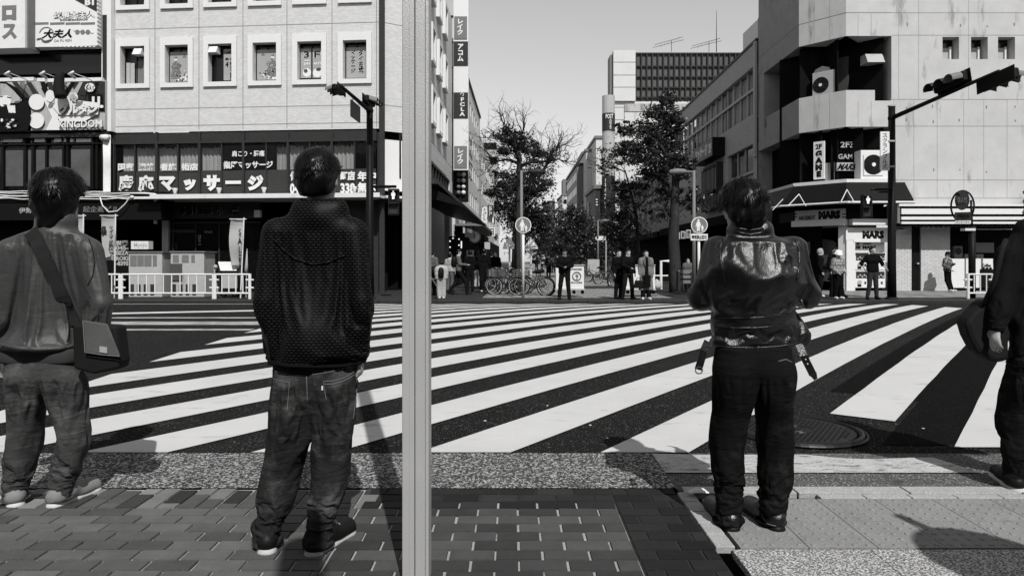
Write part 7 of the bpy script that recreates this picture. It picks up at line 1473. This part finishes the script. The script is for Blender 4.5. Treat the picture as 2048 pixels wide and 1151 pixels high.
for i in range(34):
    a = i / 33; x = 52 + (150 - 52) * a ** .95; y = 436 + (650 - 436) * a; p = s1.surf(x, y); 
    if p: out.append(p)
w = MB(); wd_ = m(13.5); ra_ = []
for i, p in enumerate(out):
    q_ = out[max(0, i - 2):i + 3]; z_ = sum((v.y for v in q_)) / len(q_) - .012; d_ = (out[min(i + 1, len(out) - 1)] - out[max(i - 1, 0)]); d_.y = 0; d_.normalize(); n_ = Vector((d_.z, 0, -d_.x)); ra_.append((Vector((p.x, z_, p.z)) + n_ * wd_, Vector((p.x, z_, p.z)) - n_ * wd_))
for i in range(len(ra_) - 1): (a, b), (c, d_) = ra_[i], ra_[i + 1]; w.face([a, b, d_, c]); o_ = Vector((0, .012, 0)); w.face([a + o_, c + o_, d_ + o_, b + o_]); w.face([a, c, c + o_, a + o_]); w.face([b, b + o_, d_ + o_, d_])
w.build('strap', mat('webbing', .022, .7, noise=.3, bump=.3, bs=300), bag)
# ---- man in leather jacket
D3 = 3.2
t, J, P, m, r, f, hf, hu, lo, hi, fl = fg('person in a glossy black leather jacket with dangling belt ends and black jeans, head bowed', D3, dict(head=(1484, 418, .12), neck=(1500, 470, .10), chest=(1509, 548, -.02), waist=(1506, 650, .04), pel=(1506, 718, .0), sL=(1434, 502, .03), eL=(1402, 588, .04), wL=(1452, 585, .28), sR=(1586, 502, .03), eR=(1616, 585, .02), wR=(1560, 575, .28),
    hL=(1466, 752, 0), kL=(1458, 858, .03), aL=(1458, 1024, 0), tL=(1425, 1010, .22), hR=(1545, 752, 0), kR=(1551, 862, .03), aR=(1546, 1020, 0), tR=(1492, 1005, .24)), (-.1, 1, 0), (-.3, 1, 0), 1.04, .34, .08)
hs = hair_sdf(J['head'], hf, hu, 1.06, .007, 0, -.118, 1.25); h = hs.mesh('hair', M_hair, t); strands(h, J['head'], hf, hu, 1.06, 9000, 1.24, .045, 9, whorl=(.1, -.2, 1))
s = SDF(lo, hi, .0105); k = .045
s.cap(J['sL'] - UP * .01, J['neck'] - UP * .06 + f * .02, .068, .07, k); s.cap(J['sR'] - UP * .01, J['neck'] - UP * .06 + f * .02, .068, .07, k)
for a, b, rr, x, y_ in ((.11, 530, .125, 1508, -.045), (.118, 585, .125, 1506, -.02), (.1, 636, .112, 1503, .025), (.11, 682, .116, 1506, .02)): c = P(x, b, .01 + y_); s.cap(c - r * a * .85, c + r * a * .85, rr, rr, .06, fl(.85))
g = SDF(lo, hi, .0105); g.cap(P(1562, 590, .05), P(1600, 674, .05), .05, .06, .04, (tuple(f), .3)); comb(s, g, .02)
for q in 'LR': g = SDF(lo, hi, .0105); g.cap(J['s' + q], J['e' + q], .072, .066, .045); g.cap(J['e' + q], J['w' + q], .066, .05, .03); comb(s, g, .016)
s.cap(P(1479, 462, .085), P(1521, 462, .085), .062, .062, .02); s.ell(P(1498, 440, .125), (.058, .058, .075), (r, f, UP), .015, True); s.cut((0, 0, P(0, 440).z), (0, 0, 1))
s.cut((0, 0, P(0, 694).z), (0, 0, -1))
jk = s.mesh('jacket', M_leath, t); zt, zb = P(0, 486).z, P(0, 686).z; s = cloth(jk, body_of(t), lambda c: 1.0 if c.z > zt or c.z < zb else 0.0, .05, 12, .25, bend=1.0)
for nm, pts, rr in (('waist_seam', [(1424, 634), (1460, 636), (1500, 635), (1545, 633), (1584, 628)], .004), ('waist_seam', [(1424, 652), (1465, 655), (1510, 655), (1550, 652), (1588, 647)], .004), ('hem_piping', [(1420, 690), (1460, 694), (1510, 695), (1560, 692), (1592, 686)], .005), ('collar_piping', [(1474, 456), (1500, 460), (1526, 456)], .004), ('collar_piping', [(1474, 464), (1500, 469), (1527, 464)], .004), ('shoulder_seam', [(1446, 472), (1440, 495), (1442, 530), (1452, 570)], .004), ('shoulder_seam', [(1590, 478), (1598, 500), (1598, 530), (1594, 560)], .004), ('zip', [(1602, 600), (1614, 630), (1628, 664)], .005)): hug(s, pts, rr, nm, M_metal if nm == 'zip' else M_leath, jk, .002)
def strap_(pts, wd2, nm):
    w = MB(); q_ = [P(x, y, dy) for x, y, dy in pts]
    for i in range(len(q_) - 1):
        d_ = (q_[i + 1] - q_[i]).normalized(); n_ = Vector((d_.z, 0, -d_.x)).normalized() * wd2; w.box(q_[i] - n_, n_ * 2, q_[i + 1] - q_[i] + d_ * .002, Vector((0, .005, 0)))
    o = w.build(nm, M_leath, jk); return o
strap_([(1416, 682, -.06), (1408, 700, -.07), (1402, 722, -.06), (1397, 738, -.06)], .017, 'belt_end'); o = strap_([(1598, 688, -.04), (1607, 710, -.06), (1618, 732, -.06), (1626, 748, -.06)], .017, 'belt_end')
w = MB(); q_ = [P(1620, 750, -.0615), P(1633, 744, -.0615), P(1635, 756, -.0615), P(1629, 760, -.0615)]; w.prism(q_, Vector((0, .005, 0))); w.build('belt_tip', M_leath, jk); w = MB(); [w.disc(P(x, y, -.067), (0, -1, 0), .0028, .003, 8) for x, y in ((1603, 700), (1607, 709), (1611, 718), (1615, 727))]; w.build('eyelet', M_clean, o)
w = MB(); w.ring(P(1398, 740, -.06), (0, 1, 0), .016, .003, 14, 5); w.build('buckle', M_metal, jk)
s = jeans(J, r, f, fl, lo, hi, .09, .078, .068, .078, P(0, 690).z, .015); tr = s.mesh('trousers', M_den3, t); zt = P(0, 750).z; s = cloth(tr, body_of(t), lambda c: 1.0 if c.z > zt or c.z < .032 else 0.0, .14, 16, .6, .05, stiff=30); hug(s, [(1556, 722), (1572, 718), (1584, 724)], .0022, 'pocket', M_stitch, tr, .001)
shoes(t, J, 'L', M_shoeb, M_leath, .29, .046, .03); shoes(t, J, 'R', M_shoeb, M_leath, .29, .046, .03)
for q in 'LR': w = MB(); a = J['a' + q]; d_ = (J['t' + q] - a); d_.z = 0; d_.normalize(); c = Vector((a.x, a.y, 0)) - d_ * .02; w.ring(c + UP * .033, UP, .047, .002, 20, 4, a0=math.pi * .6, a1=math.pi * 1.9); w.build('welt', M_stitch, t)
# ---- figure at the edge of the picture
D4 = 3.72
t, J, P, m, r, f, hf, hu, lo, hi, fl = fg('person in black cut by the picture edge, holding a dark bag against the hip', D4, dict(head=(2090, 405, .03), neck=(2088, 462, 0), chest=(2080, 600, .02), waist=(2078, 670, 0), pel=(2076, 735, 0), sL=(2018, 508, 0), eL=(2000, 598, -.04), wL=(1993, 652, -.06), sR=(2155, 505, 0), eR=(2170, 610, -.02), wR=(2170, 700, .1),
    hL=(2046, 770, 0), kL=(2028, 850, .03), aL=(2030, 962, 0), tL=(2000, 950, .2), hR=(2108, 770, 0), kR=(2112, 860, .03), aR=(2115, 965, 0), tR=(2085, 950, .22)), (-.25, 1, 0), (-.3, 1, 0), 1.05)
hs = hair_sdf(J['head'], hf, hu, 1.06, .012, 0, -.1, 1.12); hs.mesh('hair', M_hair, t)
s = SDF(lo, hi, .0105); k = .05; s.cap(J['sL'], J['neck'] - UP * .05, .085, .085, k); s.cap(J['sR'], J['neck'] - UP * .05, .085, .085, k)
for a, b, rr in ((.11, 530, .12), (.11, 600, .12), (.10, 670, .12), (.10, 720, .115)): c = P(2085, b, .0); s.cap(c - r * a * .85, c + r * a * .85, rr, rr, .07, fl(.85))
g = SDF(lo, hi, .0105); g.cap(J['sL'], J['eL'], .072, .06, .05); g.cap(J['eL'], J['wL'] + (J['eL'] - J['wL']).normalized() * .03, .06, .045, .03); comb(s, g, .015); s.cap(J['sR'], J['eR'], .085, .075, .05); s.cap(J['eR'], J['wR'], .075, .055, .03)
s.cap(P(2055, 462, 0), P(2120, 462, 0), .07, .07, .03); s.ell(P(2088, 440, .03), (.068, .07, .1), (r, f, UP), .02, True); s.cut((0, 0, P(0, 735).z), (0, 0, -1)); jk = s.mesh('jacket', mat('black_wool', .008, .8, noise=.4, bump=.3, bs=150, spec=.05), t); zt, zb = P(0, 470).z, P(0, 728).z; cloth(jk, body_of(t), lambda c: 1.0 if c.z > zt or c.z < zb else 0.0, .08, 12)
s = jeans(J, r, f, fl, lo, hi, .082, .068, .056, .078, P(0, 716).z, .05, .013); tr = s.mesh('trousers', M_den3, t); cloth(tr, body_of(t), lambda c: 1.0 if c.z > .75 or c.z < .07 else 0.0, .13, 12, .6, .05, stiff=30); shoes(t, J, 'L', M_sole, M_shoeb, .30, .05, .035); shoes(t, J, 'R', M_sole, M_shoeb, .30, .05, .035)
t = thing('tote_bag', 'large black tote bag held against the hip of the figure cut by the picture edge', 'bag', P(1968, 720, -.05)); w = MB(); w.prism([P(x, y, -.02) for x, y in ((1972, 598), (1946, 626), (1931, 644), (1940, 674), (1955, 702), (1990, 726), (2020, 722), (2020, 610))], Vector((.02, .13, 0))); w.build('bag_body', M_canvas, t, bevel=.025); w = MB(); w.tube([P(1970, 605, -.03), P(1990, 560, -.06), P(2004, 500, -.10), P(2012, 480, -.06)], .014, 6); w.build('strap', M_canvas, t, True)

t = thing('round_sign', 'round sign on a post casting the oval shadow on the speckled slabs', 'sign', (2.55, .95, 0)); w = MB(); w.tube([(2.55, .95, 0), (2.55, .95, 2.75)], .03, 8); w.build('post', M_mgrey, t); w = MB(); w.disc((2.55, .93, 2.2), (.3, -.6, .55), .27, .02, 28); w.disc((2.62, .9, 1.6), (.3, -.6, .5), .16, .02, 20); w.build('disc', M_mgrey, t)
t = thing('concrete_pole', 'concrete utility pole whose shadow crosses the bricks behind the mesh jacket', 'pole', (.19, -1.0, 0)); w = MB(); w.tube([(.19, -1.0, -.1), (.19, -1.0, 4.6)], [.11, .095], 14); w.build('shaft', M_conc, t, True); w = MB(); [w.tube([(.19, -1.0, z), (.19, -1.0, z + .04)], .115, 14) for z in (2.2,)]; w.build('steel_band', M_dgrey, t)

t = thing('rear_sky_blocker', 'plain dark shop building standing on the near side of the road behind the viewpoint', 'building', (0, -9, 0)); w = MB(); w.abox(-60, -22, 0, 60, -8.5, 11.2); w.build('wall', mat('rear_blocker_grey', .10, .85, noise=.3, ns=1), t); w = MB(); w.abox(-58, -8.49, 1, 58, -8.45, 2.8); w.build('blocker_glass_band', M_dglass, t)  # added out of view to hold back sky fill, kept below the sun
